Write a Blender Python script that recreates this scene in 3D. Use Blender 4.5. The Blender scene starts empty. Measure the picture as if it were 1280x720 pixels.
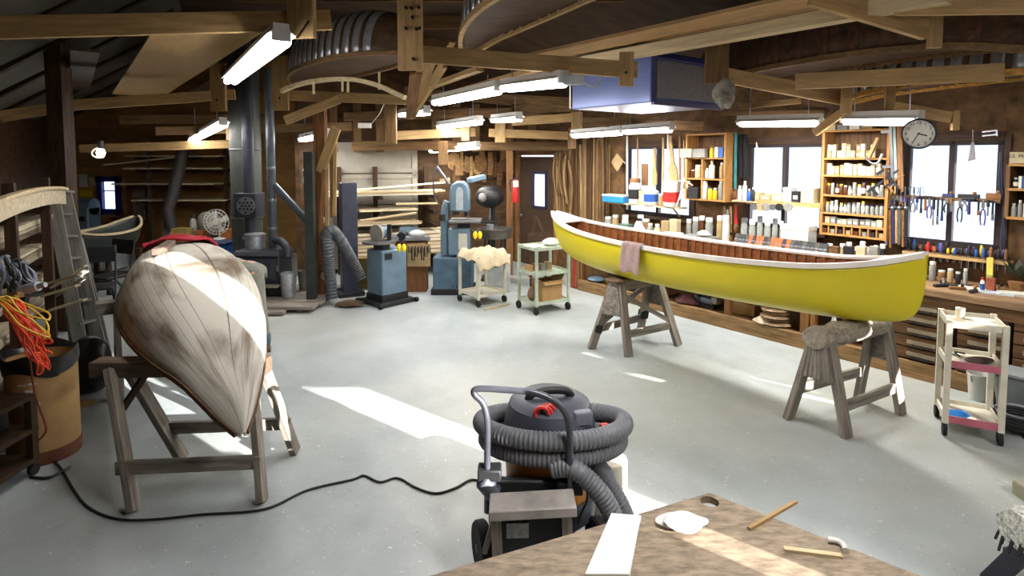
import bpy, bmesh, math, random
from mathutils import Vector, Matrix
R = random.Random(7)
SC = bpy.context.scene
COL = SC.collection
PI = math.pi
F, Y0, H = 720.0, 239.0, 2.2
CP, SP = math.cos(math.radians(3.5)), math.sin(math.radians(3.5))
V = Vector
UP = V((0, 0, 1))

# ---- measuring the place: a pixel of the 1280x720 photograph to a point of the room
def ray(px, py):
    cx, cy = (px-640)/F, -(py-Y0)/F
    return V((cx, CP+cy*SP, -SP+cy*CP))
def at(px, py, D):
    r = ray(px, py); return V((0, 0, H)) + r*(D/r.y)
def atz(px, py, z):
    r = ray(px, py); return V((0, 0, H)) + r*((z-H)/r.z)
def fl(px, py): return atz(px, py, 0)
W0 = V((4.104, 6.661, 0)); U = V((.607, -.795, 0)).normalized(); N = V((-.795, -.607, 0)).normalized()
RW = math.atan2(U.y, U.x)
def W(s, d, z): return W0 + U*s + N*d + UP*z
def wl(px, py, d):
    r = ray(px, py); o = V((0, 0, H)); t = (d-(o-W0).dot(N))/r.dot(N)
    p = o + r*t
    return (p-W0).dot(U), p.z

# ---- materials
MATS = {}
def _mat(name):
    m = bpy.data.materials.new(name); m.use_nodes = True
    return m, m.node_tree.nodes, m.node_tree.links, m.node_tree.nodes['Principled BSDF']
def lin(c):
    return tuple(((x/255)/12.92 if x/255 <= .04045 else (((x/255)+.055)/1.055)**2.4) for x in c) + (1,)
def mat(name, col, rough=.6, metal=0, var=.18, scale=6, bump=0, grain=None, spec=.5):
    """a mottled procedural surface; grain = stretch of the pattern across the board"""
    if name in MATS: return MATS[name]
    m, n, l, b = _mat(name)
    c = lin(col)
    if grain:
        a = n.new('ShaderNodeAttribute'); a.attribute_name = 'gr'; vec = a.outputs['Vector']
        mp = n.new('ShaderNodeMapping'); mp.inputs['Scale'].default_value = (1, grain, grain)
        l.new(vec, mp.inputs['Vector']); vec = mp.outputs['Vector']
    else:
        tc = n.new('ShaderNodeTexCoord'); vec = tc.outputs['Object']
    no = n.new('ShaderNodeTexNoise'); no.inputs['Scale'].default_value = scale; no.inputs['Detail'].default_value = 5; no.inputs['Roughness'].default_value = .62
    l.new(vec, no.inputs['Vector'])
    cr = n.new('ShaderNodeValToRGB')
    cr.color_ramp.elements[0].position = .3; cr.color_ramp.elements[1].position = .72
    k0, k1 = 1-var*1.6, 1+var
    cr.color_ramp.elements[0].color = tuple(max(0, x*k0) for x in c[:3])+(1,)
    cr.color_ramp.elements[1].color = tuple(min(1, x*k1) for x in c[:3])+(1,)
    l.new(no.outputs['Fac'], cr.inputs['Fac']); l.new(cr.outputs['Color'], b.inputs['Base Color'])
    b.inputs['Roughness'].default_value = rough; b.inputs['Metallic'].default_value = metal
    b.inputs['Specular IOR Level'].default_value = spec
    if bump:
        bp = n.new('ShaderNodeBump'); bp.inputs['Strength'].default_value = bump; bp.inputs['Distance'].default_value = .01
        l.new(no.outputs['Fac'], bp.inputs['Height']); l.new(bp.outputs['Normal'], b.inputs['Normal'])
    MATS[name] = m; return m
def wood(name, col, rough=.65, var=.3, grain=9, scale=3.0, bump=.15): return mat(name, col, rough, 0, var, scale, bump, grain, .3)
def emit(name, col, strength):
    if name in MATS: return MATS[name]
    m, n, l, b = _mat(name); c = lin(col)
    b.inputs['Base Color'].default_value = c; b.inputs['Emission Color'].default_value = c; b.inputs['Emission Strength'].default_value = strength
    MATS[name] = m; return m
def glass(name, tint=(235, 242, 250), gloss=.08):
    if name in MATS: return MATS[name]
    m, n, l, b = _mat(name); n.remove(b)
    t = n.new('ShaderNodeBsdfTransparent'); t.inputs['Color'].default_value = lin(tint)
    g = n.new('ShaderNodeBsdfGlossy'); g.inputs['Roughness'].default_value = .05
    x = n.new('ShaderNodeMixShader'); x.inputs['Fac'].default_value = gloss
    l.new(t.outputs[0], x.inputs[1]); l.new(g.outputs[0], x.inputs[2]); l.new(x.outputs[0], n['Material Output'].inputs['Surface'])
    MATS[name] = m; return m

# ---- mesh builder: everything is added in room coordinates (or through .M)
class MB:
    def __init__(s, M=None): s.v = []; s.f = []; s.g = []; s.M = M or Matrix()
    def add(s, vs, fs, gs=None):
        o = len(s.v); vs = [V(p) for p in vs]
        off = V((R.uniform(0, 9), R.uniform(0, 9), R.uniform(0, 9)))
        s.g += [(V(p)+off) for p in (gs or vs)]
        s.v += [s.M @ p for p in vs]; s.f += [tuple(i+o for i in f) for f in fs]
        return s
    def box(s, c, size, rz=0, M=None):
        x, y, z = [k/2 for k in size]; T = M if M is not None else Matrix.Rotation(rz, 3, 'Z')
        loc = [V((i*x, j*y, k*z)) for i in (-1, 1) for j in (-1, 1) for k in (-1, 1)]
        ax = max(range(3), key=lambda i: size[i]); order = [ax]+[i for i in range(3) if i != ax]
        gs = [V((p[order[0]], p[order[1]], p[order[2]])) for p in loc]
        return s.add([V(c)+T@p for p in loc], [(0, 1, 3, 2), (4, 6, 7, 5), (0, 4, 5, 1), (2, 3, 7, 6), (0, 2, 6, 4), (1, 5, 7, 3)], gs)
    def hexa(s, lo, hi):
        """two quads of four points each, joined"""
        return s.add(list(lo)+list(hi), [(3, 2, 1, 0), (4, 5, 6, 7), (0, 1, 5, 4), (1, 2, 6, 5), (2, 3, 7, 6), (3, 0, 4, 7)])
    def beam(s, p, q, w, h, up=UP):
        """w across, h along 'up'"""
        p, q = V(p), V(q); d = q-p; x = d.normalized(); y = V(up).cross(x)
        if y.length < 1e-4: y = V((1, 0, 0)).cross(x) if abs(x.x) < .9 else V((0, 1, 0)).cross(x)
        y.normalize(); z = x.cross(y)
        M = Matrix((x, y, z)).transposed()
        return s.box((p+q)/2, (d.length, w, h), M=M)
    def tube(s, pts, r, n=8, closed=False, rf=None, cap=True):
        pts = [V(p) for p in pts]; k = len(pts); vs = []; fs = []; gs = []; prev = None; L = 0
        for i, p in enumerate(pts):
            a = pts[(i-1) % k] if closed or i else p; b = pts[(i+1) % k] if closed or i < k-1 else p
            t = (b-a).normalized()
            if prev is None:
                nrm = UP.cross(t)
                if nrm.length < .05: nrm = V((1, 0, 0)).cross(t)
            else: nrm = prev - t*prev.dot(t)
            nrm.normalize(); prev = nrm; bn = t.cross(nrm)
            rr = rf(i/(k-1)) if rf else r
            if i: L += (p-pts[i-1]).length
            for j in range(n):
                A = 2*PI*j/n
                vs.append(p + nrm*math.cos(A)*rr + bn*math.sin(A)*rr); gs.append(V((L, math.cos(A)*rr, math.sin(A)*rr)))
        for i in range(k if closed else k-1):
            for j in range(n):
                a, b = i*n+j, i*n+(j+1) % n; c = ((i+1) % k)*n
                fs.append((a, b, c+(j+1) % n, c+j))
        if cap and not closed: fs += [tuple(range(n))[::-1], tuple(range((k-1)*n, k*n))]
        return s.add(vs, fs, gs)
    def lathe(s, prof, c=(0, 0, 0), n=20, M=None):
        T = M if M is not None else Matrix.Identity(3); vs = []; fs = []; k = len(prof)
        for r, z in prof:
            for j in range(n):
                A = 2*PI*j/n; vs.append(V(c)+T@V((max(r, 1e-4)*math.cos(A), max(r, 1e-4)*math.sin(A), z)))
        for i in range(k-1):
            for j in range(n): fs.append((i*n+j, i*n+(j+1) % n, (i+1)*n+(j+1) % n, (i+1)*n+j))
        fs += [tuple(range(n))[::-1], tuple(range((k-1)*n, k*n))]
        return s.add(vs, fs)
    def cyl(s, p, q, r, n=14, r2=None):
        p, q = V(p), V(q); d = q-p; z = d.normalized(); x = z.orthogonal().normalized(); y = z.cross(x)
        M = Matrix((x, y, z)).transposed()
        return s.lathe([(r, 0), (r2 if r2 is not None else r, d.length)], p, n, M)
    def prism(s, poly, o, ex, ey, depth):
        """2-D outline in the plane ex, ey through o, extruded by vector depth"""
        o, ex, ey, depth = V(o), V(ex), V(ey), V(depth); k = len(poly)
        a = [o+ex*x+ey*y for x, y in poly]; b = [p+depth for p in a]
        return s.add(a+b, [tuple(range(k))[::-1], tuple(range(k, 2*k))]+[(i, (i+1) % k, k+(i+1) % k, k+i) for i in range(k)])
    def loft(s, rings, closed=True, caps=True):
        n = len(rings[0]); k = len(rings); vs = [p for r in rings for p in r]; fs = []
        for i in range(k-1):
            for j in range(n if closed else n-1): fs.append((i*n+j, i*n+(j+1) % n, (i+1)*n+(j+1) % n, (i+1)*n+j))
        if caps and closed: fs += [tuple(range(n))[::-1], tuple(range((k-1)*n, k*n))]
        return s.add(vs, fs)
    def ell(s, c, r, n=12, m=8, M=None):
        T = M if M is not None else Matrix.Identity(3)
        rings = []
        for i in range(1, m):
            t = PI*i/m
            rings.append([V(c)+T@V((r[0]*math.sin(t)*math.cos(2*PI*j/n), r[1]*math.sin(t)*math.sin(2*PI*j/n), -r[2]*math.cos(t))) for j in range(n)])
        return s.loft(rings)
    def wb(s, x0, x1, y0, y1, d0, d1):
        """box on the right-hand wall from its front outline in the photograph; d = distance from the wall"""
        xm, ym = (x0+x1)/2, (y0+y1)/2
        s0, _ = wl(x0, ym, d1); s1, _ = wl(x1, ym, d1); _, z1 = wl(xm, y0, d1); _, z0 = wl(xm, y1, d1)
        return s.box(W((s0+s1)/2, (d0+d1)/2, (z0+z1)/2), (s1-s0, d1-d0, z1-z0), RW)
    def build(s, name, m, parent=None, label=None, cat=None, group=None, kind=None, bev=0, sol=0, sub=0, smooth=True, ang=38, recalc=True):
        me = bpy.data.meshes.new(name)
        o = bpy.data.objects.new(name, me); COL.objects.link(o)
        if parent is not None: inv = MATS_ROOT[parent.name].inverted()
        else:
            xs = [p.x for p in s.v]; ys = [p.y for p in s.v]; zs = [p.z for p in s.v]
            T = Matrix.Translation(((min(xs)+max(xs))/2, (min(ys)+max(ys))/2, min(zs))); inv = T.inverted(); o.location = T.to_translation()
            MATS_ROOT[o.name] = T
        me.from_pydata([inv @ p for p in s.v], [], s.f)
        a = me.attributes.new('gr', 'FLOAT_VECTOR', 'POINT')
        a.data.foreach_set('vector', [c for p in s.g for c in p])
        if recalc:
            bm = bmesh.new(); bm.from_mesh(me); bmesh.ops.recalc_face_normals(bm, faces=bm.faces); bm.to_mesh(me); bm.free()
        if smooth:
            me.polygons.foreach_set('use_smooth', [True]*len(me.polygons)); me.set_sharp_from_angle(angle=math.radians(ang))
        me.materials.append(m); me.update()
        if parent is not None: o.parent = parent; MATS_ROOT[o.name] = MATS_ROOT[parent.name]
        if sol: md = o.modifiers.new('thick', 'SOLIDIFY'); md.thickness = sol; md.offset = 0
        if sub: md = o.modifiers.new('sub', 'SUBSURF'); md.levels = md.render_levels = sub
        if bev: md = o.modifiers.new('bev', 'BEVEL'); md.width = bev; md.segments = 2; md.limit_method = 'ANGLE'; md.angle_limit = .7
        return tag(o, label, cat, group, kind)
MATS_ROOT = {}
def tag(o, label=None, cat=None, group=None, kind=None):
    if label: o['label'] = label
    if cat: o['category'] = cat
    if group: o['group'] = group
    if kind: o['kind'] = kind
    return o
def thing(name, label, cat, loc=(0, 0, 0), rz=0, group=None, kind=None):
    o = bpy.data.objects.new(name, None); COL.objects.link(o); o.empty_display_size = .1
    o.location = loc; o.rotation_euler = (0, 0, rz)
    MATS_ROOT[o.name] = Matrix.Translation(V(loc)) @ Matrix.Rotation(rz, 4, 'Z')
    return tag(o, label, cat, group, kind)
def kids(o): return [c for c in bpy.data.objects if c.parent is o]
def copy_tree(o, M, label=None, group=None):
    """a copy of a thing and of its parts and sub-parts, standing at matrix M"""
    def rec(a, par):
        c = a.copy(); COL.objects.link(c)
        if par is not None: c.parent = par
        for k in KIDS.get(a.name) or kids(a): rec(k, c)
        return c
    KIDS = {}
    c = rec(o, None); c.matrix_world = M
    MATS_ROOT[c.name] = M
    if label: c['label'] = label
    if group: c['group'] = group
    return c
def frame(loc, rz): return Matrix.Translation(V(loc)) @ Matrix.Rotation(rz, 4, 'Z')
ORD = ['first', 'second', 'third', 'fourth', 'fifth', 'sixth', 'seventh', 'eighth', 'ninth', 'tenth', 'eleventh', 'twelfth', 'thirteenth', 'fourteenth',
       'fifteenth', 'sixteenth', 'seventeenth', 'eighteenth', 'nineteenth', 'twentieth', 'twenty-first', 'twenty-second', 'twenty-third', 'twenty-fourth',
       'twenty-fifth', 'twenty-sixth', 'twenty-seventh', 'twenty-eighth', 'twenty-ninth', 'thirtieth']
def smooth(pts, n=6, closed=False):
    """Catmull-Rom through points"""
    pts = [V(p) for p in pts]; k = len(pts); out = []
    for i in range(k if closed else k-1):
        p0 = pts[(i-1) % k] if closed or i else pts[0]; p1 = pts[i]; p2 = pts[(i+1) % k]; p3 = pts[(i+2) % k] if closed or i+2 < k else pts[-1]
        for j in range(n):
            t = j/n
            out.append(.5*((2*p1)+(p2-p0)*t+(2*p0-5*p1+4*p2-p3)*t*t+(3*p1-p0-3*p2+p3)*t**3))
    if not closed: out.append(pts[-1])
    return out
def interp(tab, x):
    for (a, b), (c, d) in zip(tab, tab[1:]):
        if x <= c: return b+(d-b)*max(0, (x-a))/(c-a)
    return tab[-1][1]

# shared materials
LUMB = wood('pine_lumber', (178, 146, 98), var=.22)
LUMBD = wood('aged_lumber', (120, 92, 58), var=.3)
DARKW = wood('dark_wood', (62, 44, 28), var=.35)
BOARD = wood('pale_board', (205, 186, 148), var=.18)
GREYW = wood('weathered_wood', (140, 132, 122), var=.35, grain=12)
CABW = wood('bench_wood', (112, 82, 52), var=.4)
SHELFW = wood('shelf_wood', (176, 128, 72), var=.22)
OAK = wood('brown_plank', (136, 96, 58), var=.35)
WHITE = mat('white_paint', (225, 225, 220), .5, var=.06)
CREAM = mat('cream_paint', (208, 202, 184), .55, var=.12)
BLACKP = mat('black_plastic', (28, 28, 30), .5, var=.2)
DKMETAL = mat('dark_metal', (52, 54, 58), .45, .6, var=.2)
STEEL = mat('bare_steel', (150, 152, 156), .35, .9, var=.15)
SILVER = mat('galvanised_metal', (200, 205, 212), .34, .7, var=.2, scale=14)
BLUEGREY = mat('blue_grey_enamel', (104, 128, 144), .4, .1, var=.12)
CARD = mat('cardboard', (176, 138, 92), .8, var=.12)
RUBBER = mat('black_rubber', (24, 24, 25), .8, var=.2)
GREENC = mat('pale_green_enamel', (176, 188, 168), .5, .1, var=.16)
GLASS = glass('window_glass')
# =====================================================================  THE ROOM
TAU = .25                                            # sun: rise over run
SUNDIR = V((-.79, .61, 0)).normalized()              # the way its light travels over the floor
def panel(mb, P, holes, a0, a1, z0, z1, th, nrm):
    """a wall sheet in (a, z), P(a, z) a point; rectangular holes (a0, a1, z0, z1) stay open"""
    A = sorted({a0, a1, *[h[i] for h in holes for i in (0, 1) if a0 < h[i] < a1]}); Z = sorted({z0, z1, *[h[i] for h in holes for i in (2, 3) if z0 < h[i] < z1]})
    nrm = V(nrm)*th
    for p, q in zip(A, A[1:]):
        run = None
        cells = []
        for u, w in zip(Z, Z[1:]):
            m, n = (p+q)/2, (u+w)/2
            if any(h[0] < m < h[1] and h[2] < n < h[3] for h in holes): cells.append(None)
            else: cells.append((u, w))
        merged = []
        for c in cells:
            if c and merged and merged[-1] and abs(merged[-1][1]-c[0]) < 1e-6: merged[-1] = (merged[-1][0], c[1])
            else: merged.append(c)
        for c in merged:
            if not c: continue
            b = [P(p, c[0]), P(q, c[0]), P(q, c[1]), P(p, c[1])]
            mb.hexa(b, [x+nrm for x in b])
    return mb
ZC = 4.3
# floor: worn grey-painted concrete with chips, dust and dark scuffs
def floor_mat():
    m, n, l, b = _mat('grey_concrete'); tc = n.new('ShaderNodeTexCoord').outputs['Object']
    def noise(sc, det=6, rough=.6, dist=0):
        k = n.new('ShaderNodeTexNoise'); k.inputs['Scale'].default_value = sc; k.inputs['Detail'].default_value = det; k.inputs['Roughness'].default_value = rough; k.inputs['Distortion'].default_value = dist
        l.new(tc, k.inputs['Vector']); return k.outputs['Fac']
    def ramp(f, p0, c0, p1, c1):
        k = n.new('ShaderNodeValToRGB'); k.color_ramp.elements[0].position = p0; k.color_ramp.elements[0].color = c0; k.color_ramp.elements[1].position = p1; k.color_ramp.elements[1].color = c1
        l.new(f, k.inputs['Fac']); return k.outputs['Color']
    def mix(f, a, c):
        k = n.new('ShaderNodeMix'); k.data_type = 'RGBA'; l.new(f, k.inputs[0])
        for s, i in ((a, 6), (c, 7)):
            if isinstance(s, tuple): k.inputs[i].default_value = s
            else: l.new(s, k.inputs[i])
        return k.outputs[2]
    base = ramp(noise(.9, 8, .65), .3, lin((140, 148, 148)), .7, lin((176, 184, 186)))
    base = mix(ramp(noise(.35, 3), .45, (0, 0, 0, 1), .7, (.5, .5, .5, 1)), base, lin((168, 164, 146)))
    base = mix(ramp(noise(48, 2, .5, .6), .68, (0, 0, 0, 1), .74, (.55, .55, .55, 1)), base, lin((232, 230, 220)))
    base = mix(ramp(noise(36, 3, .5, 1.2), .68, (0, 0, 0, 1), .74, (.6, .6, .6, 1)), base, lin((92, 88, 80)))
    l.new(base, b.inputs['Base Color'])
    r = ramp(noise(3, 5), .3, (.32, .32, .32, 1), .7, (.6, .6, .6, 1)); l.new(r, b.inputs['Roughness'])
    bp = n.new('ShaderNodeBump'); bp.inputs['Strength'].default_value = .08; bp.inputs['Distance'].default_value = .01
    l.new(noise(12, 6), bp.inputs['Height']); l.new(bp.outputs['Normal'], b.inputs['Normal'])
    return m
MB().box((-.5, 6.2, -.1), (24, 15.2, .2)).build('floor', floor_mat(), kind='structure', label='worn grey painted concrete floor of the workshop')
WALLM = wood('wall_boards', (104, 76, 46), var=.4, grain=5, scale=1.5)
WALLD = wood('shaded_wall_boards', (86, 62, 38), var=.4, grain=5, scale=1.5)  # darker copy of wall_boards, with shade put into the colour
PINEW = wood('pine_wall', (168, 126, 70), var=.25, grain=5, scale=1.5)

S_FAR, S_NEAR = -6.78, 9.13
def sz(x, y, d=0): return wl(x, y, d)
def back_to_sun(p):
    """where the sun ray that reaches p comes through: ('right', s, z) or ('near', x, z)"""
    tn = (p.y+.6)/SUNDIR.y
    x = p.x - SUNDIR.x*tn
    tr = -((p-W0).dot(N))/(-SUNDIR.dot(N)) if SUNDIR.dot(N) > 0 else 1e9
    tr = (p-W0).dot(N)/SUNDIR.dot(N)
    if tr < tn:
        q = p - SUNDIR*tr; return 'right', (q-W0).dot(U), p.z+TAU*tr
    return 'near', x, p.z+TAU*tn
WINS = []
for (x0, x1, y0, y1) in ((784, 866, 171, 300), (935, 1031, 177, 290), (1131, 1253, 177, 330)):
    s0, _ = sz(x0, 240); s1, _ = sz(x1, 250); WINS.append((s0, s1))
ZW0, ZW1 = 1.26, 2.36
dx0, _ = sz(650, 250); dx1, _ = sz(694, 250)
_, dzt = sz(672, 194)
DOORZ = dzt
holes = [(a, b, ZW0, ZW1) for a, b in WINS] + [(dx0, dx1, -1, DOORZ)]
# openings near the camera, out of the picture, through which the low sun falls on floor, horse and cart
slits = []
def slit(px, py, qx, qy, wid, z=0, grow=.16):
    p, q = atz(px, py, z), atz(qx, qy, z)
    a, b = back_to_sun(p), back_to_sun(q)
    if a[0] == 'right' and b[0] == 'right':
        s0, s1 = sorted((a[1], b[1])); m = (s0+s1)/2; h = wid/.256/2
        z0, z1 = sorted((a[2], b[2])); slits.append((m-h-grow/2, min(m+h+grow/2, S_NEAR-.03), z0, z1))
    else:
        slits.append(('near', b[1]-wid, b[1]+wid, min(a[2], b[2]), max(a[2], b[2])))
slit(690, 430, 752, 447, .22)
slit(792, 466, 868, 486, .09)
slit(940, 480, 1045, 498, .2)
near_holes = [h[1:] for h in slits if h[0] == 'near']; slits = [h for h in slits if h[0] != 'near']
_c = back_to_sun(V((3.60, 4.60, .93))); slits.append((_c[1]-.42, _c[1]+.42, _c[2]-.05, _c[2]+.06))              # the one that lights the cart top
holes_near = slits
CORNER = (S_FAR, S_NEAR)
mb = MB()
panel(mb, lambda s, z: W(s, 0, z), holes+holes_near, S_FAR, S_NEAR, 0, ZC, .04, -N)
mb.build('wall_right', WALLM, kind='structure', label='board wall with the long workbench and three windows', smooth=False)
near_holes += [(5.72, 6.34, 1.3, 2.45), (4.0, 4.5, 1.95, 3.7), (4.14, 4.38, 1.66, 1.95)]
panel(MB(), lambda x, z: V((x, -.6, z)), near_holes, -5.2, 9.7, 0, ZC, .03, V((0, -1, 0))).build('wall_near', WALLM, kind='structure', smooth=False, label='board wall behind the camera with high windows')
C0, C1, C2 = V((.03, 12.05, 0)), V((-3.95, 10.5, 0)), V((-4.35, 13, 0))
def seg(a, b, z0=0, z1=ZC, th=.06):
    d = (b-a).normalized(); n = V((-d.y, d.x, 0)); L = (b-a).length
    return a, d, n, L
gx0, gx1 = at(413, 190, 11), at(522, 190, 11)
def back_pt(px, py):                                # a pixel on the back wall plane
    d = (C1-C0).normalized(); n = V((d.y, -d.x, 0)); r = ray(px, py); o = V((0, 0, H)); t = (C0-o).dot(n)/r.dot(n); return o+r*t
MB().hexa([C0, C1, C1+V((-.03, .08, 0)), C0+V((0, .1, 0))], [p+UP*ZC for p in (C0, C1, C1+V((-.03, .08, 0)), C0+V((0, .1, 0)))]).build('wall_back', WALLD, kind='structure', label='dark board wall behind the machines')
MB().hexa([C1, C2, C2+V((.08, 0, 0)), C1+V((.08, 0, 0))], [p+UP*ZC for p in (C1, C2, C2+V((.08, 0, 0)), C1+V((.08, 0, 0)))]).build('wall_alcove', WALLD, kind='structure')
WF = 13.0
w4 = [at(126, 224, WF), at(150, 264, WF)]
panel(MB(), lambda x, z: V((x, WF, z)), [(w4[0].x, w4[1].x, w4[1].z, w4[0].z)], -10.4, C2.x, 0, ZC, .06, V((0, 1, 0))).build('wall_far', PINEW, kind='structure', smooth=False, label='pine board wall at the far end with a small window')
L0, L1 = V((-4.7, -.6, 0)), V((-5.35, 3.9, 0)); L2 = V((-10.2, 13, 0))
for a, b, nm in ((L0, L1, 'wall_left'), (L1, L2, 'wall_left')):
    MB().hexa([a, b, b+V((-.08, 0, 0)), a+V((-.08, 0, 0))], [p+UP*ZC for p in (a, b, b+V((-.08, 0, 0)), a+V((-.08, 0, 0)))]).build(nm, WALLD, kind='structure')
# ceiling: dark sheathing, sloping down to the two long walls
CEILM = wood('dark_sheathing', (66, 50, 36), var=.35, grain=6, scale=1.2)
GREYINS = mat('grey_insulation_board', (84, 80, 70), .9, var=.2, scale=2)
MB().box((-.5, 6.2, ZC+.05), (24, 15.4, .1)).build('ceiling', CEILM, kind='structure', label='dark board ceiling above the trusses')
mb = MB()
wr = [W(S_FAR, -.05, 3.25), W(S_NEAR, -.05, 3.25), W(S_NEAR, 2.3, ZC), W(S_FAR, 2.3, ZC)]
mb.hexa(wr, [p+UP*.04 for p in wr]); mb.build('ceiling_slope', CEILM, kind='structure')
mb = MB()
wl_ = [L0+UP*2.9, L1+UP*2.9, L1+V((3, 0, ZC)), L0+V((3, 0, ZC))]; mb.hexa(wl_, [p+UP*.04 for p in wl_])
wl_ = [L1+UP*2.9, L2+UP*2.9, L2+V((3, 0, ZC)), L1+V((3, 0, ZC))]; mb.hexa(wl_, [p+UP*.04 for p in wl_])
mb.build('ceiling_slope', GREYINS, kind='structure', label='grey board lining of the sloping roof')
for k in range(9):                                   # seams of the lining
    a = L1.lerp(L2, k/8.5); MB().beam(a+V((.1, 0, 2.9)), a+V((2.9, 0, ZC-.04)), .06, .06).build('trim_%d' % (k+1), DARKW, kind='structure')

# windows and door
FRAME = wood('window_frame_wood', (50, 40, 38), var=.25)
for i, (a, b) in enumerate(WINS):
    w = thing('window_%d' % (i+1), ['window behind the hanging strips and paddles', 'two-pane window behind the row of spring clamps', 'large two-pane window behind the hanging chisels and hammers'][i], None, W((a+b)/2, 0, ZW0), RW, kind='structure')
    mb = MB(); t = .05
    for p, q in ((a, a+t), (b-t, b), ((a+b)/2-.025, (a+b)/2+.025)): mb.box(W((p+q)/2, -.01, (ZW0+ZW1)/2), (q-p, .07, ZW1-ZW0), RW)
    for z in (ZW0+t/2, ZW1-t/2): mb.box(W((a+b)/2, -.01, z), (b-a, .07, t), RW)
    mb.build('window_frame', FRAME, w)
    for p, q in ((a+t, (a+b)/2-.025), ((a+b)/2+.025, b-t)):
        MB().box(W((p+q)/2, -.02, (ZW0+ZW1)/2), (q-p, .006, ZW1-ZW0-2*t), RW).build('pane', GLASS, w)
    mb = MB()
    for p, q in ((a-.05, a), (b, b+.05)): mb.box(W((p+q)/2, .012, (ZW0+ZW1)/2), (q-p, .025, ZW1-ZW0+.1), RW)
    mb.box(W((a+b)/2, .012, ZW1+.05), (b-a, .025, .07), RW).box(W((a+b)/2, .04, ZW0-.03), (b-a+.1, .09, .05), RW).build('window_casing', wood('dark_casing', (74, 54, 40)), w)
w = thing('window_4', 'small far window in the pine wall with a blue frame', None, V(((w4[0].x+w4[1].x)/2, WF, w4[1].z)), kind='structure')
BLUEF = mat('blue_frame_paint', (40, 36, 120), .5)
cx, cz, wx, wz = (w4[0].x+w4[1].x)/2, (w4[0].z+w4[1].z)/2, w4[1].x-w4[0].x, w4[0].z-w4[1].z
mb = MB()
for dx in (-1, 1): mb.box((cx+dx*(wx/2), WF-.02, cz), (.11, .1, wz+.14))
for dz in (-1, 1): mb.box((cx, WF-.02, cz+dz*wz/2), (wx+.14, .1, .11))
mb.box((cx, WF-.01, cz+.1), (wx, .03, .025)); mb.build('window_frame', BLUEF, w)
MB().box((cx, WF+.02, cz), (wx, .006, wz)).build('pane', GLASS, w)
# the door at the end of the long wall
DOORM = wood('door_brown', (74, 56, 42), var=.2)
g0, _ = sz(667, 240); g1, _ = sz(683.5, 240); _, gz1 = sz(675, 216); _, gz0 = sz(675, 259)
d1 = thing('door_1', 'brown door with a narrow tall glass pane', None, W((dx0+dx1)/2, 0, 0), RW, kind='structure')
panel(MB(), lambda s, z: W(s, -.03, z), [(g0, g1, gz0, gz1)], dx0+.03, dx1-.03, .01, DOORZ-.03, .045, N).build('door_panel', DOORM, d1, smooth=False)
MB().box(W((g0+g1)/2, -.01, (gz0+gz1)/2), (g1-g0, .006, gz1-gz0), RW).build('pane', GLASS, d1)
mb = MB()
for s in (g0, g1): mb.box(W(s, .02, (gz0+gz1)/2), (.05, .03, gz1-gz0+.05), RW)
for z in (gz0, gz1): mb.box(W((g0+g1)/2, .02, z), (g1-g0+.05, .03, .05), RW)
mb.build('pane_frame', mat('dark_blue_trim', (42, 38, 70), .5), d1)
mb = MB()
for s in (dx0-.05, dx1+.05): mb.box(W(s, .02, DOORZ/2), (.1, .05, DOORZ), RW)
mb.box(W((dx0+dx1)/2, .02, DOORZ+.05), (dx1-dx0+.2, .05, .1), RW); mb.build('door_frame', OAK, d1)
s, z = sz(656, 268); MB().ell(W(dx0+.13, .07, 1.0), (.035, .035, .035)).cyl(W(dx0+.13, 0, 1.0), W(dx0+.13, .07, 1.0), .015).build('door_knob', STEEL, d1)
# overhead door on the back wall: pale panels behind the lumber
d2 = thing('door_2', 'pale panelled overhead door behind the lumber rack', None, back_pt(468, 300).xy.to_3d(), kind='structure')
p00, p10 = back_pt(408, 238), back_pt(521, 238); zt = back_pt(468, 176).z; zb = .1
dd = (p10-p00).normalized(); dn = V((dd.y, -dd.x, 0)); Ld = (p10-p00).length; p00.z = 0
for k in range(4):
    z0 = zb+(zt-zb)*k/4; z1 = zb+(zt-zb)*(k+1)/4-.015
    mb = MB(); c = p00+dd*Ld/2+dn*.06; rz = math.atan2(dd.y, dd.x)
    mb.box(c+UP*(z0+z1)/2, (Ld, .04, z1-z0), rz)
    for z in (z0+.05, z1-.05): mb.box(c+dn*.03+UP*z, (Ld, .03, .07), rz)
    for x in (-1, 1): mb.box(c+dn*.03+dd*x*(Ld/2-.06)+UP*(z0+z1)/2, (.1, .03, z1-z0), rz)
    mb.build('door_panel', mat('pale_door_paint', (158, 154, 142), .6, var=.08), d2)

# outside: snow and a strip of distant trees
MB().box((30, 8, -.35), (70, 90, .1)).build('ground', mat('snow', (236, 240, 248), .9, var=.05), kind='structure', label='snow covered ground outside the windows')
MB().box((-20, 40, -.40), (60, 50, .1)).build('ground', MATS['snow'], kind='structure', label='snow covered ground behind the far wall')

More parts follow.
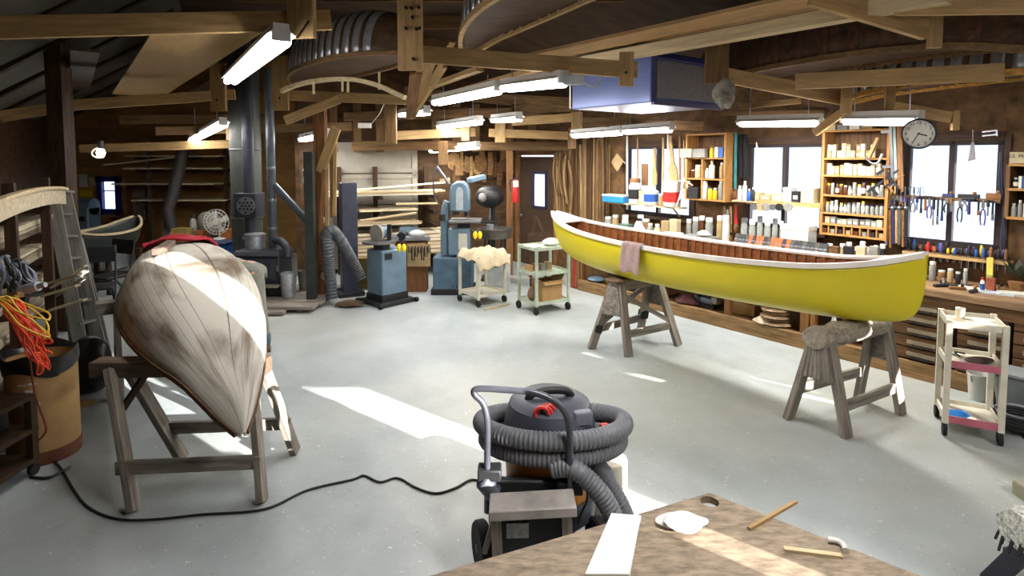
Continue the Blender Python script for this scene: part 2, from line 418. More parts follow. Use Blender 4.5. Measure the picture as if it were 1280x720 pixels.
# ---- camera, sun, sky
cam = bpy.data.cameras.new('camera'); cam.sensor_width = 36; cam.lens = F/1280*36; cam.shift_y = -(360-Y0)/1280; cam.clip_start = .02
co = bpy.data.objects.new('camera', cam); COL.objects.link(co); co.location = (0, 0, H); co.rotation_euler = (math.radians(90-3.5), 0, 0); SC.camera = co
def lamp(name, kind, loc, energy, col=(1, 1, 1)):
    l = bpy.data.lights.new(name, kind); l.energy = energy; l.color = col; o = bpy.data.objects.new(name, l); COL.objects.link(o); o.location = loc; return o
sun = lamp('sun', 'SUN', (8, -6, 5), 29, (1, .97, .93)); sun.data.angle = math.radians(.2)
sun.rotation_euler = V((SUNDIR.x, SUNDIR.y, -TAU)).to_track_quat('-Z', 'Y').to_euler()
wd = bpy.data.worlds.new('sky'); SC.world = wd; wd.use_nodes = True; n = wd.node_tree.nodes; l = wd.node_tree.links
tc = n.new('ShaderNodeTexCoord'); sx = n.new('ShaderNodeSeparateXYZ'); cr = n.new('ShaderNodeValToRGB'); l.new(tc.outputs['Generated'], sx.inputs[0]); l.new(sx.outputs['Z'], cr.inputs['Fac'])
cr.color_ramp.elements[0].position = 0; cr.color_ramp.elements[0].color = (.88, .93, 1, 1); cr.color_ramp.elements[1].position = .5; cr.color_ramp.elements[1].color = (.55, .7, 1, 1)
l.new(cr.outputs['Color'], n['Background'].inputs['Color']); n['Background'].inputs['Strength'].default_value = 2.0
SC.view_settings.view_transform = 'Standard'; SC.view_settings.look = 'None'; SC.view_settings.gamma = 1; SC.view_settings.use_curve_mapping = False
SC.view_settings.exposure = 0.0
SC.cycles.use_denoising = True; SC.cycles.max_bounces = 8; SC.cycles.transparent_max_bounces = 12; SC.cycles.sample_clamp_indirect = 6; SC.cycles.caustics_reflective = False; SC.cycles.caustics_refractive = False
def window_light(name, c, sx, sy, nrm, energy, col=(.85, .93, 1)):
    o = lamp(name, 'AREA', c, energy, col); o.data.shape = 'RECTANGLE'; o.data.size = sx; o.data.size_y = sy
    o.rotation_euler = V(nrm).to_track_quat('-Z', 'Z').to_euler(); return o
for a, b in WINS:
    pass
# =====================================================================  FLUORESCENT LIGHTS
TUBE = emit('lit_tube', (255, 250, 248), 22)
def fluor(far, near, label, watts, zf=None, wid=.14, hang=True, two=True):
    c = (far+near)/2; d = (near-far); L = d.length; x = d.normalized(); side = UP.cross(x).normalized(); up = x.cross(side)
    rz = math.atan2(d.y, d.x)
    t = thing('fluorescent_light', label, 'light', c, rz, 'fluorescent lights under the trusses')
    MB().beam(far+up*.07, near+up*.07, wid*.7, .05, up).build('housing', WHITE, t)
    refl = MB()
    for sgn in (-1, 1):
        a, b = far+side*sgn*wid*.32+up*.05, near+side*sgn*wid*.32+up*.05; e = side*sgn*wid*.3-up*.03
        refl.hexa([a, b, b+up*.006, a+up*.006], [a+e, b+e, b+e+up*.006, a+e+up*.006])
    refl.build('reflector', WHITE, t)
    for sgn in ((-1, 1) if two else (0,)):
        o = side*sgn*wid*.24
        MB().cyl(far+x*.04+o, near-x*.04+o-up*.012, .034, 12).build('tube', TUBE, t)
    for p, q in ((far, far+x*.04), (near-x*.04, near)): MB().beam(p+up*.02, q+up*.02, wid*.8, .07, up).build('lamp_holder', WHITE, t)
    if hang:
        for k in (.15, .85):
            p = far.lerp(near, k)+up*.09; MB().cyl(p, V((p.x, p.y, max(p.z+.05, 3.05))), .006, 6).build('hanging_chain', STEEL, t)
    o = lamp('fluorescent_glow', 'AREA', c-up*.04, watts, (1, .97, .93)); o.data.shape = 'RECTANGLE'; o.data.size = L*.9; o.data.size_y = wid
    M = Matrix((x, side, up)).transposed(); o.rotation_euler = M.to_euler()
    return t
G = 1.0
fluor(at(288, 102, 6.0), at(352, 48, 3.7), 'double tube fluorescent light beside the pale hanging boards over the upturned hull', 10)
fluor(at(544, 129, 7.0), at(624, 112, 5.9), 'short fluorescent light at the far end of the bright pair over the room', 34)
fluor(at(630, 111, 5.8), at(705, 102, 4.9), 'fluorescent light leading to the small grey box beside the blue air cleaner', 44)
fluor(at(716, 170, 9.0), at(778, 165, 8.3), 'farther tube of the pair hanging under the blue air cleaner', 35)
fluor(at(780, 165, 8.25), at(840, 161, 7.6), 'nearer tube of the pair hanging under the blue air cleaner', 35)
fluor(at(923, 155, 6.9), at(1027, 153, 6.2), 'fluorescent light above the middle bench window', 60)
fluor(at(1054, 152, 5.75), at(1152, 151, 5.1), 'fluorescent light beside the round wall clock', 60)
fluor(at(240, 176, 10.8), at(279, 155, 8.0), 'fluorescent light in front of the dark flue panel', 10)
fluor(at(377, 175, 10.2), at(410, 168, 9.0), 'small fluorescent light high above the wooden posts', 25)
fluor(at(502, 144, 9.4), at(534, 140, 8.2), 'fluorescent light partly hidden by the pointed bundle of strips', 25)
fluor(at(549, 159, 10.2), at(600, 152, 8.8), 'fluorescent light crossing the small cross braced hanger', 25)
fluor(at(617, 151, 9.2), at(649, 148, 8.2), 'fluorescent light above the second small cross braced hanger', 25)
fluor(at(538, 189, 11.0), at(598, 183, 10.2), 'low fluorescent light above the bandsaw in front of the back wall', 25)
t = thing('light_bulb', 'bare lit bulb with a cage above the small far window', 'light', at(124, 196, 9), 0)
MB().ell(at(126, 191, 9), (.06, .06, .075)).build('bulb', TUBE, t)
MB().cyl(at(126, 188, 9), at(126, 176, 9), .035).build('socket', BLACKP, t)
MB().tube(smooth([at(128, 183, 9), at(117, 187, 9), at(115, 193, 9), at(121, 197, 9), at(130, 196, 9)], 5), .012).build('cage', CREAM, t)
lamp('bulb_glow', 'POINT', at(126, 198, 8.9), 8, (1, .95, .9)).data.shadow_soft_size = .08
fluor(V((.4, 2.6, 3.0)), V((1.9, .65, 3.0)), 'unseen fill light added over the plywood work table beside the camera', 60)  # added out of view as front fill for the room
fluor(V((3.6, 2.3, 2.98)), V((5.1, .4, 2.98)), 'unseen fill light added over the open floor near the right edge', 62)  # second added fixture, unseen, filling the bench side from the front
# =====================================================================  CANOES
def station_ring(c, across, w, zg, zk, pe, qe, n=18, t0=0., t1=1.):
    out = []
    for i in range(n+1):
        t = PI*(t0+(t1-t0)*i/n); cs, sn = math.cos(t), math.sin(t)
        out.append(c + across*(w*math.copysign(abs(cs)**pe, cs)) + UP*(zg+(zk-zg)*abs(sn)**qe))
    return out
class Hull:
    """a canoe between two ends: tables of half width, gunwale height and keel height against the share of its length"""
    def __init__(s, a, b, beam, zg, zk, fine=2.3, full=.75, pe=.55, lean=0):
        s.a, s.b = V(a).xy.to_3d(), V(b).xy.to_3d(); s.d = s.b-s.a; s.L = s.d.length; s.x = s.d/s.L; s.across = V((-s.x.y, s.x.x, 0))
        s.beam, s.zg, s.zk, s.fine, s.full, s.pe, s.lean = beam, zg, zk, fine, full, pe, lean
    def w(s, u): return s.beam*max(0, 1-abs(2*u-1)**s.fine)**s.full
    def ring(s, u, inset=0, n=18, lo=0., hi=1.):
        e = abs(2*u-1)**3; w = max(.012, s.w(u)-inset); g, k = s.G(u), s.K(u); up = 1 if k > g else -1
        if s.lean: return [p+s.across*s.lean*(p.z-g) for p in station_ring(s.a+s.d*u, s.across, w, g, k-up*inset*min(1, abs(k-g)/.15), s.pe+.75*e, .85+.35*e, n, lo, hi)]
        return station_ring(s.a+s.d*u, s.across, w, g, k-up*inset*min(1, abs(k-g)/.15), s.pe+.75*e, .85+.35*e, n, lo, hi)
    def G(s, u): return curve(s.zg, u)
    def K(s, u): return curve(s.zk, u)
    def edge(s, side, u, out=0): return s.a+s.d*u+s.across*side*max(.0, s.w(u)+out)+UP*s.G(u)
    def stations(s, n=40):                            # closer together at the ends
        return [.5-.5*math.cos(PI*i/n) for i in range(n+1)]
def curve(tab, u):
    """smooth table lookup"""
    for i in range(len(tab)-1):
        x0, y0 = tab[i]; x1, y1 = tab[i+1]
        if u <= x1 or i == len(tab)-2:
            m0 = (y1-tab[i-1][1])/(x1-tab[i-1][0]) if i else (y1-y0)/(x1-x0)
            m1 = (tab[i+2][1]-y0)/(tab[i+2][0]-x0) if i+2 < len(tab) else (y1-y0)/(x1-x0)
            h = x1-x0; t = min(1, max(0, (u-x0)/h)); 
            return (2*t**3-3*t*t+1)*y0+(t**3-2*t*t+t)*h*m0+(-2*t**3+3*t*t)*y1+(t**3-t*t)*h*m1
def rail(mb, pts, w, h, across):
    """a rectangular strip swept along pts"""
    rings = []
    for i, p in enumerate(pts):
        t = (pts[min(i+1, len(pts)-1)]-pts[max(i-1, 0)]).normalized(); y = UP.cross(t).normalized(); z = t.cross(y)
        rings.append([p+y*w/2-z*h/2, p+y*w/2+z*h/2, p-y*w/2+z*h/2, p-y*w/2-z*h/2])
    mb.loft(rings)
# ---- the yellow canoe
YEL = mat('yellow_canoe_paint', (206, 190, 26), .38, var=.05, scale=2)
CEDAR = wood('cedar_ribs', (150, 92, 44), .5, var=.3, grain=4)
CEDARP = wood('cedar_planking', (128, 78, 38), .5, var=.35, grain=3)
GUN = mat('primed_gunwale', (232, 224, 214), .6, var=.08)
yc = Hull((.555, 7.69, 0), (3.155, 4.335, 0), .47, [(0, 1.45), (.08, 1.35), (.2, 1.29), (.5, 1.25), (.8, 1.28), (.92, 1.35), (1, 1.45)],
          [(0, 1.32), (.008, 1.2), (.03, 1.05), (.07, .94), (.14, .87), (.3, .83), (.7, .83), (.86, .84), (.93, .87), (.965, .91), (.985, .98), (.996, 1.12), (1, 1.3)], 2.2, .72, .5)
root = thing('canoe', 'bright yellow wooden canoe with brown ribbed inside resting on two sawhorses', 'canoe', (1.85, 6.02, .83), math.atan2(yc.x.y, yc.x.x))
st = yc.stations(56)
MB().loft([yc.ring(u, 0, 26) for u in st], closed=False).build('hull', YEL, root, sol=.004, recalc=False)
MB().loft([yc.ring(u, .014, 22) for u in st[5:-5]], closed=False).build('inner_planking', CEDARP, root, sol=.003, recalc=False)
for k in range(40):
    u = .055+.89*k/39; hw = .024/yc.L
    MB().loft([yc.ring(u-hw, .018, 14), yc.ring(u-hw, .026, 14), yc.ring(u+hw, .026, 14), yc.ring(u+hw, .018, 14)], closed=False).build('rib', CEDAR, root, recalc=True)
for side in (1, -1):
    us = [.004+.992*i/40 for i in range(41)]
    mb = MB(); rail(mb, [yc.edge(side, u, .012)+UP*.006 for u in us], .034, .042, None); mb.build('outer_gunwale', GUN, root)
    us = us[2:-2]
    mb = MB(); rail(mb, [yc.edge(side, u, -.03)+UP*.008 for u in us], .03, .022, None); mb.build('inner_gunwale', GUN, root)
for u0, u1 in ((.006, .085), (.994, .915)):            # small decks at the ends
    mb = MB(); pts = [(u0+(u1-u0)*i/6) for i in range(7)]
    mb.loft([[yc.edge(1, u)+UP*.02, yc.edge(-1, u)+UP*.02, yc.edge(-1, u)-UP*.002, yc.edge(1, u)-UP*.002] for u in pts]); mb.build('deck', GUN, root)
# towel over the near gunwale
TOWEL = mat('faded_mauve_towel', (158, 134, 130), .95, var=.15, scale=18, bump=.3)
ut0 = .39; mb = MB(); rows = []
for j in range(13):
    r = []
    for i in range(9):
        u = ut0+.062*i/8; e = yc.edge(-1, u); out = -yc.across
        fold = .012*math.sin(i*1.7+j*.2)
        h = (j-3)*.036
        if j < 3: p = e+out*(-.06+.03*j)+UP*(.036+.004*j-.012*(2-j))
        else: p = e+out*(.036+fold+.004*j)+UP*(.03-h*(.93+.07*math.sin(i)))
        r.append(p)
    rows.append(r)
mb.loft(rows, closed=False).build('towel', TOWEL, None, 'faded mauve towel hung over the rim of the yellow canoe', 'towel', sol=.012, sub=1, recalc=False)

# ---- the stripped canoe, upside down, on the left
def plank_mat():
    m, n, l, b = _mat('bare_canoe_planking'); a = n.new('ShaderNodeAttribute'); a.attribute_name = 'gr'; sx = n.new('ShaderNodeSeparateXYZ'); l.new(a.outputs['Vector'], sx.inputs[0])
    def math_(op, x, y=None):
        k = n.new('ShaderNodeMath'); k.operation = op
        for i, v in enumerate((x, y)):
            if v is None: continue
            if isinstance(v, (int, float)): k.inputs[i].default_value = v
            else: l.new(v, k.inputs[i])
        return k.outputs[0]
    fr = math_('FRACT', math_('MULTIPLY', sx.outputs['Y'], 10))
    seam = math_('LESS_THAN', fr, .055)
    no = n.new('ShaderNodeTexNoise'); no.inputs['Scale'].default_value = 3.5; no.inputs['Detail'].default_value = 8; l.new(a.outputs['Vector'], no.inputs['Vector'])
    cr = n.new('ShaderNodeValToRGB'); l.new(no.outputs['Fac'], cr.inputs['Fac'])
    e = cr.color_ramp.elements; e[0].position = .33; e[0].color = lin((92, 76, 56)); e[1].position = .52; e[1].color = lin((188, 184, 172))
    x = n.new('ShaderNodeMix'); x.data_type = 'RGBA'; l.new(math_('MULTIPLY', seam, .75), x.inputs[0]); l.new(cr.outputs['Color'], x.inputs[6]); x.inputs[7].default_value = lin((58, 46, 34))
    l.new(x.outputs[2], b.inputs['Base Color']); b.inputs['Roughness'].default_value = .7; return m
ax = V((-.607, .795, 0)).normalized(); A = V((-1.54, 3.2, 0)); B = A+ax*4.1
zk = [(0, .62), (.012, .68), (.04, .77), (.08, .85), (.15, .97), (.25, 1.10), (.37, 1.21), (.5, 1.29), (.62, 1.335), (.74, 1.33), (.85, 1.26), (.93, 1.12), (.97, .98), (1, .75)]
zg = [(0, .60), (.1, .80), (.18, .84), (.4, .89), (.55, .91), (.75, .90), (.9, .82), (1, .62)]
lc = Hull(A, B, .475, zg, zk, 2.0, .80, .42, -.26)
root = thing('canoe', 'stripped upside-down canoe hull of bare grey planks on a trestle', 'canoe', A.lerp(B, .5)+UP*.9, math.atan2(ax.y, ax.x))
mb = MB(); st = lc.stations(60); rings = [lc.ring(u, 0, 30) for u in st]
mb.loft(rings, closed=False)
mb.g = []
for u, r in zip(st, rings):
    acc = 0
    for i, p in enumerate(r): mb.g.append(V((u*1.5, i/30*1.7+.02, 0)))
mb.build('hull', plank_mat(), root, sol=.012, recalc=False)
for side in (1, -1):
    mb = MB(); rail(mb, [lc.edge(side, .006+.988*i/30, .004)-UP*.004 for i in range(31)], .024, .03, None); mb.build('gunwale', wood('old_gunwale', (96, 66, 38)), root)
REDC = mat('red_cloth', (170, 28, 44), .9, var=.3, scale=7, bump=.4)
# red cloth and block lying on its far bottom
def on_hull(px, py, u0=.3, u1=.98):
    best = None
    for i in range(80):
        u = u0+(u1-u0)*i/79
        for k in range(31):
            r = HR[i][k]; q = proj(r); dd = (q[0]-px)**2+(q[1]-py)**2
            if best is None or dd < best[0]: best = (dd, r, u)
    return best[1]
def proj(p):
    x, y, z = p.x, p.y*CP-(p.z-H)*SP, p.y*SP+(p.z-H)*CP
    return 640+F*x/y, Y0-F*z/y
HR = [lc.ring(.3+.68*i/79, 0, 30) for i in range(80)]
def on_lc(u, t):
    r = lc.ring(u, 0, 30); k = t*30; i = min(29, int(k)); return r[i].lerp(r[i+1], k-i)
rows = []
for j in range(9):
    r = []
    for i in range(13):
        p = on_lc(.70+.14*j/8+.012*math.sin(i*1.3), .30+.54*i/12)
        r.append(p+UP*(.05+.03*math.sin(i*2.1+j)+.04*max(0, math.sin(j*1.1+i*.5))+ (.0 if j else -.015)))
    rows.append(r)
MB().loft(rows, closed=False).build('cloth', REDC, None, 'crumpled red cloth lying on top of the upturned canoe', 'cloth', sol=.02, sub=1, recalc=False)
p = on_lc(.60, .45); MB().beam(p+V((-.02, .16, .075)), p+V((.06, -.20, .05)), .075, .055).build('wood_block', wood('block_wood', (110, 92, 80)), None, 'short brown wood block on top of the upturned canoe before the red cloth', 'block', bev=.005)
# =====================================================================  SAWHORSES
HORSEW = wood('sawhorse_wood', (134, 126, 116), var=.38, grain=10)
RUG = mat('carpet_scrap', (152, 142, 128), 1, var=.3, scale=30, bump=.6)
def leg(mb, foot, top, w=.085, t=.045, up=None): mb.beam(foot, top, w, t, up or UP.cross(V(foot)-V(top))); return mb
def sawhorse(label, feet, top0, top1, zt, rails, carpet):
    """feet: near end left and right, far end left and right"""
    f0, f1, f2, f3 = [V(f) for f in feet]; a, b = V(top0), V(top1); x = (b-a).normalized(); y = V((-x.y, x.x, 0))
    t = thing('sawhorse', label, 'sawhorse', (a+b)/2*1-UP*((a+b)/2).z, math.atan2(x.y, x.x), 'sawhorses under the yellow canoe')
    a.z = b.z = zt-.06
    MB().beam(a, b, .11, .12).build('top_beam', HORSEW, t, bev=.006)
    ends = [(f0, a+x*.07), (f1, a+x*.07), (f2, b-x*.07), (f3, b-x*.07)]
    pts = []
    for f, e in ends:
        sgn = 1 if (f-e).dot(y) > 0 else -1
        top = e+y*sgn*.06+UP*.03
        MB().beam(f, top, .095, .05, y).build('leg', HORSEW, t, bev=.004); pts.append((f, top))
    at_ = lambda k, h: pts[k][0].lerp(pts[k][1], h)
    for i, j, h in rails:
        q0, q1 = at_(i, h), at_(j, h); MB().beam(q0, q1, .03, .085).build('rail', HORSEW, t, bev=.003)
    # end boards
    for i, j in ((0, 1), (2, 3)):
        q = [at_(i, .55), at_(j, .55), at_(j, .97), at_(i, .97)]; o = x*(-.03 if i == 0 else .03)
        MB().hexa([p+o for p in q], [p+o*2 for p in q]).build('end_board', HORSEW, t)
    return t, a, b, x, y, at_
t, a, b, x, y, at_ = sawhorse('weathered sawhorse with crossed braces under the towel end of the yellow canoe', [(.905, 6.46, 0), (1.28, 6.2, 0), (1.58, 7.0, 0), (1.935, 6.58, 0)], (1.13, 6.38, 0), (1.74, 6.80, 0), .80, [(0, 2, .3), (1, 3, .3)], 0)
MB().beam(at_(1, .85), at_(3, .35), .03, .05).build('brace', HORSEW, t); MB().beam(at_(0, .35), at_(2, .9), .03, .05).build('brace', HORSEW, t)
MB().box((a+b)/2-x*.1+UP*.066, (.62, .2, .03), math.atan2(x.y, x.x)).build('padding', mat('brown_carpet_pad', (116, 92, 72), 1, var=.3, scale=30, bump=.5), t, bev=.02)
MB().beam(at_(0, .28)-UP*.02, at_(0, .36), .09, .08).build('foot_wrap', RUBBER, t); MB().beam(at_(2, .3), at_(2, .42), .09, .09).build('foot_wrap', RUBBER, t)
t, a, b, x, y, at_ = sawhorse('weathered sawhorse with a carpet padded top under the canoe end by the cart', [(2.32, 4.71, 0), (2.62, 4.38, 0), (3.16, 5.13, 0), (3.32, 4.79, 0)], (2.44, 4.53, 0), (3.27, 4.98, 0), .78, [(0, 2, .36), (1, 3, .30)], 0)
rings = []
for i in range(13):
    k = i/12; c = a.lerp(b, -.05+k*1.0)+UP*.025; r = .088+.012*math.sin(i*1.9)
    rings.append([c+y*math.cos(A_)*r*1.15+UP*math.sin(A_)*r*(1 if math.sin(A_) > 0 else .9) for A_ in [2*PI*j/14 for j in range(14)]])
MB().loft(rings).build('carpet_padding', RUG, t)
# slats hanging at the near end, like a skirt of grey strips
for k in range(7):
    q = at_(0, .97).lerp(at_(1, .97), (k+.5)/7); q2 = at_(0, .56).lerp(at_(1, .56), (k+.5)/7)
    MB().beam(q-x*.075, q2-x*.07, .035, .02, x).build('end_slat', HORSEW, t)
# trestle under the stripped canoe: beam, two frames of legs and rails
t = thing('sawhorse', 'weathered trestle holding up the near end of the stripped canoe', 'sawhorse', (-1.98, 3.5, 0))
p, q = at(119, 462, 3.92), at(336, 456, 3.95); p.z = q.z = .735
MB().beam(p, q, .14, .11).build('top_beam', wood('dark_beam', (98, 84, 70)), t, bev=.01)
fA, fB = fl(168, 640), fl(328, 628); tA, tB = p.lerp(q, .13)-UP*.05, p.lerp(q, .93)-UP*.05
fC, fD = fA+V((-.05, .62, 0)), fB+V((-.02, .62, 0))
for f, e in ((fA, tA), (fB, tB)): MB().beam(f, e+V((0, -.075, .06)), .10, .045, V((1, 0, 0))).build('leg', HORSEW, t, bev=.004)
for f, e in ((fC, tA), (fD, tB)): MB().beam(f, e+V((0, .075, .06)), .10, .045, V((1, 0, 0))).build('leg', HORSEW, t, bev=.004)
for (u, v, h, k) in ((fA, fB, .33, -.075), (fC, fD, .33, .075)):
    MB().beam(u.lerp(tA, h)+V((-.04, k*.8, 0)), v.lerp(tB, h)+V((.03, k*.8, 0)), .035, .085).build('rail', HORSEW, t, bev=.003)
MB().beam(fA.lerp(tA, .72)+V((0, .0, 0)), tA.lerp(tB, .2), .03, .04).build('brace', DARKW, t)
t2 = thing('sawhorse', 'trestle half hidden under the far end of the stripped canoe', 'sawhorse', (-3.35, 5.6, 0))
p, q = V((-3.85, 5.25, .79)), V((-2.75, 5.96, .79)); MB().beam(p, q, .14, .11).build('top_beam', HORSEW, t2)
for k in (.12, .88):
    c = p.lerp(q, k); ux = V((-.607, .795, 0))
    for sg in (-1, 1): MB().beam(V((c.x, c.y, 0))+ux*.3*sg, c+ux*.07*sg, .09, .045, (q-p)).build('leg', HORSEW, t2)
    MB().beam(V((c.x, c.y, .3))-ux*.22, V((c.x, c.y, .3))+ux*.22, .03, .08).build('rail', HORSEW, t2)
# =====================================================================  TRUSSES AND WHAT IS STORED ON THEM
BOLT = mat('dark_bolt', (40, 36, 32), .5, .5)
def hanger(tr, x0, x1, y0, y1, D, m=LUMB, bolts=()):
    p, q = at((x0+x1)/2, y0, D), at((x0+x1)/2, y1, D); w = (x1-x0)/F*D
    MB().box((p+q)/2, (w, .045, (p-q).length), -.15).build('hanger', m, tr, bev=.004)
    for bx, by in bolts:
        c = at(bx, by, D-.03); MB().cyl(c, c+V((0, -.03, 0)), .012, 8).build('bolt', BOLT, tr)
def tie(tr, a, b, h=.14, t=.045, m=LUMB, name='tie_beam'): MB().beam(at(*a), at(*b), t, h).build(name, m, tr, bev=.004)
def truss(label, c): return thing('roof_truss', label, 'truss', at(*c), kind='structure')
t = truss('nearest truss with long tie beams and bolted hanging boards', (460, 40, 4.4))
tie(t, (-60, 36, 3.55), (414, 25, 4.2)); hanger(t, 359, 394, -60, 48, 4.05)
MB().beam(at(371, 48, 4.0), at(386, 26, 4.0), .02, .008).build('bolt', BOLT, t)
tie(t, (500, 66, 4.7), (796, 88, 5.15)); hanger(t, 497, 528, -80, 88, 4.6, bolts=((508, 10), (515, 11), (524, 10), (516, 22), (508, 36), (521, 37), (525, 36), (517, 74)))
hanger(t, 774, 792, 65, 108, 5.1, bolts=((782, 91),)); tie(t, (900, 93, 5.4), (1050, 122, 5.75)); hanger(t, 882, 910, 42, 104, 5.35, LUMBD)
tie(t, (994, 102, 5.2), (1255, 90, 4.6)); hanger(t, 1052, 1064, 103, 143, 5.6); hanger(t, 1107, 1118, 100, 146, 5.45)
hanger(t, 1161, 1176, 14, 60, 4.1); tie(t, (1120, 6, 3.9), (1330, 2, 3.4)); tie(t, (1118, 134, 5.3), (1190, 147, 5.0), .1); hanger(t, 1190, 1198, 138, 163, 5.0)
tie(t, (1015, -12, 3.9), (1158, 32, 4.1), .2, .05); tie(t, (1018, 166, 5.9), (1062, 134, 5.6), .08)
t = truss('middle truss with paired hanging boards by the upturned form', (380, 120, 8.1))
tie(t, (94, 131, 7.6), (264, 120, 8.0)); tie(t, (270, 119, 8.05), (294, 118, 8.1)); hanger(t, 263, 283, 80, 139, 8.0, bolts=((272, 125),)); hanger(t, 340, 361, 70, 138, 8.1, bolts=((350, 123),))
tie(t, (360, 119, 8.15), (512, 125, 8.4)); tie(t, (356, 151, 8.0), (424, 124, 8.2), .13, name='brace'); tie(t, (0, 146, 7.2), (94, 131, 7.6))
tie(t, (505, 112, 8.4), (640, 128, 8.6), .1, m=LUMBD); hanger(t, 481, 496, 130, 180, 9.0, LUMBD)
t = truss('farther truss with small cross braced hanging boards', (560, 160, 10))
tie(t, (195, 164, 9.6), (440, 158, 10), .14, m=LUMBD); tie(t, (484, 170, 9.9), (594, 165, 10), .15); hanger(t, 577, 587, 157, 176, 9.9); hanger(t, 619, 632, 152, 178, 9.9)
tie(t, (611, 166, 9.9), (716, 170, 10), .14); tie(t, (640, 152, 9.6), (716, 147, 9.3), .14); hanger(t, 714, 728, 140, 161, 9.2); hanger(t, 283, 298, 158, 175, 9.5)
tie(t, (728, 152, 8.6), (880, 158, 7.9), .13, m=LUMBD); tie(t, (440, 182, 10.4), (720, 183, 10.6), .16, m=LUMBD); tie(t, (100, 186, 10.4), (290, 180, 10.6), .15)
hanger(t, 548, 560, 176, 206, 10.2, LUMBD); hanger(t, 710, 720, 160, 186, 9.6, LUMBD)
tie(t, (925, 133, 7.0), (1001, 126, 6.8), .07); tie(t, (900, 142, 7.4), (1030, 140, 7.0), .05, m=LUMBD)
t = truss('dark truss high in the back', (600, 140, 11))
for a, b in (((430, 146, 10.6), (640, 140, 10.6)), ((560, 120, 10.5), (720, 128, 10)), ((150, 150, 10.6), (340, 148, 10.6)), ((640, 138, 10.8), (740, 132, 9.8)), ((560, 138, 11), (700, 150, 10.6))): tie(t, a, b, .16, m=LUMBD)
for x in (372, 412, 442, 470, 540, 566, 590, 660): hanger(t, x, x+10, 130, 190, 10.7, LUMBD)
# rafters under the ceiling
for k in range(8):
    y = 1.2+k*1.5
    MB().beam((-3.4, y, ZC-.12), (8.6-.55*y, y, ZC-.12), .05, .18).build('trim_rafter', LUMBD, kind='structure')

# ---- forms stored upside down over the tie beams
FORMW = wood('form_planking', (84, 62, 42), var=.35, grain=4)
def form(a, b, beam, dep, label, nb, u0, u1, gun=LUMB, z=None, name='canoe_form', bandm=SILVER, sag=.16, bandw=.05):
    a, b = V(a), V(b); za = a.z
    h = Hull(a, b, beam, [(0, za-sag), (.15, za-sag*.3), (.5, za), (.85, za-sag*.3), (1, za-sag)], [(0, za+.05), (.05, za+dep*.6), (.2, za+dep*.95), (.5, za+dep), (.8, za+dep*.95), (.95, za+dep*.6), (1, za+.05)], 2.2, .75, .5)
    t = thing(name, label, 'canoe form', a.lerp(b, .5), math.atan2(h.x.y, h.x.x))
    MB().loft([h.ring(u, 0, 18) for u in h.stations(30)], closed=False).build('form_shell', FORMW, t, sol=.02, recalc=False)
    for k in range(nb):
        u = u0+(u1-u0)*k/max(1, nb-1); hw = bandw/h.L
        MB().loft([h.ring(u-hw, -.012, 18), h.ring(u+hw, -.012, 18)], closed=False).build('metal_band', bandm, t, sol=.004, recalc=False)
    mb = MB(); mb.loft([[h.edge(1, u, -.02)+UP*.01, h.edge(-1, u, -.02)+UP*.01, h.edge(-1, u, -.02)+UP*.03, h.edge(1, u, -.02)+UP*.03] for u in [.02+.96*i/20 for i in range(21)]]); mb.build('base_board', FORMW, t)
    for side in (1, -1):
        mb = MB(); rail(mb, [h.edge(side, .01+.98*i/24, .01) for i in range(25)], .04, .05, None); mb.build('sheer_strip', gun, t)
    return h
P1, P2 = at(360, 104, 8.3), at(505, 72, 5.9); z1 = 3.26
f1 = form(V((P1.x+.15, P1.y-.1, z1)), V((P2.x+.1, P2.y-.12, z1)), .42, .5, 'upturned canoe form with bright metal bands above the thin bent strip', 17, .06, .86, LUMBD, sag=.05)
P1, P2 = at(536, 62, 5.7), at(690, -30, 3.4)
f2 = form(V((P1.x+.36, P1.y-.05, 3.34)), V((P2.x+.56, P2.y-.36, 3.34)), .30, .5, 'upturned metal banded canoe form leaning over the tall bolted board', 15, .1, .85, LUMB)
P1, P2 = at(900, 98, 7.0), at(1150, 42, 4.7)
f3 = form(V((P1.x-.2, P1.y+.5, 3.08)), V((P2.x+.4, P2.y-.7, 3.08)), .38, .55, 'dark upturned canoe form behind the grey hanging rag', 12, .1, .9, LUMBD, bandm=wood('brown_band', (92, 60, 40)))
P1, P2 = at(1040, 128, 6.3), at(1290, 104, 4.3)
f4 = form(V((P1.x+.1, P1.y, 2.86)), V((P2.x+.55, P2.y-.5, 2.86)), .24, .3, 'upturned canoe form with shiny bands above the light beside the clock', 12, .1, .75, wood('honey_strip', (190, 142, 66)), sag=.1)
# thin bent strip with spacers under the first form
t = thing('bent_strip', 'thin pale strip bent in an arch on spacers under the banded form', 'strip', at(435, 112, 7.8))
arc = smooth([at(352, 114, 6.9), at(366, 108, 6.8), at(395, 101, 6.6), at(435, 99, 6.4), at(470, 106, 6.2), at(506, 122, 6.0)], 6)
mb = MB(); rail(mb, arc, .05, .045, None); mb.build('strip', BOARD, t)
for (x, y0, y1) in ((392, 101, 117), (435, 99, 115), (474, 90, 112), (428, 100, 114)): MB().beam(at(x, y0, 6.45), at(x, y1, 6.5), .025, .025).build('spacer', BOARD, t)
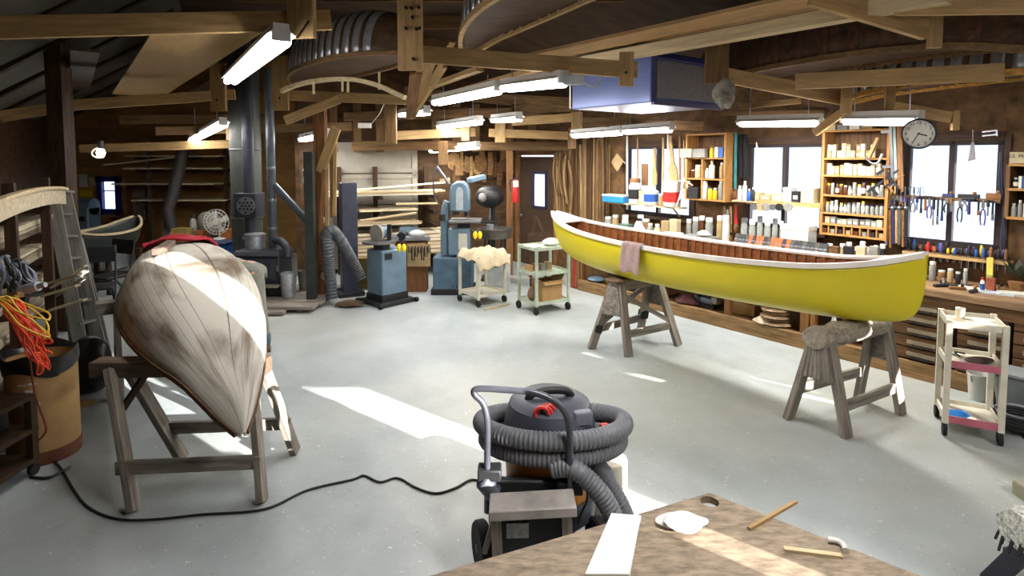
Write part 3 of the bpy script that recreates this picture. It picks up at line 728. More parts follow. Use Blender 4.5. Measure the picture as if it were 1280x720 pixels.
# boards stored flat over the tie beams
def flat(label, far, L, w, z, m=BOARD, th=.03, dirv=None, name='board', group=None):
    p = atz(far[0], far[1], z); d = dirv or U; q = p+d*L
    return MB().beam(p, q, w, th).build(name, m, None, label, 'board', group)
flat('wide pale plank stored overhead, running from the pointed strips to the top', (612, 84), 4.2, .36, 3.28, wood('wide_plank', (176, 142, 96), var=.2))
flat('narrow light plank overhead beside the wide one over the air cleaner', (700, 83), 3.6, .12, 3.2, BOARD, .1)
flat('light plank edge stored overhead above the blue air cleaner', (690, 72), 3.8, .14, 3.33, LUMB, .06)
flat('wide plywood sheet stored overhead between the two left tie beams', (172, 119), 6.6, .72, 3.22, wood('ply_sheet', (150, 122, 78), var=.12), .02)
for i, (x, y, w, z) in enumerate(((100, 112, .25, 3.3), (232, 95, .22, 3.46), (238, 120, .3, 3.32))):
    flat(['dark board stored overhead left of the plywood sheet', 'dark board stored overhead right of the plywood sheet', 'brown board stored overhead near the hanging light'][i], (x, y), 4.5, w, z, DARKW)
# pointed bundle of strips
t = thing('strip_bundle', 'bundle of thin strips hanging down to a point beside the bolted board', 'strips', at(515, 140, 5.6))
for (x, y, w) in ((566, 52, .05), (545, 66, .06), (535, 76, .05), (556, 84, .04), (525, 88, .06), (520, 92, .1)):
    MB().beam(at(x, y, 4.9), at(514+(x-540)*.06, 148, 6.0), w, .02).build('strip', LUMB if w < .1 else OAK, t)
for i, (a, b, m) in enumerate((((560, 118, 7.2), (700, 78, 5.6), LUMB), ((540, 128, 8.3), (640, 96, 7.0), LUMBD), ((528, 112, 7.0), (600, 86, 5.8), LUMB))):
    MB().beam(at(*a), at(*b), .09, .05).build('board', m, None, ['long stored strip above the bright pair of lights', 'dark stored strip above the pair of lights', 'short stored strip behind the first bright light'][i], 'board')
# ---- blue air cleaner
AIRB = mat('blue_cabinet_enamel', (96, 112, 162), .3, .2, var=.05, scale=2); NAVY = mat('navy_trim', (34, 36, 92), .4)
cn = at(815, 128, 5.6); zb_ = 2.72; ca = V((cn.x, cn.y, zb_)); eu = -U*1.12; en = -N*1.18; hz = 0.46
t = thing('air_cleaner', 'blue box air cleaner with a dark mesh grille hanging from the roof', 'air cleaner', ca+eu/2+en/2)
mb = MB(); b = [ca, ca+en, ca+en+eu, ca+eu]; mb.hexa(b, [p+UP*hz for p in b]); mb.build('cabinet', AIRB, t, bev=.01)
g = [ca+en*.05+UP*.05, ca+en*.95+UP*.05, ca+en*.95+UP*(hz-.05), ca+en*.05+UP*(hz-.05)]; o = U*.012
MB().hexa(g, [p+o for p in g]).build('grille', mat('grey_mesh', (128, 124, 128), .7, .2, var=.35, scale=60, bump=.5), t)
mb = MB()
for p, q in ((ca, ca+en), (ca+UP*hz, ca+en+UP*hz)): mb.beam(p+U*.01, q+U*.01, .04, .05)
for p in (ca, ca+en): mb.beam(p+U*.01, p+UP*hz+U*.01, .05, .04)
mb.build('grille_frame', NAVY, t)
for p in b: MB().cyl(p*.98+(ca+eu/2+en/2)*.02+UP*hz, V((p.x, p.y, zb_+hz+.07)), .012, 6).build('hanging_rod', STEEL, t)
# rag hanging at the end of the cleaner
RAGM = mat('grey_white_rag', (150, 144, 132), .95, var=.5, scale=9, bump=.4)
rag = []
c0 = at(906, 116, 5.2)
for j in range(9):
    r = []
    for i in range(14):
        a_ = 2*PI*i/14; k = j/8
        r.append(c0+V((math.cos(a_)*(.03+.07*math.sin(PI*min(1, k*1.05)))*(1+.4*math.sin(3*a_+j*1.3)), math.sin(a_)*.07*(1+.35*math.cos(4*a_+j*1.7)), .13-.27*k+.02*math.sin(2*a_))))
    rag.append(r)
MB().loft(rag).build('rag', RAGM, None, 'grey white rag bundled on the beam end beside the air cleaner', 'rag', sub=1)
# ballast box by the light
t = thing('ballast_box', 'small pale grey electrical box on the end of the bright light', 'electrical box', at(717, 101, 4.85))
MB().box(at(717, 100, 4.85), (.15, .1, .08), -.5).build('box', mat('pale_grey_box', (182, 188, 192), .5), t, bev=.006)
MB().tube(smooth([at(729, 104, 4.85), at(740, 108, 4.9), at(747, 106, 4.95), at(753, 95, 5.05)], 6), .006).build('wire', CREAM, t)
MB().cyl(at(713, 104, 4.9), at(713, 136, 4.95), .006, 6).build('pull_cord', CREAM, t)
t = thing('ballast_box', 'small white electrical box near the wall under the tilted wire', 'electrical box', at(456, 157, 9.5))
MB().box(at(456, 157, 9.5), (.2, .1, .08)).build('box', WHITE, t); MB().tube([at(464, 155, 9.5), at(474, 143, 9.4), at(482, 126, 9.2)], .007).build('wire', CREAM, t)
# ---- round wall clock
c = at(1149, 167, 5.05); fn = V((-.7, -.7, -.12)).normalized(); fx = UP.cross(fn).normalized(); fy = fn.cross(fx)
MC = Matrix((fx, fy, fn)).transposed(); t = thing('wall_clock', 'round white clock with a black rim before the top of the big window', 'clock', c)
r = .128
MB().lathe([(r*.98, -.02), (r*1.04, 0), (r*1.04, .025), (r*.93, .03), (r*.93, .012), (.001, .012)], c, 32, MC).build('rim', BLACKP, t)
MB().lathe([(r*.94, .008), (r*.94, .014), (.001, .015)], c, 32, MC).build('dial', mat('clock_dial', (228, 228, 220), .5, var=.03), t)
def textpart(txt, M, size, m, parent=None, name='lettering', ext=.001):
    cu = bpy.data.curves.new(name, 'FONT'); cu.body = txt; cu.size = size; cu.align_x = 'CENTER'; cu.align_y = 'CENTER'; cu.extrude = ext
    o = bpy.data.objects.new('draft', cu); COL.objects.link(o)
    me = bpy.data.meshes.new_from_object(o.evaluated_get(bpy.context.evaluated_depsgraph_get())); bpy.data.objects.remove(o)
    me.materials.clear(); me.materials.append(m); me.name = name
    o = bpy.data.objects.new(name, me); COL.objects.link(o); o.parent = parent; o.matrix_basis = MATS_ROOT[parent.name].inverted() @ M
    return o
for k in range(1, 13):
    a_ = PI/2-k*PI/6; p = c+fx*math.cos(a_)*r*.74+fy*math.sin(a_)*r*.74+fn*.017
    textpart(str(k), Matrix.Translation(p) @ MC.to_4x4(), .038, BLACKP, t, 'numeral')
for ang, L, w in ((PI/2-(3+35/60)*PI/6, .5, .009), (PI/2-35*PI/30, .72, .006)):
    d = fx*math.cos(ang)+fy*math.sin(ang); MB().beam(c+fn*.02-d*r*.1, c+fn*.02+d*r*L, w, .002, fn).build('clock_hand', BLACKP, t)
# =====================================================================  WORKBENCH AND THE LONG WALL
def sd(px, py, d): return wl(px, py, d)
BD = .75; ZB = .92
def P(px, py, d): s, z = wl(px, py, d); return W(s, d, z)
def on_bench(px, d, z=ZB):
    """the point of the bench top at distance d from the wall, in picture column px"""
    r = ray(px, 300); k = V((r.x, r.y, 0)); o = V((0, 0, 0)); t = (d-(o-W0).dot(N))/k.dot(N); p = k*t; return V((p.x, p.y, z))
sA = sd(722, 365, BD)[0]; sB = sd(1330, 400, BD)[0]
sDr = sd(1104, 420, BD)[0]
t = thing('workbench', 'long wooden workbench with flat drawers and open shelves along the window wall', 'workbench', W((sA+sB)/2, .4, 0), RW)
MB().box(W((sA+sB)/2, .40, ZB-.035), (sB-sA, .80, .07), RW).build('bench_top', wood('bench_top_wood', (140, 112, 82), var=.35), t, bev=.008)
MB().box(W((sDr+sB)/2, BD-.02, ZB-.13), (sB-sDr, .05, .12), RW).build('apron', CABW, t)
MB().box(W((sA+sB)/2, BD-.03, .085), (sB-sA, .07, .17), RW).build('base_board', wood('base_plank', (148, 116, 78), var=.35), t, bev=.004)
MB().box(W((sA+sDr)/2, BD/2, .15), (sDr-sA, BD-.12, .03), RW).build('shelf', CABW, t)
MB().box(W((sA+sB)/2, .03, .45), (sB-sA, .02, .85), RW).build('back_panel', DARKW, t)
for px, w in ((723, .06), (800, .06), (905, .06), (1003, .10), (1013, .05), (1098, .07)):
    s = sd(px, 400, BD)[0]; MB().box(W(s, BD-.09, .5), (w, .09, .75), RW).build('divider', wood('bench_post', (150, 104, 62), var=.3), t, bev=.003)
DRW = wood('drawer_front', (104, 74, 46), var=.35); PLATE = mat('label_plate', (150, 138, 116), .6, var=.15)
cols = [sDr+.03, sd(1192, 440, BD)[0], sd(1262, 440, BD)[0], sB]
for ci in range(3):
    a, b = cols[ci]+.02, cols[ci+1]-.02
    MB().box(W((a+b)/2, .38, .46), (b-a+.03, BD-.14, .62), RW).build('drawer_case', DARKW, t)
    for k in range(5):
        z0 = .19+k*.118
        dw = MB().box(W((a+b)/2, BD-.02, z0+.053), (b-a, .03, .106), RW).build('drawer', DRW, t, bev=.004)
        MB().box(W((a+b)/2+.02, BD+.004, z0+.05), (min(.24, b-a-.1), .014, .036), RW).build('label_plate', PLATE, dw)
        MB().tube([W((a+b)/2-.05, BD, z0+.02), W((a+b)/2-.05, BD+.025, z0+.015), W((a+b)/2+.09, BD+.025, z0+.015), W((a+b)/2+.09, BD, z0+.02)], .006, 6).build('pull', DKMETAL, dw)
# ---- generic small things
def carton(M, w, d, h, m, name, label, group, cat='box', bandm=None):
    t = thing(name, label, cat, M.to_translation(), M.to_euler().z, group)
    MB(M).box((0, 0, h*.44), (w, d, h*.88)).build('body', m, t, bev=.002)
    MB(M).box((0, 0, h*.93), (w*1.03, d*1.03, h*.14)).build('lid', m, t, bev=.002)
    if bandm: MB(M).box((0, -d/2-.001, h*.45), (w*.6, .003, h*.35)).build('paper_label', bandm, t)
    return t
def jar(M, r, h, m, lidm, name, label, group, cat='jar', neck=.6, lab=None):
    t = thing(name, label, cat, M.to_translation(), 0, group)
    MB(M).lathe([(r*.9, 0), (r, h*.05), (r, h*.72), (r*neck, h*.82), (r*neck, h*.86)], n=14).build('body', m, t)
    MB(M).lathe([(r*(neck+.06), h*.85), (r*(neck+.06), h*.99), (r*neck*.9, h)], n=14).build('cap', lidm, t)
    if lab: MB(M).lathe([(r*1.02, h*.2), (r*1.02, h*.58)], n=14).build('paper_label', lab, t)
    return t
IVORY = mat('ivory_carton', (188, 174, 138), .8, var=.1); IVORY2 = mat('tan_carton', (164, 140, 98), .8, var=.12); PAPER = mat('paper', (208, 204, 190), .9, var=.05); GREYBOX = mat('grey_box', (132, 130, 124), .7)
YELP = mat('yellow_plastic', (214, 186, 40), .45, var=.06); BLUEP = mat('blue_plastic', (36, 84, 160), .45, var=.08); REDP = mat('red_plastic', (186, 36, 30), .45, var=.1); ORANGE = mat('orange_plastic', (214, 84, 30), .45, var=.1)
WHITEP = mat('white_plastic', (206, 206, 200), .4, var=.04); AMBER = mat('brown_glass', (88, 50, 30), .25); CLEARJ = mat('jar_glass', (146, 150, 144), .15, var=.15, scale=20); BLUEW = mat('sky_blue_plastic', (38, 132, 196), .45, var=.06); TEAL = mat('teal_plastic', (60, 150, 160), .5)
def wM(px, py, d):                                  # a frame on the wall side: x along the wall, -y into the room
    s, z = wl(px, py, d); return Matrix.Translation(W(s, d, z)) @ Matrix.Rotation(RW, 4, 'Z')
def wsize(x0, x1, y0, y1, d):
    ym, xm = (y0+y1)/2, (x0+x1)/2
    return wl(x1, ym, d)[0]-wl(x0, ym, d)[0], wl(xm, y0, d)[1]-wl(xm, y1, d)[1]
# ---- tall shelf unit between the two big windows
fd = .27
sx0, sx1 = sd(1027, 230, fd)[0], sd(1108, 230, fd)[0]
rows = [(163, 163), (198, 199), (219, 222), (243, 249), (266, 272), (280, 287), (292, 300)]
rz_ = [(sd(1067, (a+b)/2, fd)[1]) for a, b in rows]
t = thing('shelf_unit', 'tall orange-brown wooden shelf unit packed with small cartons and jars', 'shelves', W((sx0+sx1)/2, .14, rz_[-1]), RW)
for s in (sx0, sx1): MB().box(W(s, fd/2, (rz_[0]+rz_[-1])/2), (.03, fd-.02, rz_[0]-rz_[-1]+.03), RW).build('side_panel', SHELFW, t, bev=.002)
for z in rz_: MB().box(W((sx0+sx1)/2, fd/2, z), (sx1-sx0, fd-.02, .022), RW).build('shelf', SHELFW, t, bev=.002)
MB().box(W((sx0+sx1)/2, .012, (rz_[0]+rz_[-1])/2), (sx1-sx0, .012, rz_[0]-rz_[-1]), RW).build('back_panel', CABW, t)
for k in range(1, 8): MB().box(W(sx0+(sx1-sx0)*k/8, fd/2, (rz_[5]+rz_[6])/2), (.012, fd-.03, rz_[5]-rz_[6]-.02), RW).build('partition', SHELFW, t)
def row(shelf, n, hmin, hmax, kind, what, where, group, mats, skip=(), two=0):
    z = rz_[shelf]+.012; L = sx1-sx0-.07; w = L/n
    for i in range(n):
        if i in skip: continue
        s = sx0+.035+w*(i+.5); h = R.uniform(hmin, hmax); m = mats[R.randrange(len(mats))]
        M = Matrix.Translation(W(s, fd-.02-w*.5-R.uniform(0, .03), z)) @ Matrix.Rotation(RW+R.uniform(-.06, .06), 4, 'Z')
        lab = '%s %s from the left on the %s of the tall shelf unit' % (ORD[i], what, where)
        if kind == 'carton':
            carton(M, w*.88, w*.8, h, m, 'carton', lab, group, 'box', PAPER)
            if two and i % 3 != 2:
                carton(M @ Matrix.Translation((R.uniform(-.004, .004), 0, h)), w*.84, w*.75, h*.8, mats[R.randrange(len(mats))], 'carton', lab.replace(what+' from', 'upper '+what+' from'), group, 'box', PAPER)
        else: jar(M, w*.42, h, m, R.choice([WHITEP, STEEL, WHITEP, YELP, DKMETAL]), 'jar', lab, group, 'jar', .75, R.choice([None, PAPER]))
row(1, 12, .08, .10, 'carton', 'carton', 'top packed shelf', 'cartons on the tall shelf unit', [IVORY, IVORY, IVORY2, PAPER], (10, 11), 1)
row(2, 13, .10, .14, 'carton', 'carton', 'second packed shelf', 'cartons on the tall shelf unit', [IVORY, IVORY, IVORY2, PAPER])
row(3, 13, .11, .165, 'jar', 'jar', 'third packed shelf', 'jars on the tall shelf unit', [WHITEP, CLEARJ, WHITEP, AMBER, CLEARJ])
row(4, 13, .11, .15, 'jar', 'jar', 'fourth packed shelf', 'jars on the tall shelf unit', [CLEARJ])
row(5, 10, .06, .085, 'carton', 'flat box', 'fifth packed shelf', 'cartons on the tall shelf unit', [IVORY, GREYBOX, IVORY2, CLEARJ])
for i in range(4):
    s = sx0+.06+i*.13; M = Matrix.Translation(W(s, fd-.09, rz_[0]+.012)) @ Matrix.Rotation(RW, 4, 'Z')
    carton(M, .11, .1, R.uniform(.05, .09), [IVORY, GREYBOX, PAPER, IVORY2][i], 'carton', '%s carton from the left on top of the tall shelf unit' % ORD[i], 'cartons on the tall shelf unit')
for i in range(8):
    s = sx0+(sx1-sx0)*(i+.5)/8; M = Matrix.Translation(W(s, fd-.05, rz_[6]+.012)) @ Matrix.Rotation(RW, 4, 'Z')
    carton(M, .04, .05, .05, [AMBER, GREYBOX, BLACKP, IVORY2][i % 4], 'carton', '%s small box from the left in the pigeonholes of the tall shelf unit' % ORD[i], 'small boxes in the pigeonholes')
t = thing('hanging_bracket', 'angled wooden bracket hanging at the top right of the tall shelf unit', 'bracket', P(1094, 198, .3))
MB().beam(P(1086, 197, .30), P(1098, 172, .30), .05, .03).build('long_arm', LUMB, t); MB().tube(smooth([P(1082, 197, .3), P(1090, 204, .31), P(1098, 203, .31), P(1103, 192, .3)], 6), .012).build('curved_arm', STEEL, t)
# ---- shelf unit with bottles, left of the middle window
fd2 = .30; a0, a1 = sd(857, 215, fd2)[0], sd(905, 215, fd2)[0]
zz = [sd(880, y, fd2)[1] for y in (168, 198, 224, 250)]
t = thing('shelf_unit', 'brown open shelf unit with paint bottles between the paddles and hanging tools', 'shelves', W((a0+a1)/2, .15, zz[-1]), RW)
for s in (a0, a1): MB().box(W(s, fd2/2, (zz[0]+zz[-1])/2), (.03, fd2-.02, zz[0]-zz[-1]+.03), RW).build('side_panel', SHELFW, t)
for z in zz: MB().box(W((a0+a1)/2, fd2/2, z), (a1-a0, fd2-.02, .022), RW).build('shelf', SHELFW, t)
MB().box(W((a0+a1)/2, .012, (zz[0]+zz[-1])/2), (a1-a0, .012, zz[0]-zz[-1]), RW).build('back_panel', CABW, t)
MB().box(W(a0+(a1-a0)*.42, fd2/2, (zz[1]+zz[3])/2), (.02, fd2-.03, zz[1]-zz[3]), RW).build('partition', SHELFW, t)
def place(px0, px1, z, py_top, d):
    """footprint frame, width and height of something standing at height z"""
    p = [on_bench(x, d, z) for x in (px0, (px0+px1)/2, px1)]; w = (p[2]-p[0]).length
    h = wl((px0+px1)/2, py_top, d)[1]-z
    return Matrix.Translation(p[1]) @ Matrix.Rotation(RW, 4, 'Z'), w, max(h, .02)
def std(kind, px0, px1, py, d, z, m, name, label, cat, group=None, lid=None, lab=None, depth=None, neck=.6):
    M, w, h = place(px0, px1, z, py, d)
    if kind == 'c': return carton(M, w, depth or w*.8, h, m, name, label, group, cat, lab)
    return jar(M, w/2, h, m, lid or WHITEP, name, label, group, cat, neck, lab)
wh = 'on the open bottle shelves by the middle window'
std('c', 852, 866, 186, .27, zz[1]+.012, IVORY, 'carton', 'cream carton at the left end of the top open bottle shelf', 'box')
std('c', 867, 883, 186, .24, zz[1]+.012, GREYBOX, 'carton', 'long grey box on the top open bottle shelf', 'box')
std('j', 885, 892, 183, .24, zz[1]+.012, YELP, 'bottle', 'yellow can on the top open bottle shelf', 'can', lid=OAK)
std('c', 894, 898, 184, .24, zz[1]+.012, PAPER, 'book', 'slim white book on the top open bottle shelf', 'book', depth=.12); std('c', 899, 904, 184, .24, zz[1]+.012, BLUEP, 'book', 'slim blue book on the top open bottle shelf', 'book', depth=.12)
std('j', 862, 868, 212, .22, zz[2]+.012, AMBER, 'jar', 'dark brown jar on the middle open bottle shelf', 'jar'); std('j', 868, 876, 206, .24, zz[2]+.012, IVORY, 'jar', 'cream jar on the middle open bottle shelf', 'jar', neck=.85)
std('j', 880, 886, 210, .22, zz[2]+.012, WHITEP, 'bottle', 'short white bottle on the middle open bottle shelf', 'bottle'); std('j', 885, 891, 201, .24, zz[2]+.012, WHITEP, 'bottle', 'tall white bottle on the middle open bottle shelf', 'bottle', lid=IVORY, neck=.4)
std('j', 898, 904, 203, .22, zz[2]+.012, IVORY2, 'bottle', 'tan bottle on the middle open bottle shelf', 'bottle')
std('c', 862, 874, 234, .24, zz[3]+.012, BLACKP, 'carton', 'dark box on the lowest open bottle shelf', 'box'); std('j', 877, 883, 226, .24, zz[3]+.012, WHITEP, 'bottle', 'white bottle on the lowest open bottle shelf', 'bottle', neck=.8)
std('j', 884, 889, 233, .25, zz[3]+.012, YELP, 'bottle', 'yellow bottle with a black top on the lowest open bottle shelf', 'bottle', lid=BLACKP, neck=.7); std('j', 890, 896, 235, .23, zz[3]+.012, YELP, 'bottle', 'shorter yellow bottle on the lowest open bottle shelf', 'bottle', lid=WHITEP)
std('j', 897, 904, 225, .24, zz[3]+.012, GREYBOX, 'bottle', 'grey bottle at the right end of the lowest open bottle shelf', 'bottle')
# ---- thin shelf across the first window
d1_ = .22; zs = sd(806, 256, d1_)[1]; b0, b1 = sd(762, 256, d1_)[0], sd(851, 256, d1_)[0]
t = thing('wall_shelf', 'narrow pale shelf across the first window holding jugs and a blue box', 'shelf', W((b0+b1)/2, .12, zs-.02), RW)
MB().box(W((b0+b1)/2, .16, zs-.01), (b1-b0, .2, .022), RW).build('board', BOARD, t)
for s in (b0+.15, b1-.15): MB().beam(W(s, .03, zs-.16), W(s, .2, zs-.02), .02, .02).build('bracket', LUMB, t)
t = thing('storage_box', 'bright blue plastic box with a pale lid on the narrow window shelf', 'box', P(770, 254, .2))
M, w, h = place(757, 783, zs, 245, .2); MB(M).box((0, 0, h/2), (w, .2, h)).build('body', BLUEW, t, bev=.01); MB(M).box((0, 0, h+.012), (w*1.03, .21, .03)).build('lid', WHITEP, t, bev=.006)
std('j', 787, 799, 223, .2, zs, WHITEP, 'bottle', 'tall white ribbed bottle on the narrow window shelf', 'bottle', lid=OAK, neck=.8, lab=BLACKP)
std('c', 800, 807, 238, .2, zs, IVORY, 'carton', 'small cream carton on the narrow window shelf', 'box', lab=PAPER)
std('j', 806, 821, 232, .2, zs, WHITEP, 'jug', 'white jug with a blue label on the narrow window shelf', 'jug', lab=BLUEP, neck=.5)
std('j', 823, 829, 242, .2, zs, IVORY2, 'cup', 'tan cup beside the white jug on the narrow window shelf', 'cup', neck=.9)
std('j', 830, 848, 226, .19, zs, WHITEP, 'tub', 'large white tub with a red label on the narrow window shelf', 'tub', lab=REDP, neck=.95)
t = thing('wire_stand', 'splayed white folding stand leaning at the end of the narrow window shelf', 'stand', P(852, 255, .3))
for x0, y0, x1, y1 in ((858, 217, 846, 258), (853, 222, 866, 232), (856, 224, 862, 240), (862, 226, 849, 250)): MB().beam(P(x0, y0, .28), P(x1, y1, .28), .02, .012).build('arm', WHITEP, t)
# ---- paddles and strips hanging at the first window
def paddle(px, y0, y1, w0, w1, lean, label):
    t = thing('paddle', label, 'paddle', P(px, y1, .1)); a, b = P(px+lean, y0, .1), P(px, y1, .1)
    ex = U; L = (b-a).length; poly = [(-w0/2, 0), (w0/2, 0), (w0/2, -L*.45), (w1/2, -L*.62), (w1/2, -L*.95), (w1*.3, -L), (-w1*.3, -L), (-w1/2, -L*.95), (-w1/2, -L*.62), (-w0/2, -L*.45)]
    MB().prism(poly, a, ex, (a-b).normalized(), N*.025).build('blade', LUMB, t, bev=.004); MB().cyl(a+N*.012, a+N*.012+UP*.1, .02, 10).build('grip', LUMB, t)
paddle(819, 193, 232, .05, .09, 0, 'short wooden paddle with a square shoulder hanging at the first window'); paddle(844, 178, 232, .06, .14, -5, 'long leaning wooden paddle blade hanging at the first window')
STRIP = [wood('strip_%s' % k, c, var=.25, grain=5) for k, c in (('a', (128, 98, 62)), ('b', (150, 118, 78)), ('c', (96, 70, 44)), ('d', (112, 88, 58)), ('e', (170, 140, 98)))]
x = 697
for i in range(30):
    w = R.uniform(1.6, 3.6); y0 = R.uniform(164, 186); y1 = R.uniform(276, 300); tilt = R.uniform(-1.5, 1.5)
    d = R.choice([.03, .06, .09])
    mb = MB().beam(P(x+tilt, y0, d), P(x, y1, d), .05*w/2.6, .018, N)
    mb.build('hanging_strip', STRIP[R.randrange(5)], None, 'long wooden strip hanging on the wall, %s from the door' % ORD[i], 'strip', 'strips hanging on the wall by the door')
    x += w*.92
for i, (px, y0, y1, w, d, m) in enumerate(((784, 170, 262, .03, .12, WHITEP), (797, 172, 236, .02, .1, LUMB), (829, 172, 240, .03, .1, LUMB), (835, 168, 245, .025, .12, WHITEP), (855, 175, 236, .02, .12, LUMB), (806, 205, 232, .12, .1, OAK), (850, 170, 225, .03, .1, OAK))):
    MB().beam(P(px, y0, d), P(px, y1, d), w, .015, N).build('window_strip', m, None, ['white batten at the left edge of the first window', 'thin strip left of the square shouldered paddle', 'thin strip right of the square shouldered paddle', 'white batten between the two paddles', 'thin strip before the open bottle shelves', 'short brown boards behind the white bottle at the first window', 'brown batten right of the long paddle blade'][i], 'strip')
t = thing('square_panel', 'square pale panel hung by its corner over the strips', 'panel', P(772, 218, .14))
c = P(772, 203, .14); MB().prism([(-.13, 0), (0, .15), (.14, .02), (.01, -.15)], c, U, UP, N*.02).build('panel', IVORY2, t); MB().beam(c+UP*.14, c+U*.17-UP*.02, .012, .012).build('string', PAPER, t)
for i in range(7):                                  # curved templates by the door
    px = 695+i*3.4; a, b = P(px-1+R.uniform(-1, 1), 190+R.uniform(0, 18), .1+.02*(i % 3)), P(px+1, 256+R.uniform(-12, 8), .1+.02*(i % 3)); m = a.lerp(b, .5)+U*.07*(1 if i % 2 else -1)
    MB().tube(smooth([a, m, b], 8), .022, 6).build('curved_template', STRIP[(i*2+1) % 5], None, 'bent wooden rib blank hanging beside the door, %s from it' % ORD[i], 'rib blank', 'bent blanks hanging beside the door')
# ---- middle window: sill shelf, bottles, rings, spring clamps
d2_ = .26; z2 = sd(985, 252, d2_)[1]; b0, b1 = sd(934, 252, d2_)[0], sd(1027, 252, d2_)[0]
t = thing('wall_shelf', 'shelf across the middle window with cream bins and a row of rings under it', 'shelf', W((b0+b1)/2, .14, z2-.05), RW)
MB().box(W((b0+b1)/2, .16, z2-.012), (b1-b0, .24, .024), RW).build('board', BOARD, t); MB().box(W((b0+b1)/2, .275, z2-.03), (b1-b0, .02, .06), RW).build('front_edge', LUMB, t)
for i, (x0, x1, y, m, lb) in enumerate(((937, 951, 240, IVORY, 'cream bin at the left end of the middle window shelf'), (952, 966, 243, IVORY2, 'tan bin next to the left end of the middle window shelf'), (967, 980, 241, IVORY, 'cream bin at the middle of the middle window shelf'), (981, 991, 234, WHITEP, 'white box standing tall on the middle window shelf'), (992, 1001, 239, BLACKP, 'black box on the middle window shelf'), (1003, 1019, 235, IVORY, 'wide cream box at the right end of the middle window shelf'))):
    std('c', x0, x1, y, .2, z2, m, 'storage_bin', lb, 'box', lab=PAPER, depth=.16)
for i, x in enumerate((943, 951, 958, 966, 974, 985)):
    c = P(x, 259, .3); r = .04+.006*(i % 3)
    MB().lathe([(r*.68, -.014), (r, -.014), (r, .014), (r*.68, .014)], c, 18, Matrix((U, UP, N)).transposed()).build('tape_roll', [STEEL, IVORY2, GREYBOX, STEEL, DKMETAL, GREYBOX][i], None, 'ring hanging under the middle window shelf, %s from the left' % ORD[i], 'roll', 'rings hanging under the middle window shelf')
zl = ZB
for i, (x0, x1, y) in enumerate(((926, 934, 272), (936, 944, 274), (946, 953, 270), (955, 963, 275), (965, 972, 273), (974, 979, 276))):
    std('j', x0, x1, y, .22, zl, CLEARJ, 'jar', 'glass jar on the bench below the middle window, %s from the left' % ORD[i], 'jar', 'glass jars below the middle window', lid=[STEEL, WHITEP][i % 2], neck=.8)
t = std('c', 981, 1015, 281, .3, zl, mat('pale_case', (196, 198, 192), .5), 'case', 'long pale case on the bench below the middle window', 'case', depth=.22)
M, w, h = place(983, 998, zl+.24, 273, .3); MB(M).ell((0, 0, .02), (w/2, .06, .05)).ell((w*.3, 0, .01), (w/3, .05, .045)).build('rag', BLACKP, None, 'small dark rag lying on the long pale case', 'rag')
for i, (x0, x1, y, m) in enumerate(((921, 926, 232, WHITEP), (927, 932, 226, WHITEP), (933, 937, 236, BLUEP), (938, 942, 234, BLACKP))):
    std('j', x0, x1, y, .3, z2-.02, m, 'bottle', ['white squeeze bottle beside the black hanging cloth', 'tall white bottle below the black hanging cloth', 'blue bottle at the corner of the middle window', 'black bottle at the corner of the middle window'][i], 'bottle', neck=.5)
sb = W(sd(931, 254, .3)[0], .2, z2-.03); MB().box(sb, (.34, .22, .02), RW).build('bottle_shelf', BOARD, None, 'small shelf holding four bottles beside the middle window', 'shelf')
# black cloth and coloured strips by the middle window
rows = []
for j in range(10):
    k = j/9; rows.append([P(924+11*i/5+.8*math.sin(j+i), 168+60*k, .16+.02*math.sin(i*2.2)) for i in range(6)])
rows[-1] = [p+UP*.03*abs(i-2.5) for i, p in enumerate(rows[-1])]
MB().loft(rows, closed=False).build('hanging_cloth', mat('black_cloth', (24, 22, 26), .95), None, 'long black cloth hanging at the left edge of the middle window', 'cloth', sol=.012)
MB().beam(P(920, 166, .14), P(919, 236, .14), .03, .02, N).build('strip', TEAL, None, 'teal strip hanging left of the black cloth', 'strip')
for i, x in enumerate((945, 948, 952)): MB().tube([P(945.5, 178, .1), P(x, 206, .1), P(x+5*(i-.5), 234, .1)], .006, 6).build('string', PAPER, None, 'white string hanging in the middle window, %s from the left' % ORD[i], 'string', 'strings hanging in the middle window')
# long tools between bottle shelves and middle window
for i, (x, y0, y1, m) in enumerate(((908, 196, 246, STEEL), (911, 200, 250, SILVER), (915, 190, 244, STEEL), (918, 204, 250, DKMETAL), (905, 258, 296, LUMBD), (909, 262, 300, GREYBOX), (913, 258, 304, STRIP[1]), (920, 256, 290, REDP))):
    t = thing('hand_saw' if i < 4 else 'hanging_tool', 'long tool hanging right of the bottle shelves, %s from the left in the %s row' % (ORD[i % 4], 'upper' if i < 4 else 'lower'), 'tool', P(x, y1, .12), 0, 'tools hanging beside the middle window')
    a, b = P(x, y0, .12), P(x, y1, .12); MB().prism([(-.012, 0), (.012, 0), (.034, -(a-b).length*.7), (-.02, -(a-b).length*.7)], a, U, UP, N*.006).build('blade', m, t)
    MB().ell(b+UP*.05, (.035, .02, .07)).build('handle', OAK, t)
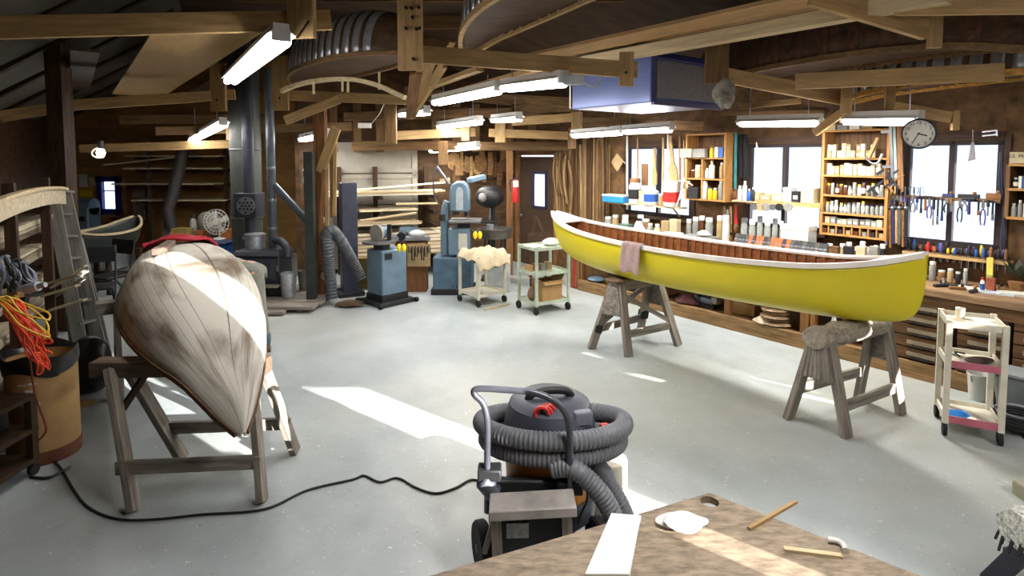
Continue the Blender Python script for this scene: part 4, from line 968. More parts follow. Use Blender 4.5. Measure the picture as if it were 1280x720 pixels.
# spring clamps standing on the bench edge
def spring_clamp(M, m, label):
    t = thing('spring_clamp', label, 'clamp', M.to_translation(), M.to_euler().z, 'spring clamps along the bench under the middle window')
    for s in (-1, 1):
        MB(M).beam((s*.012, -.06, .0), (s*.008, .0, .09), .014, .022, (1, 0, 0)).beam((s*.008, 0, .09), (s*.012, .03, .15), .012, .02, (1, 0, 0)).build('jaw', m, t)
        MB(M).ell((s*.012, -.06, .012), (.013, .02, .014), 8, 6).build('pad', BLACKP, t)
    MB(M).cyl((-.018, 0, .09), (.018, 0, .09), .012, 8).build('spring', STEEL, t)
rail_s0, rail_s1 = sd(918, 300, .5)[0], sd(1035, 312, .5)[0]; ZR = ZB+.09
t = thing('clamp_rail', 'low wooden rail on the bench carrying the row of spring clamps', 'rail', W((rail_s0+rail_s1)/2, .5, ZB), RW)
MB().box(W((rail_s0+rail_s1)/2, .5, ZB+.045), (rail_s1-rail_s0, .05, .09), RW).build('rail', CABW, t)
for s in (rail_s0+.1, rail_s1-.1): MB().box(W(s, .5, ZB+.02), (.05, .14, .04), RW).build('foot', CABW, t)
for i in range(24):
    s = rail_s0+.03+(rail_s1-rail_s0-.06)*i/23; m = ORANGE if i in (4, 6, 7, 10, 11, 12, 14) else (BLACKP if i % 3 else mat('olive_plastic', (62, 60, 48), .6))
    M = Matrix.Translation(W(s, .5, ZR+.012)) @ Matrix.Rotation(RW, 4, 'Z') @ Matrix.Scale(1.15, 4)
    spring_clamp(M, m, '%s spring clamp, %s from the left, on the rail under the middle window' % ({ORANGE.name: 'orange', BLACKP.name: 'black'}.get(m.name, 'olive'), ORD[i]))
# ---- big window: tool rail with hanging tools, lower rail with standing chisels
def handtool(kind, top, L, label, group, hm):
    t = thing({'p': 'pliers', 'c': 'chisel', 'h': 'hammer', 'f': 'file', 's': 'shears'}[kind], label, 'tool', top-UP*L, RW, group)
    e = U
    if kind in 'ps':
        for sg in (-1, 1):
            MB().tube(smooth([top-UP*.02+e*sg*.004, top-UP*L*.3-e*sg*.004, top-UP*L*.45+e*sg*.014, top-UP*L*.75+e*sg*.02, top-UP*L+e*sg*.012], 4), .008, 6).build('handle', hm, t)
        MB().prism([(-.01, 0), (.01, 0), (.016, -L*.3), (-.016, -L*.3)], top, e, UP, N*.012).build('jaws', STEEL, t)
    elif kind == 'c':
        MB().cyl(top, top-UP*L*.42, .013, 8, .016).build('handle', hm, t); MB().beam(top-UP*L*.4, top-UP*L, .016, .006, N).build('blade', STEEL, t)
    elif kind == 'h':
        MB().cyl(top+UP*.02, top-UP*L, .012, 8, .015).build('handle', hm, t); MB().cyl(top-e*.055, top+e*.05, .016, 8).build('head', DKMETAL, t)
    else:
        MB().beam(top, top-UP*L*.7, .02, .005, N).build('blade', DKMETAL, t); MB().cyl(top-UP*L*.68, top-UP*L, .012, 8, .014).build('handle', hm, t)
dT = .14; zT = sd(1190, 249, dT)[1]; c0, c1 = sd(1112, 245, dT)[0], sd(1251, 250, dT)[0]
t = thing('tool_rail', 'upper tool rail crossing the big window with tools hung from it', 'rail', W((c0+c1)/2, .09, zT-.03), RW)
MB().box(W((c0+c1)/2, .1, zT), (c1-c0, .11, .035), RW).build('rail', LUMBD, t)
for k in (0.02, .5, .98): MB().box(W(c0+(c1-c0)*k, .035, zT), (.04, .07, .05), RW).build('bracket', OAK, t)
NAVYH = mat('navy_handle', (40, 44, 96), .5); PURP = mat('violet_handle', (84, 70, 130), .5)
kinds = 'ppscfpcfhpcffpcfpshcfpcf'
for i in range(24):
    if i in (15, 19): continue
    s = c0+.05+(c1-c0-.1)*i/23; L = R.uniform(.12, .2)+(.1 if i in (9, 10, 11, 12, 16, 21) else 0)
    handtool(kinds[i], W(s, .175, zT+.01), L, '%s tool from the left hanging on the upper rail before the big window' % ORD[i], 'tools hanging on the upper rail before the big window', [NAVYH, DKMETAL, OAK, PURP, BLACKP, STEEL][i % 6])
for i, (x, L, nm) in enumerate(((1121, .09, 'c'), (1126, .1, 'c'), (1131, .09, 'c'), (1137, .1, 'c'), (1143, .08, 'c'), (1150, .07, 'c'))):
    c = P(x, 243, .1); c.z = zT+.017
    t = thing('c_clamp', 'small grey clamp standing on the upper rail, %s from the left' % ORD[i], 'clamp', c, RW, 'small clamps on the upper tool rail')
    MB().tube([c, c+UP*.09, c+UP*.09+U*.035, c+UP*.055+U*.035], .007, 6).build('frame', STEEL, t); MB().cyl(c+UP*.055+U*.035, c+UP*.02+U*.035, .005, 6).build('screw', DKMETAL, t)
for i, (x0, x1, h, m, lb) in enumerate(((1176, 1190, .035, NAVYH, 'dark plane lying on the upper rail at the middle of the big window'), (1195, 1222, .04, BLACKP, 'long black tool lying on the upper rail at the right of the mullion'), (1230, 1250, .06, OAK, 'brown wooden box on the right end of the upper tool rail'))):
    M, w, _ = place(x0, x1, zT+.017, 240, .1); t = thing('hand_plane' if i < 2 else 'box', lb, 'tool' if i < 2 else 'box', M.to_translation(), RW)
    MB(M).box((0, 0, h/2), (w, .06, h)).build('body', m, t, bev=.006); MB(M).ell((w*.25, 0, h+.01), (.02, .015, .02)).build('knob' if i < 2 else 'catch', OAK, t)
dL = .2; zL = sd(1190, 322, dL)[1]; e0, e1 = sd(1128, 315, dL)[0], sd(1262, 325, dL)[0]
t = thing('tool_rail', 'lower tool rail under the big window holding upright chisels and screwdrivers', 'rail', W((e0+e1)/2, .1, zL-.03), RW)
MB().box(W((e0+e1)/2, .13, zL), (e1-e0, .15, .03), RW).build('rail', LUMB, t)
for k in (.03, .5, .97): MB().box(W(e0+(e1-e0)*k, .05, zL), (.04, .1, .04), RW).build('bracket', OAK, t)
HM = [NAVYH, BLACKP, PURP, BLUEP, OAK, DKMETAL, YELP]
for i in range(30):
    s = e0+.03+(e1-e0-.06)*i/29; hh = R.uniform(.07, .14); m = REDP if i in (6, 7, 8) else HM[R.randrange(7)]
    b = W(s, .14+.05*(i % 2), zL+.015)
    t = thing('screwdriver' if i % 2 else 'chisel', '%s %s handled tool from the left standing in the lower rail of the big window' % (ORD[i], 'red' if m is REDP else 'dark' if m in (BLACKP, DKMETAL, NAVYH) else 'coloured'), 'tool', b, RW, 'tools standing in the lower rail')
    MB().lathe([(.008, .02), (.013, .03), (.015, hh*.5), (.012, hh*.9), (.006, hh)], b, 8).build('handle', m, t); MB().cyl(b+UP*.02, b-UP*R.uniform(.06, .12), .005, 6).build('shank', STEEL, t)
for i, (x, y0, y1) in enumerate(((1216, 186, 206), (1241, 172, 184))):
    t = thing('hanging_tag', ['grey strip hanging in the top of the big window', 'open pale tool on the wall above the big window'][i], 'strip' if i == 0 else 'tool', P(x, y1, .1))
    if i == 0: MB().prism([(-.012, 0), (.012, 0), (.03, -.17), (-.03, -.19)], P(x, 178, .1), U, UP, N*.008).build('blade', mat('grey_strip', (150, 146, 150), .7), t); MB().cyl(P(x, 178, .1), P(x, 162, .1), .003, 5).build('string', PAPER, t)
    else:
        for yy in (164, 169): MB().beam(P(1228, yy+1, .1), P(1246, yy-1, .1), .012, .012).build('arm', SILVER, t)
        MB().beam(P(1246, 163, .1), P(1246, 170, .1), .012, .012).build('bar', SILVER, t)
# clamps and rods hanging right of the tall shelf unit
for i, (x0, y0, x1, y1, m) in enumerate(((1113, 152, 1116, 232, STEEL), (1118, 158, 1120, 222, mat('pale_green_pipe', (150, 170, 160), .5)), (1123, 150, 1124, 236, OAK), (1084, 240, 1124, 212, DKMETAL), (1102, 208, 1124, 236, DKMETAL), (1126, 160, 1128, 240, OAK))):
    t = thing('bar_clamp', ['grey bar clamp hanging right of the tall shelf unit', 'pale green pipe hanging right of the tall shelf unit', 'brown batten left of the big window frame', 'dark bar clamp hung crossways over the tall shelf unit', 'dark bar clamp crossing the other by the big window', 'second brown batten left of the big window frame'][i], 'clamp' if i in (0, 3, 4) else 'batten', P((x0+x1)/2, max(y0, y1), .3))
    a, b = P(x0, y0, .3), P(x1, y1, .3); MB().beam(a, b, .025, .015, N).build('bar', m, t)
    if i in (0, 3, 4):
        x = (b-a).normalized(); y = x.cross(N)
        for k in (.15, .7): MB().beam(a.lerp(b, k), a.lerp(b, k)+y*.09, .03, .02, N).build('jaw', m, t)
        MB().cyl(a.lerp(b, .72)+y*.07, a.lerp(b, 1)+y*.07, .012, 8).build('handle', OAK, t)
for i in range(7):
    x = 1108+i*4.2; t = thing('hanging_tool', 'long handled tool hanging below the clamps left of the big window, %s from the left' % ORD[i], 'tool', P(x, 310, .22), 0, 'long handled tools left of the big window')
    MB().cyl(P(x, 262, .22), P(x+R.uniform(-1, 1), 310+R.uniform(-6, 4), .22), .013, 8).build('handle', [SILVER, OAK, NAVYH, LUMB, STEEL, OAK, DKMETAL][i], t); MB().ell(P(x, 260, .22), (.03, .02, .025)).build('head', [STEEL, DKMETAL][i % 2], t)
# ---- shelf unit at the right edge with a cream box sign on it
dR = .3; h0, h1 = sd(1259, 230, dR)[0], sd(1335, 230, dR)[0]; zr = [sd(1268, y, dR)[1] for y in (206, 237, 273)]
t = thing('shelf_unit', 'dark shelf unit right of the big window with a lettered cream box on top', 'shelves', W((h0+h1)/2, .15, zr[2]), RW)
for z in zr: MB().box(W((h0+h1)/2, dR/2, z), (h1-h0, dR-.02, .025), RW).build('shelf', SHELFW, t)
for s in (h0, h1): MB().box(W(s, dR/2, (zr[0]+zr[2])/2), (.03, dR-.02, zr[0]-zr[2]), RW).build('side_panel', CABW, t)
MB().box(W((h0+h1)/2, .012, (zr[0]+zr[2])/2), (h1-h0, .012, zr[0]-zr[2]), RW).build('back_panel', DARKW, t)
M, w, h = place(1258, 1300, zr[0]+.0125, 190, .25); t = thing('lettered_box', 'cream wooden box with dark lettering on the shelf unit at the edge', 'box', M.to_translation(), RW)
MB(M).box((0, 0, h/2), (w, .12, h)).build('body', IVORY, t, bev=.004)
MX = M @ Matrix.Translation((-w*.22, -.062, h*.62)) @ Matrix.Rotation(PI/2, 4, 'X'); textpart('N.E. PETE', MX, .042, BLACKP, t)
std('j', 1262, 1270, 222, .24, zr[1]+.0125, BLACKP, 'bottle', 'dark bottle on the edge shelf unit', 'bottle', lab=PAPER); std('c', 1271, 1275, 220, .24, zr[1]+.0125, PAPER, 'book', 'slim white book on the edge shelf unit', 'book', depth=.1); std('c', 1276, 1279, 221, .24, zr[1]+.0125, BLUEP, 'book', 'slim blue book on the edge shelf unit', 'book', depth=.1)
std('j', 1261, 1269, 254, .24, zr[2]+.0125, CLEARJ, 'jar', 'glass jar on the lower edge shelf', 'jar'); std('j', 1270, 1276, 250, .24, zr[2]+.0125, GREYBOX, 'can', 'grey can on the lower edge shelf', 'can'); std('j', 1277, 1285, 248, .24, zr[2]+.0125, WHITEP, 'bottle', 'white bottle on the lower edge shelf', 'bottle')
t = thing('coiled_cable', 'dark cables hanging down between the big window and the edge shelves', 'cable', P(1252, 330, .1))
for i in range(3): MB().tube(smooth([P(1251+i, 190, .1), P(1249+2*i, 225, .12), P(1254+i, 262, .1), P(1252+i*2, 300, .12), P(1256+i, 330, .1)], 6), .008, 6).build('cable', [BLACKP, NAVYH, DKMETAL][i], t)
# plant-like dark leaves and dark machine under the edge shelves
t = thing('potted_plant', 'dark leafy plant on the bench below the edge shelves', 'plant', on_bench(1275, .3))
b = on_bench(1275, .3); MB().lathe([(.05, 0), (.075, .1), (.07, .1)], b, 14).build('pot', OAK, t)
for i in range(11):
    A_ = i*2.4; q = b+V((math.cos(A_)*.13, math.sin(A_)*.10, .17+.17*((i*7) % 11)/11)); m = b+UP*.12
    dq = (q-m).normalized(); sdv = dq.cross(UP).normalized()
    MB().prism([(0, 0), (.03, .05), (.028, .1), (0, .17), (-.028, .1), (-.03, .05)], m+dq*.04, sdv, dq, V((0, 0, .004))).build('leaf', mat('dark_leaf', (44, 58, 40), .5, var=.25), t)
# ---- things on the bench top
jr = lambda x0, x1, y, d, m, nm, lb, cat, **k: std('j', x0, x1, y, d, ZB, m, nm, lb, cat, **k)
bx = lambda x0, x1, y, d, m, nm, lb, cat, **k: std('c', x0, x1, y, d, ZB, m, nm, lb, cat, **k)
M, w, h = place(748, 776, ZB, 276, .3); MB(M).lathe([(w*.3, 0), (w*.46, .05), (w*.5, .09), (w*.47, .09), (w*.4, .03), (.001, .02)], n=18).build('bowl', GREYBOX, None, 'grey bowl at the far end of the bench under the blue box', 'bowl')
bx(776, 787, 280, .3, mat('green_box', (88, 120, 104), .6), 'box', 'small green box beside the grey bowl on the bench', 'box')
def crumple(label, px0, px1, py, d, z, m, name='cloth', cat='cloth', h=None):
    M, w, hh = place(px0, px1, z, py, d); hh = h or hh; rings = []
    ph = R.uniform(0, 6)
    for j in range(7):
        k = j/6; rr = w/2*(1-.75*k**1.6)
        rings.append([M @ V((math.cos(a)*rr*(1+.18*math.sin(3*a+ph+j)), math.sin(a)*rr*.7*(1+.2*math.sin(4*a+ph*2)), .004+hh*(k**.8)*(1+.1*math.sin(2*a+j)))) for a in [2*PI*i/16 for i in range(16)]])
    return MB().loft(rings).build(name, m, None, label, cat, sub=1)
WHC = mat('white_cloth', (224, 224, 220), .95, var=.12, scale=9, bump=.4)
crumple('crumpled white paper on the bench before the first window', 789, 808, 277, .4, ZB, WHC, 'crumpled_paper', 'paper')
jr(809, 816, 279, .3, CLEARJ, 'jar', 'glass jar right of the crumpled white paper', 'jar'); jr(818, 825, 280, .35, IVORY, 'jar', 'cream jar second to the right of the crumpled paper', 'jar', lab=PAPER); jr(826, 831, 277, .25, TEAL, 'bottle', 'teal bottle behind the white tubs', 'bottle')
bx(829, 838, 276, .3, IVORY2, 'carton', 'tan carton behind the white tubs', 'box'); bx(839, 848, 274, .3, IVORY, 'carton', 'cream carton behind the white tubs', 'box')
jr(831, 841, 290, .6, WHITEP, 'tub', 'left white tub standing before the tan carton', 'tub', neck=.95); jr(842, 853, 291, .6, WHITEP, 'tub', 'right white tub standing before the cream carton', 'tub', neck=.95)
M, w, h = place(855, 892, ZB, 280, .45); t = thing('stacked_trays', 'stack of dark flat trays on the bench under the bottle shelves', 'trays', M.to_translation(), RW)
for k in range(5): MB(M @ Matrix.Rotation(.05*(k % 3-1), 4, 'Z')).box((0, 0, .02+.036*k), (w*(1-.05*(k % 2)), .3, .024)).build('tray', [BLACKP, IVORY2, DKMETAL, OAK, GREYBOX][k], t)
crumple('white cloth heap on the stack of dark trays', 871, 888, 276, .45, ZB+.19, WHC, h=.07)
crumple('small heap of shavings on the bench beside the trays', 890, 910, 300, .6, ZB, IVORY2, 'shavings', 'shavings', h=.05)
t = thing('triangle_stand', 'pointed wooden easel frame standing before the brown door', 'easel', at(672, 305, 9.6))
for a, b in (((670, 270), (663, 303)), ((671, 270), (683, 300)), ((664, 292), (682, 293))): MB().beam(at(*a, 9.6), at(*b, 9.6), .05, .04).build('leg', DARKW, t)
for x0, x1 in ((664, 664), (682, 682)): MB().beam(at(x0, 300, 9.6), V((at(x0, 300, 9.6).x, 9.6, 0)), .05, .05).build('leg', DARKW, t)
MB().beam(at(660, 303, 9.6), at(690, 301, 9.6), .06, .3).build('top', DARKW, t)
# right part of the bench
jr(1228, 1234, 347, .55, WHITEP, 'bottle', 'slim white bottle with a blue band on the near bench', 'bottle', lab=BLUEP, lid=REDP, neck=.6)
bx(1236, 1247, 348, .45, mat('brick_red_box', (150, 76, 52), .7), 'box', 'brick red box beside the slim white bottle', 'box')
t = thing('yellow_level', 'yellow bar leaning upright behind the brick red box', 'bar', on_bench(1240, .3)); MB().beam(on_bench(1240, .34), P(1238, 322, .25), .05, .025, N).build('bar', mat('dull_yellow', (196, 176, 60), .5), t); MB().beam(on_bench(1240, .345)+UP*.1, on_bench(1240, .345)+UP*.14, .052, .03, N).build('vial', GLASS, t)
for i, (x0, x1, y, m, lb) in enumerate(((1150, 1161, 331, CLEARJ, 'glass jar at the left of the near bench under the chisels'), (1163, 1172, 327, GREYBOX, 'grey can on the near bench under the chisels'), (1174, 1184, 338, OAK, 'low brown pot on the near bench'), (1186, 1194, 336, IVORY2, 'tan tin on the near bench'), (1196, 1203, 340, DKMETAL, 'small dark tin on the near bench'), (1206, 1212, 336, CLEARJ, 'small glass jar on the near bench left of the slim bottle'))):
    jr(x0, x1, y, .3, m, 'jar', lb, 'jar', neck=.8)
bx(1136, 1148, 331, .35, IVORY2, 'box', 'tan box at the end of the yellow canoe on the bench', 'box')
for i, (a, d, w, m, lb) in enumerate(((1215, .45, .2, PAPER, 'white paper sheet on the near bench'), (1250, .5, .24, mat('pale_blue_paper', (196, 206, 214), .8), 'pale blue folded paper on the near bench'), (1270, .45, .22, PAPER, 'white paper pile at the right end of the near bench'))):
    c = on_bench(a, d); M = frame(c, RW+.2*i); MB(M).box((0, 0, .004+.004*i), (w, .15, .008+.008*i)).build('paper', m, None, lb, 'paper')
for i, (x, d) in enumerate(((1190, .5), (1200, .6), (1178, .6), (1220, .62), (1256, .3), (1185, .45))):
    c = on_bench(x, d); t = thing('hand_plane', 'small tool lying on the near bench, %s of a scatter' % ORD[i], 'tool', c, RW+.5*i, 'tools lying on the near bench')
    M = frame(c, RW+.5*i); MB(M).box((0, 0, .016), (.13, .035, .03)).build('body', [DKMETAL, OAK, BLACKP][i % 3], t, bev=.005); MB(M).ell((.035, 0, .045), (.014, .014, .022)).build('handle', [OAK, BLACKP, STEEL][i % 3], t)
# boxes, bags and timber under the bench
def low(px0, px1, py0, py1, d, kind, m, label, name, cat):
    p = [on_bench(x, d, .166) for x in (px0, px1)]; w = (p[1]-p[0]).length; h = wl((px0+px1)/2, py0, d)[1]-.166; M = Matrix.Translation((p[0]+p[1])/2) @ Matrix.Rotation(RW, 4, 'Z')
    if kind == 'box':
        t = thing(name, label, cat, M.to_translation(), RW); w *= .8; MB(M).box((0, .14, h/2), (w, .24, h)).build('body', m, t, bev=.004)
        for sg in (-1, 1): MB(M).beam((sg*w/2, .12, h), (sg*(w/2+.05), .12, h+.06), .26, .006).build('flap', m, t)
    return M, w, h
low(911, 948, 380, 410, .55, 'box', CARD, 'open cardboard carton under the bench between the posts', 'carton', 'box')
low(1052, 1088, 400, 440, .5, 'box', CARD, 'cardboard carton under the bench behind the carpeted sawhorse', 'carton', 'box')
low(1094, 1102, 408, 445, .6, 'box', DARKW, 'dark box at the end of the open shelves by the drawers', 'box', 'box')
low(748, 762, 366, 378, .55, 'box', CARD, 'small carton under the bench behind the braced sawhorse', 'carton', 'box')
low(826, 836, 372, 390, .55, 'box', OAK, 'brown wooden box under the bench right of the braced sawhorse', 'box', 'box')
M, w, h = low(952, 993, 388, 415, .62, '', None, '', '', '')
for k in range(7):
    q = M @ V((R.uniform(-.02, .02), .05*(k % 2), .025+.042*k)); MB().ell(q, (w/2*(1-.04*k), .16, .026), 12, 6, Matrix.Rotation(RW+R.uniform(-.1, .1), 3, 'Z')).build('bark_slab', wood('bark_slab', (176, 150, 118), var=.4), None, 'folded bark bundle under the bench, %s from the bottom of its stack' % ORD[k], 'bundle', 'folded bundles stacked under the bench')
crumple('pale crumpled bag lying before the stack of folded bundles', 944, 966, 410, .7, .166, mat('pale_bag', (214, 196, 172), .8), 'bag', 'bag', .09)
crumple('dark bag under the bench left of the carton', 868, 898, 372, .5, .166, BLACKP, 'bag', 'bag', .24); crumple('dark red bag under the bench beside the dark bag', 846, 876, 380, .62, .166, mat('dark_red_bag', (80, 36, 40), .8), 'bag', 'bag', .12)
crumple('dark bag under the bench at the crossed braces of the sawhorse', 782, 808, 362, .55, .166, BLACKP, 'bag', 'bag', .2)
crumple('white cloth under the bench behind the carpeted sawhorse', 1040, 1052, 412, .7, .166, WHC, 'cloth', 'cloth', .3)
t = thing('power_tool', 'grey and blue power tool on the low shelf beside the dark bags', 'tool', on_bench(888, .58, .166)); M = frame(on_bench(888, .58, .166), RW)
MB(M).cyl((-.1, 0, .09), (.08, 0, .09), .055, 14).build('motor', mat('grey_blue_tool', (96, 106, 124), .4, .3), t); MB(M).box((.1, 0, .12), (.09, .09, .09)).build('head', GREYBOX, t, bev=.01); MB(M).tube(smooth([(-.12, 0, .09), (-.17, 0, .14), (-.1, -.05, .2), (0, -.05, .17)], 6), .02, 8).build('hose', BLACKP, t); MB(M).box((0, 0, .02), (.2, .1, .04)).build('foot', DKMETAL, t)
M, w, h = low(738, 753, 347, 360, .6, '', None, '', '', ''); MB(M).ell((0, 0, h*.6), (w*.55, w*.5, h*.6)).build('bag', mat('pale_blue_bag', (120, 150, 176), .7), None, 'round pale blue bundle under the far end of the bench', 'bundle')
for i in range(6):
    a, b = P(712+i*2.2, 325, .7), P(711+i*2.4, 362, .74); b.z = max(b.z, .02); MB().beam(V((a.x, a.y, .85)), V((b.x, b.y, .02)), .03, .025).build('stick', [REDP, OAK, LUMBD][i % 3], None, 'stick leaning at the far end of the bench, %s from the carts' % ORD[i], 'stick', 'sticks leaning at the end of the bench')

# ---- bench clutter seen over the rim of the yellow canoe
KINDS = [('tin', CLEARJ), ('tin', DKMETAL), ('can', GREYBOX), ('tin', IVORY2), ('pot', OAK), ('jar', AMBER), ('can', WHITEP), ('jar', CLEARJ)]
for i, px in enumerate((757, 766, 778, 797, 803, 858, 866, 874, 882, 896, 903)):
    nm, m = KINDS[(i*3) % 8]
    std('j', px, px+R.uniform(6, 9), 270+R.uniform(-2, 5), .16, ZB, m, nm, '%s at the back of the bench under the bottle shelves, %s from the door end' % (nm, ORD[i]), 'jar', 'tins at the back of the far bench', neck=.85)
for i, px in enumerate((1034, 1043, 1050, 1058, 1067, 1075, 1083, 1092, 1100)):
    nm, m = KINDS[(i*5+1) % 8]
    std('j', px, px+R.uniform(6, 8), 304+R.uniform(-4, 6), .3, ZB, m, nm, '%s on the bench below the tall shelf unit, %s from the left' % (nm, ORD[i]), 'jar', 'tins below the tall shelf unit', neck=.85)
for i, px in enumerate((1038, 1056, 1072, 1088)):
    std('c', px, px+11, 308, .5, ZB, [CABW, BLACKP, IVORY, GREYBOX][i], 'box', 'low box before the tins below the tall shelf unit, %s from the left' % ORD[i], 'box', 'low boxes below the tall shelf unit')
for i, (px, y0, y1) in enumerate(((907, 196, 240), (911, 200, 246), (914, 190, 238), (917, 202, 244))):
    pass
# =====================================================================  LEFT SIDE: RACK, LADDER, DRUM, CORDS
EL = V((-.466, .885, 0)).normalized(); NL = V((.885, .466, 0)).normalized(); FE = V((-4.43, 5.5, 0))
def RK(a, o, z): return FE - EL*a - NL*o + UP*z          # a: back from the far end, o: in from the face
t = thing('lumber_rack', 'dark timber rack full of boards along the left wall', 'rack', RK(1, .5, 0))
TZ = [.42, .78, 1.02, 1.27, 1.5, 1.74]
for a in (.35, 1.4):
    MB().beam(RK(a, 1.0, 0), RK(a, 1.0, 2.7), .1, .1, EL).build('upright', DARKW, t); MB().beam(RK(a, -.04, 0), RK(a, -.04, 2.0), .07, .07, EL).build('upright', DARKW, t)
    for z in TZ: MB().beam(RK(a, -.06, z-.03), RK(a, 1.0, z-.03), .06, .05).build('arm', DARKW, t)
TN = ['lowest', 'second', 'third', 'fourth', 'fifth', 'topmost']
RB = [wood('rack_board_a', (176, 164, 138), var=.3), wood('rack_board_b', (140, 126, 102), var=.3), wood('rack_board_c', (196, 184, 156), var=.2), wood('rack_board_d', (106, 92, 72), var=.35)]
for k, z in enumerate(TZ):
    n = [3, 4, 5, 6, 6, 2][k]; lift = 0
    for lay in range([2, 2, 3, 3, 3, 1][k]):
        hh = R.choice([.022, .028, .04])
        for i in range(n-lay % 2):
            w = .8/n*.9; o = .02+.85*(i+.5)/n; e = R.uniform(-.28, .12); tilt = R.uniform(-.012, .012)
            p, q = RK(e, o, z+lift+hh/2+.002), RK(2.25+e, o+tilt, z+lift+hh/2+.002)
            MB().beam(p, q, w, hh).build('board', RB[R.randrange(4)], None, 'sawn board in the left rack, %s tier, %s layer up' % (TN[k], ORD[lay]), 'board', 'boards in the left rack, %s tier' % TN[k])
        lift += hh+.006
mb = MB(); top = [RK(2.3-2.35*i/12, -.10, 1.86+.10*math.sin(PI*i/12)**.7*.55) for i in range(13)]
mb.loft([[p, p+NL*.02, p+NL*.02-UP*.13, p-UP*.13] for p in top]); mb.build('hull_plank', RB[2], None, 'long pale curved plank lying on edge at the top of the left rack', 'plank')
mb = MB(); rail(mb, [p+NL*.02+UP*.016 for p in top], .05, .025, None); mb.build('plank_rail', BOARD, None, 'thin light strip along the top of the curved plank', 'strip')
for i in range(5):                                      # short offcuts thrown at the rack end
    c = RK(R.uniform(.35, .6), -.12-R.uniform(0, .08), .92+.06*i); MB().beam(c+V((-.14, 0, -.10)), c+V((.14, .05, .09*(1 if i % 2 else -.2))), .08, .02).build('offcut', RB[i % 3], None, 'pale wood offcut stuck out over the orange cord, %s from below' % ORD[i], 'offcut', 'offcuts at the end of the left rack')
# ladder
LADM = wood('grey_ladder', (128, 126, 118), var=.3)
t = thing('stepladder', 'grey weathered wooden stepladder leaning folded against the end of the left rack', 'ladder', fl(115, 458))
r0, r1, r2, r3 = (at(64, 239, 5.75), fl(106, 458)), (at(80, 240, 5.9), fl(128, 450)), (at(95, 300, 6.0), fl(132, 444)), (at(74, 250, 6.1), fl(112, 446))
for a, b in (r0, r1, r2, r3): MB().beam(a, b, .04, .12, NL).build('rail', LADM, t, bev=.003)
for k in range(1, 8): MB().beam(r0[0].lerp(r0[1], k/8), r1[0].lerp(r1[1], k/8), .09, .022).build('rung', LADM, t)
for k in range(1, 4): MB().beam(r2[0].lerp(r2[1], k/4), r3[0].lerp(r3[1], .3+.7*k/4), .05, .02).build('brace', LADM, t)
MB().beam(at(57, 236, 5.7)+UP*.0, at(86, 240, 5.95), .14, .03).build('top_step', LADM, t)
for i, (x0, y0, x1, y1, D) in enumerate(((70, 250, 92, 452, 6.3), (90, 330, 120, 443, 6.75))):
    b = fl(x1, y1); MB().beam(at(x0, y0, D), b, .10, .03, NL).build('plank', LADM, None, ['grey plank leaning behind the folded stepladder', 'short grey plank leaning beside the folded stepladder'][i], 'plank')
# timber post
MB().beam(V((at(83, 300, 7.2).x, 7.2, 0)), V((at(83, 300, 7.2).x, 7.2, 3.6)), .2, .18, V((0, 1, 0))).build('wall_post', wood('bark_post', (74, 52, 36), var=.5, grain=14), kind='structure', label='dark rough timber post behind the stepladder')
# fibre drum with a black liner
DRUMM = mat('fibre_drum', (178, 142, 92), .75, var=.1); c = V((-3.46, 4.15, 0)); r = .215; h = .74
t = thing('fiber_drum', 'tan fibre drum with white tape marks and a black liner', 'drum', c)
MB().lathe([(r, .0), (r, .08), (r*1.0, h), (r*.96, h), (r*.96, h*.5), (.001, h*.5)], c, 32).build('body', DRUMM, t)
MB().lathe([(r*1.02, .0), (r*1.03, .012), (r*1.03, .085), (r*1.02, .095)], c, 32).build('base_band', mat('rusty_band', (112, 66, 44), .6, .2), t)
mb = MB(); rings = []
for j in range(4):
    rings.append([c+V((math.cos(a)*r*[1.02, 1.07, 1.05, .93][j]*(1+.03*math.sin(5*a+j)), math.sin(a)*r*[1.02, 1.07, 1.05, .93][j], h+[-.09+.03*math.sin(3*a), -.03, .045+.02*math.sin(4*a), .0][j])) for a in [2*PI*i/28 for i in range(28)]])
mb.loft(rings, caps=False).build('liner', mat('black_liner', (22, 22, 24), .35, bump=.3), t)
for k, (x, y, w, hh) in enumerate(((57, 478, .05, .014), (68, 477, .05, .012), (64, 486, .04, .02), (60, 501, .06, .014), (70, 503, .05, .035))):
    q = at(x-6, y, 4.0); A_ = math.atan2(q.y-c.y, q.x-c.x); A_ = -PI/2+(x-52)/40*1.1
    p = c+V((math.cos(A_)*(r+.002), math.sin(A_)*(r+.002), q.z)); MB().box(p, (w, .004, hh), A_+PI/2).build('tape', WHITEP, t)
crumple = crumple
def heap(label, c, rx, ry, h, m, name, cat, sub=1, lump=.14):
    rings = []; ph = R.uniform(0, 6); n = 18
    for j in range(8):
        k = j/7; s = (1-.35*(1-k)*(k < .2))*math.sqrt(max(.02, 1-(k*.97)**2.4))
        rings.append([V(c)+V((math.cos(a)*rx*s*(1+lump*math.sin(3*a+ph+j*1.3)), math.sin(a)*ry*s*(1+lump*math.sin(4*a+ph*2+j)), .004+h*k)) for a in [2*PI*i/n for i in range(n)]])
    return MB().loft(rings).build(name, m, None, label, cat, sub=sub)
heap('black garbage bag slumped on the floor behind the tan drum', fl(98, 497)+V((0, .15, 0)), .24, .2, .52, MATS['black_liner'], 'garbage_bag', 'bag')
MB().box(fl(99, 506)+UP*.006, (.22, .16, .008), .4).build('cardboard_sheet', CARD, None, 'scrap of cardboard on the floor by the garbage bag', 'cardboard')
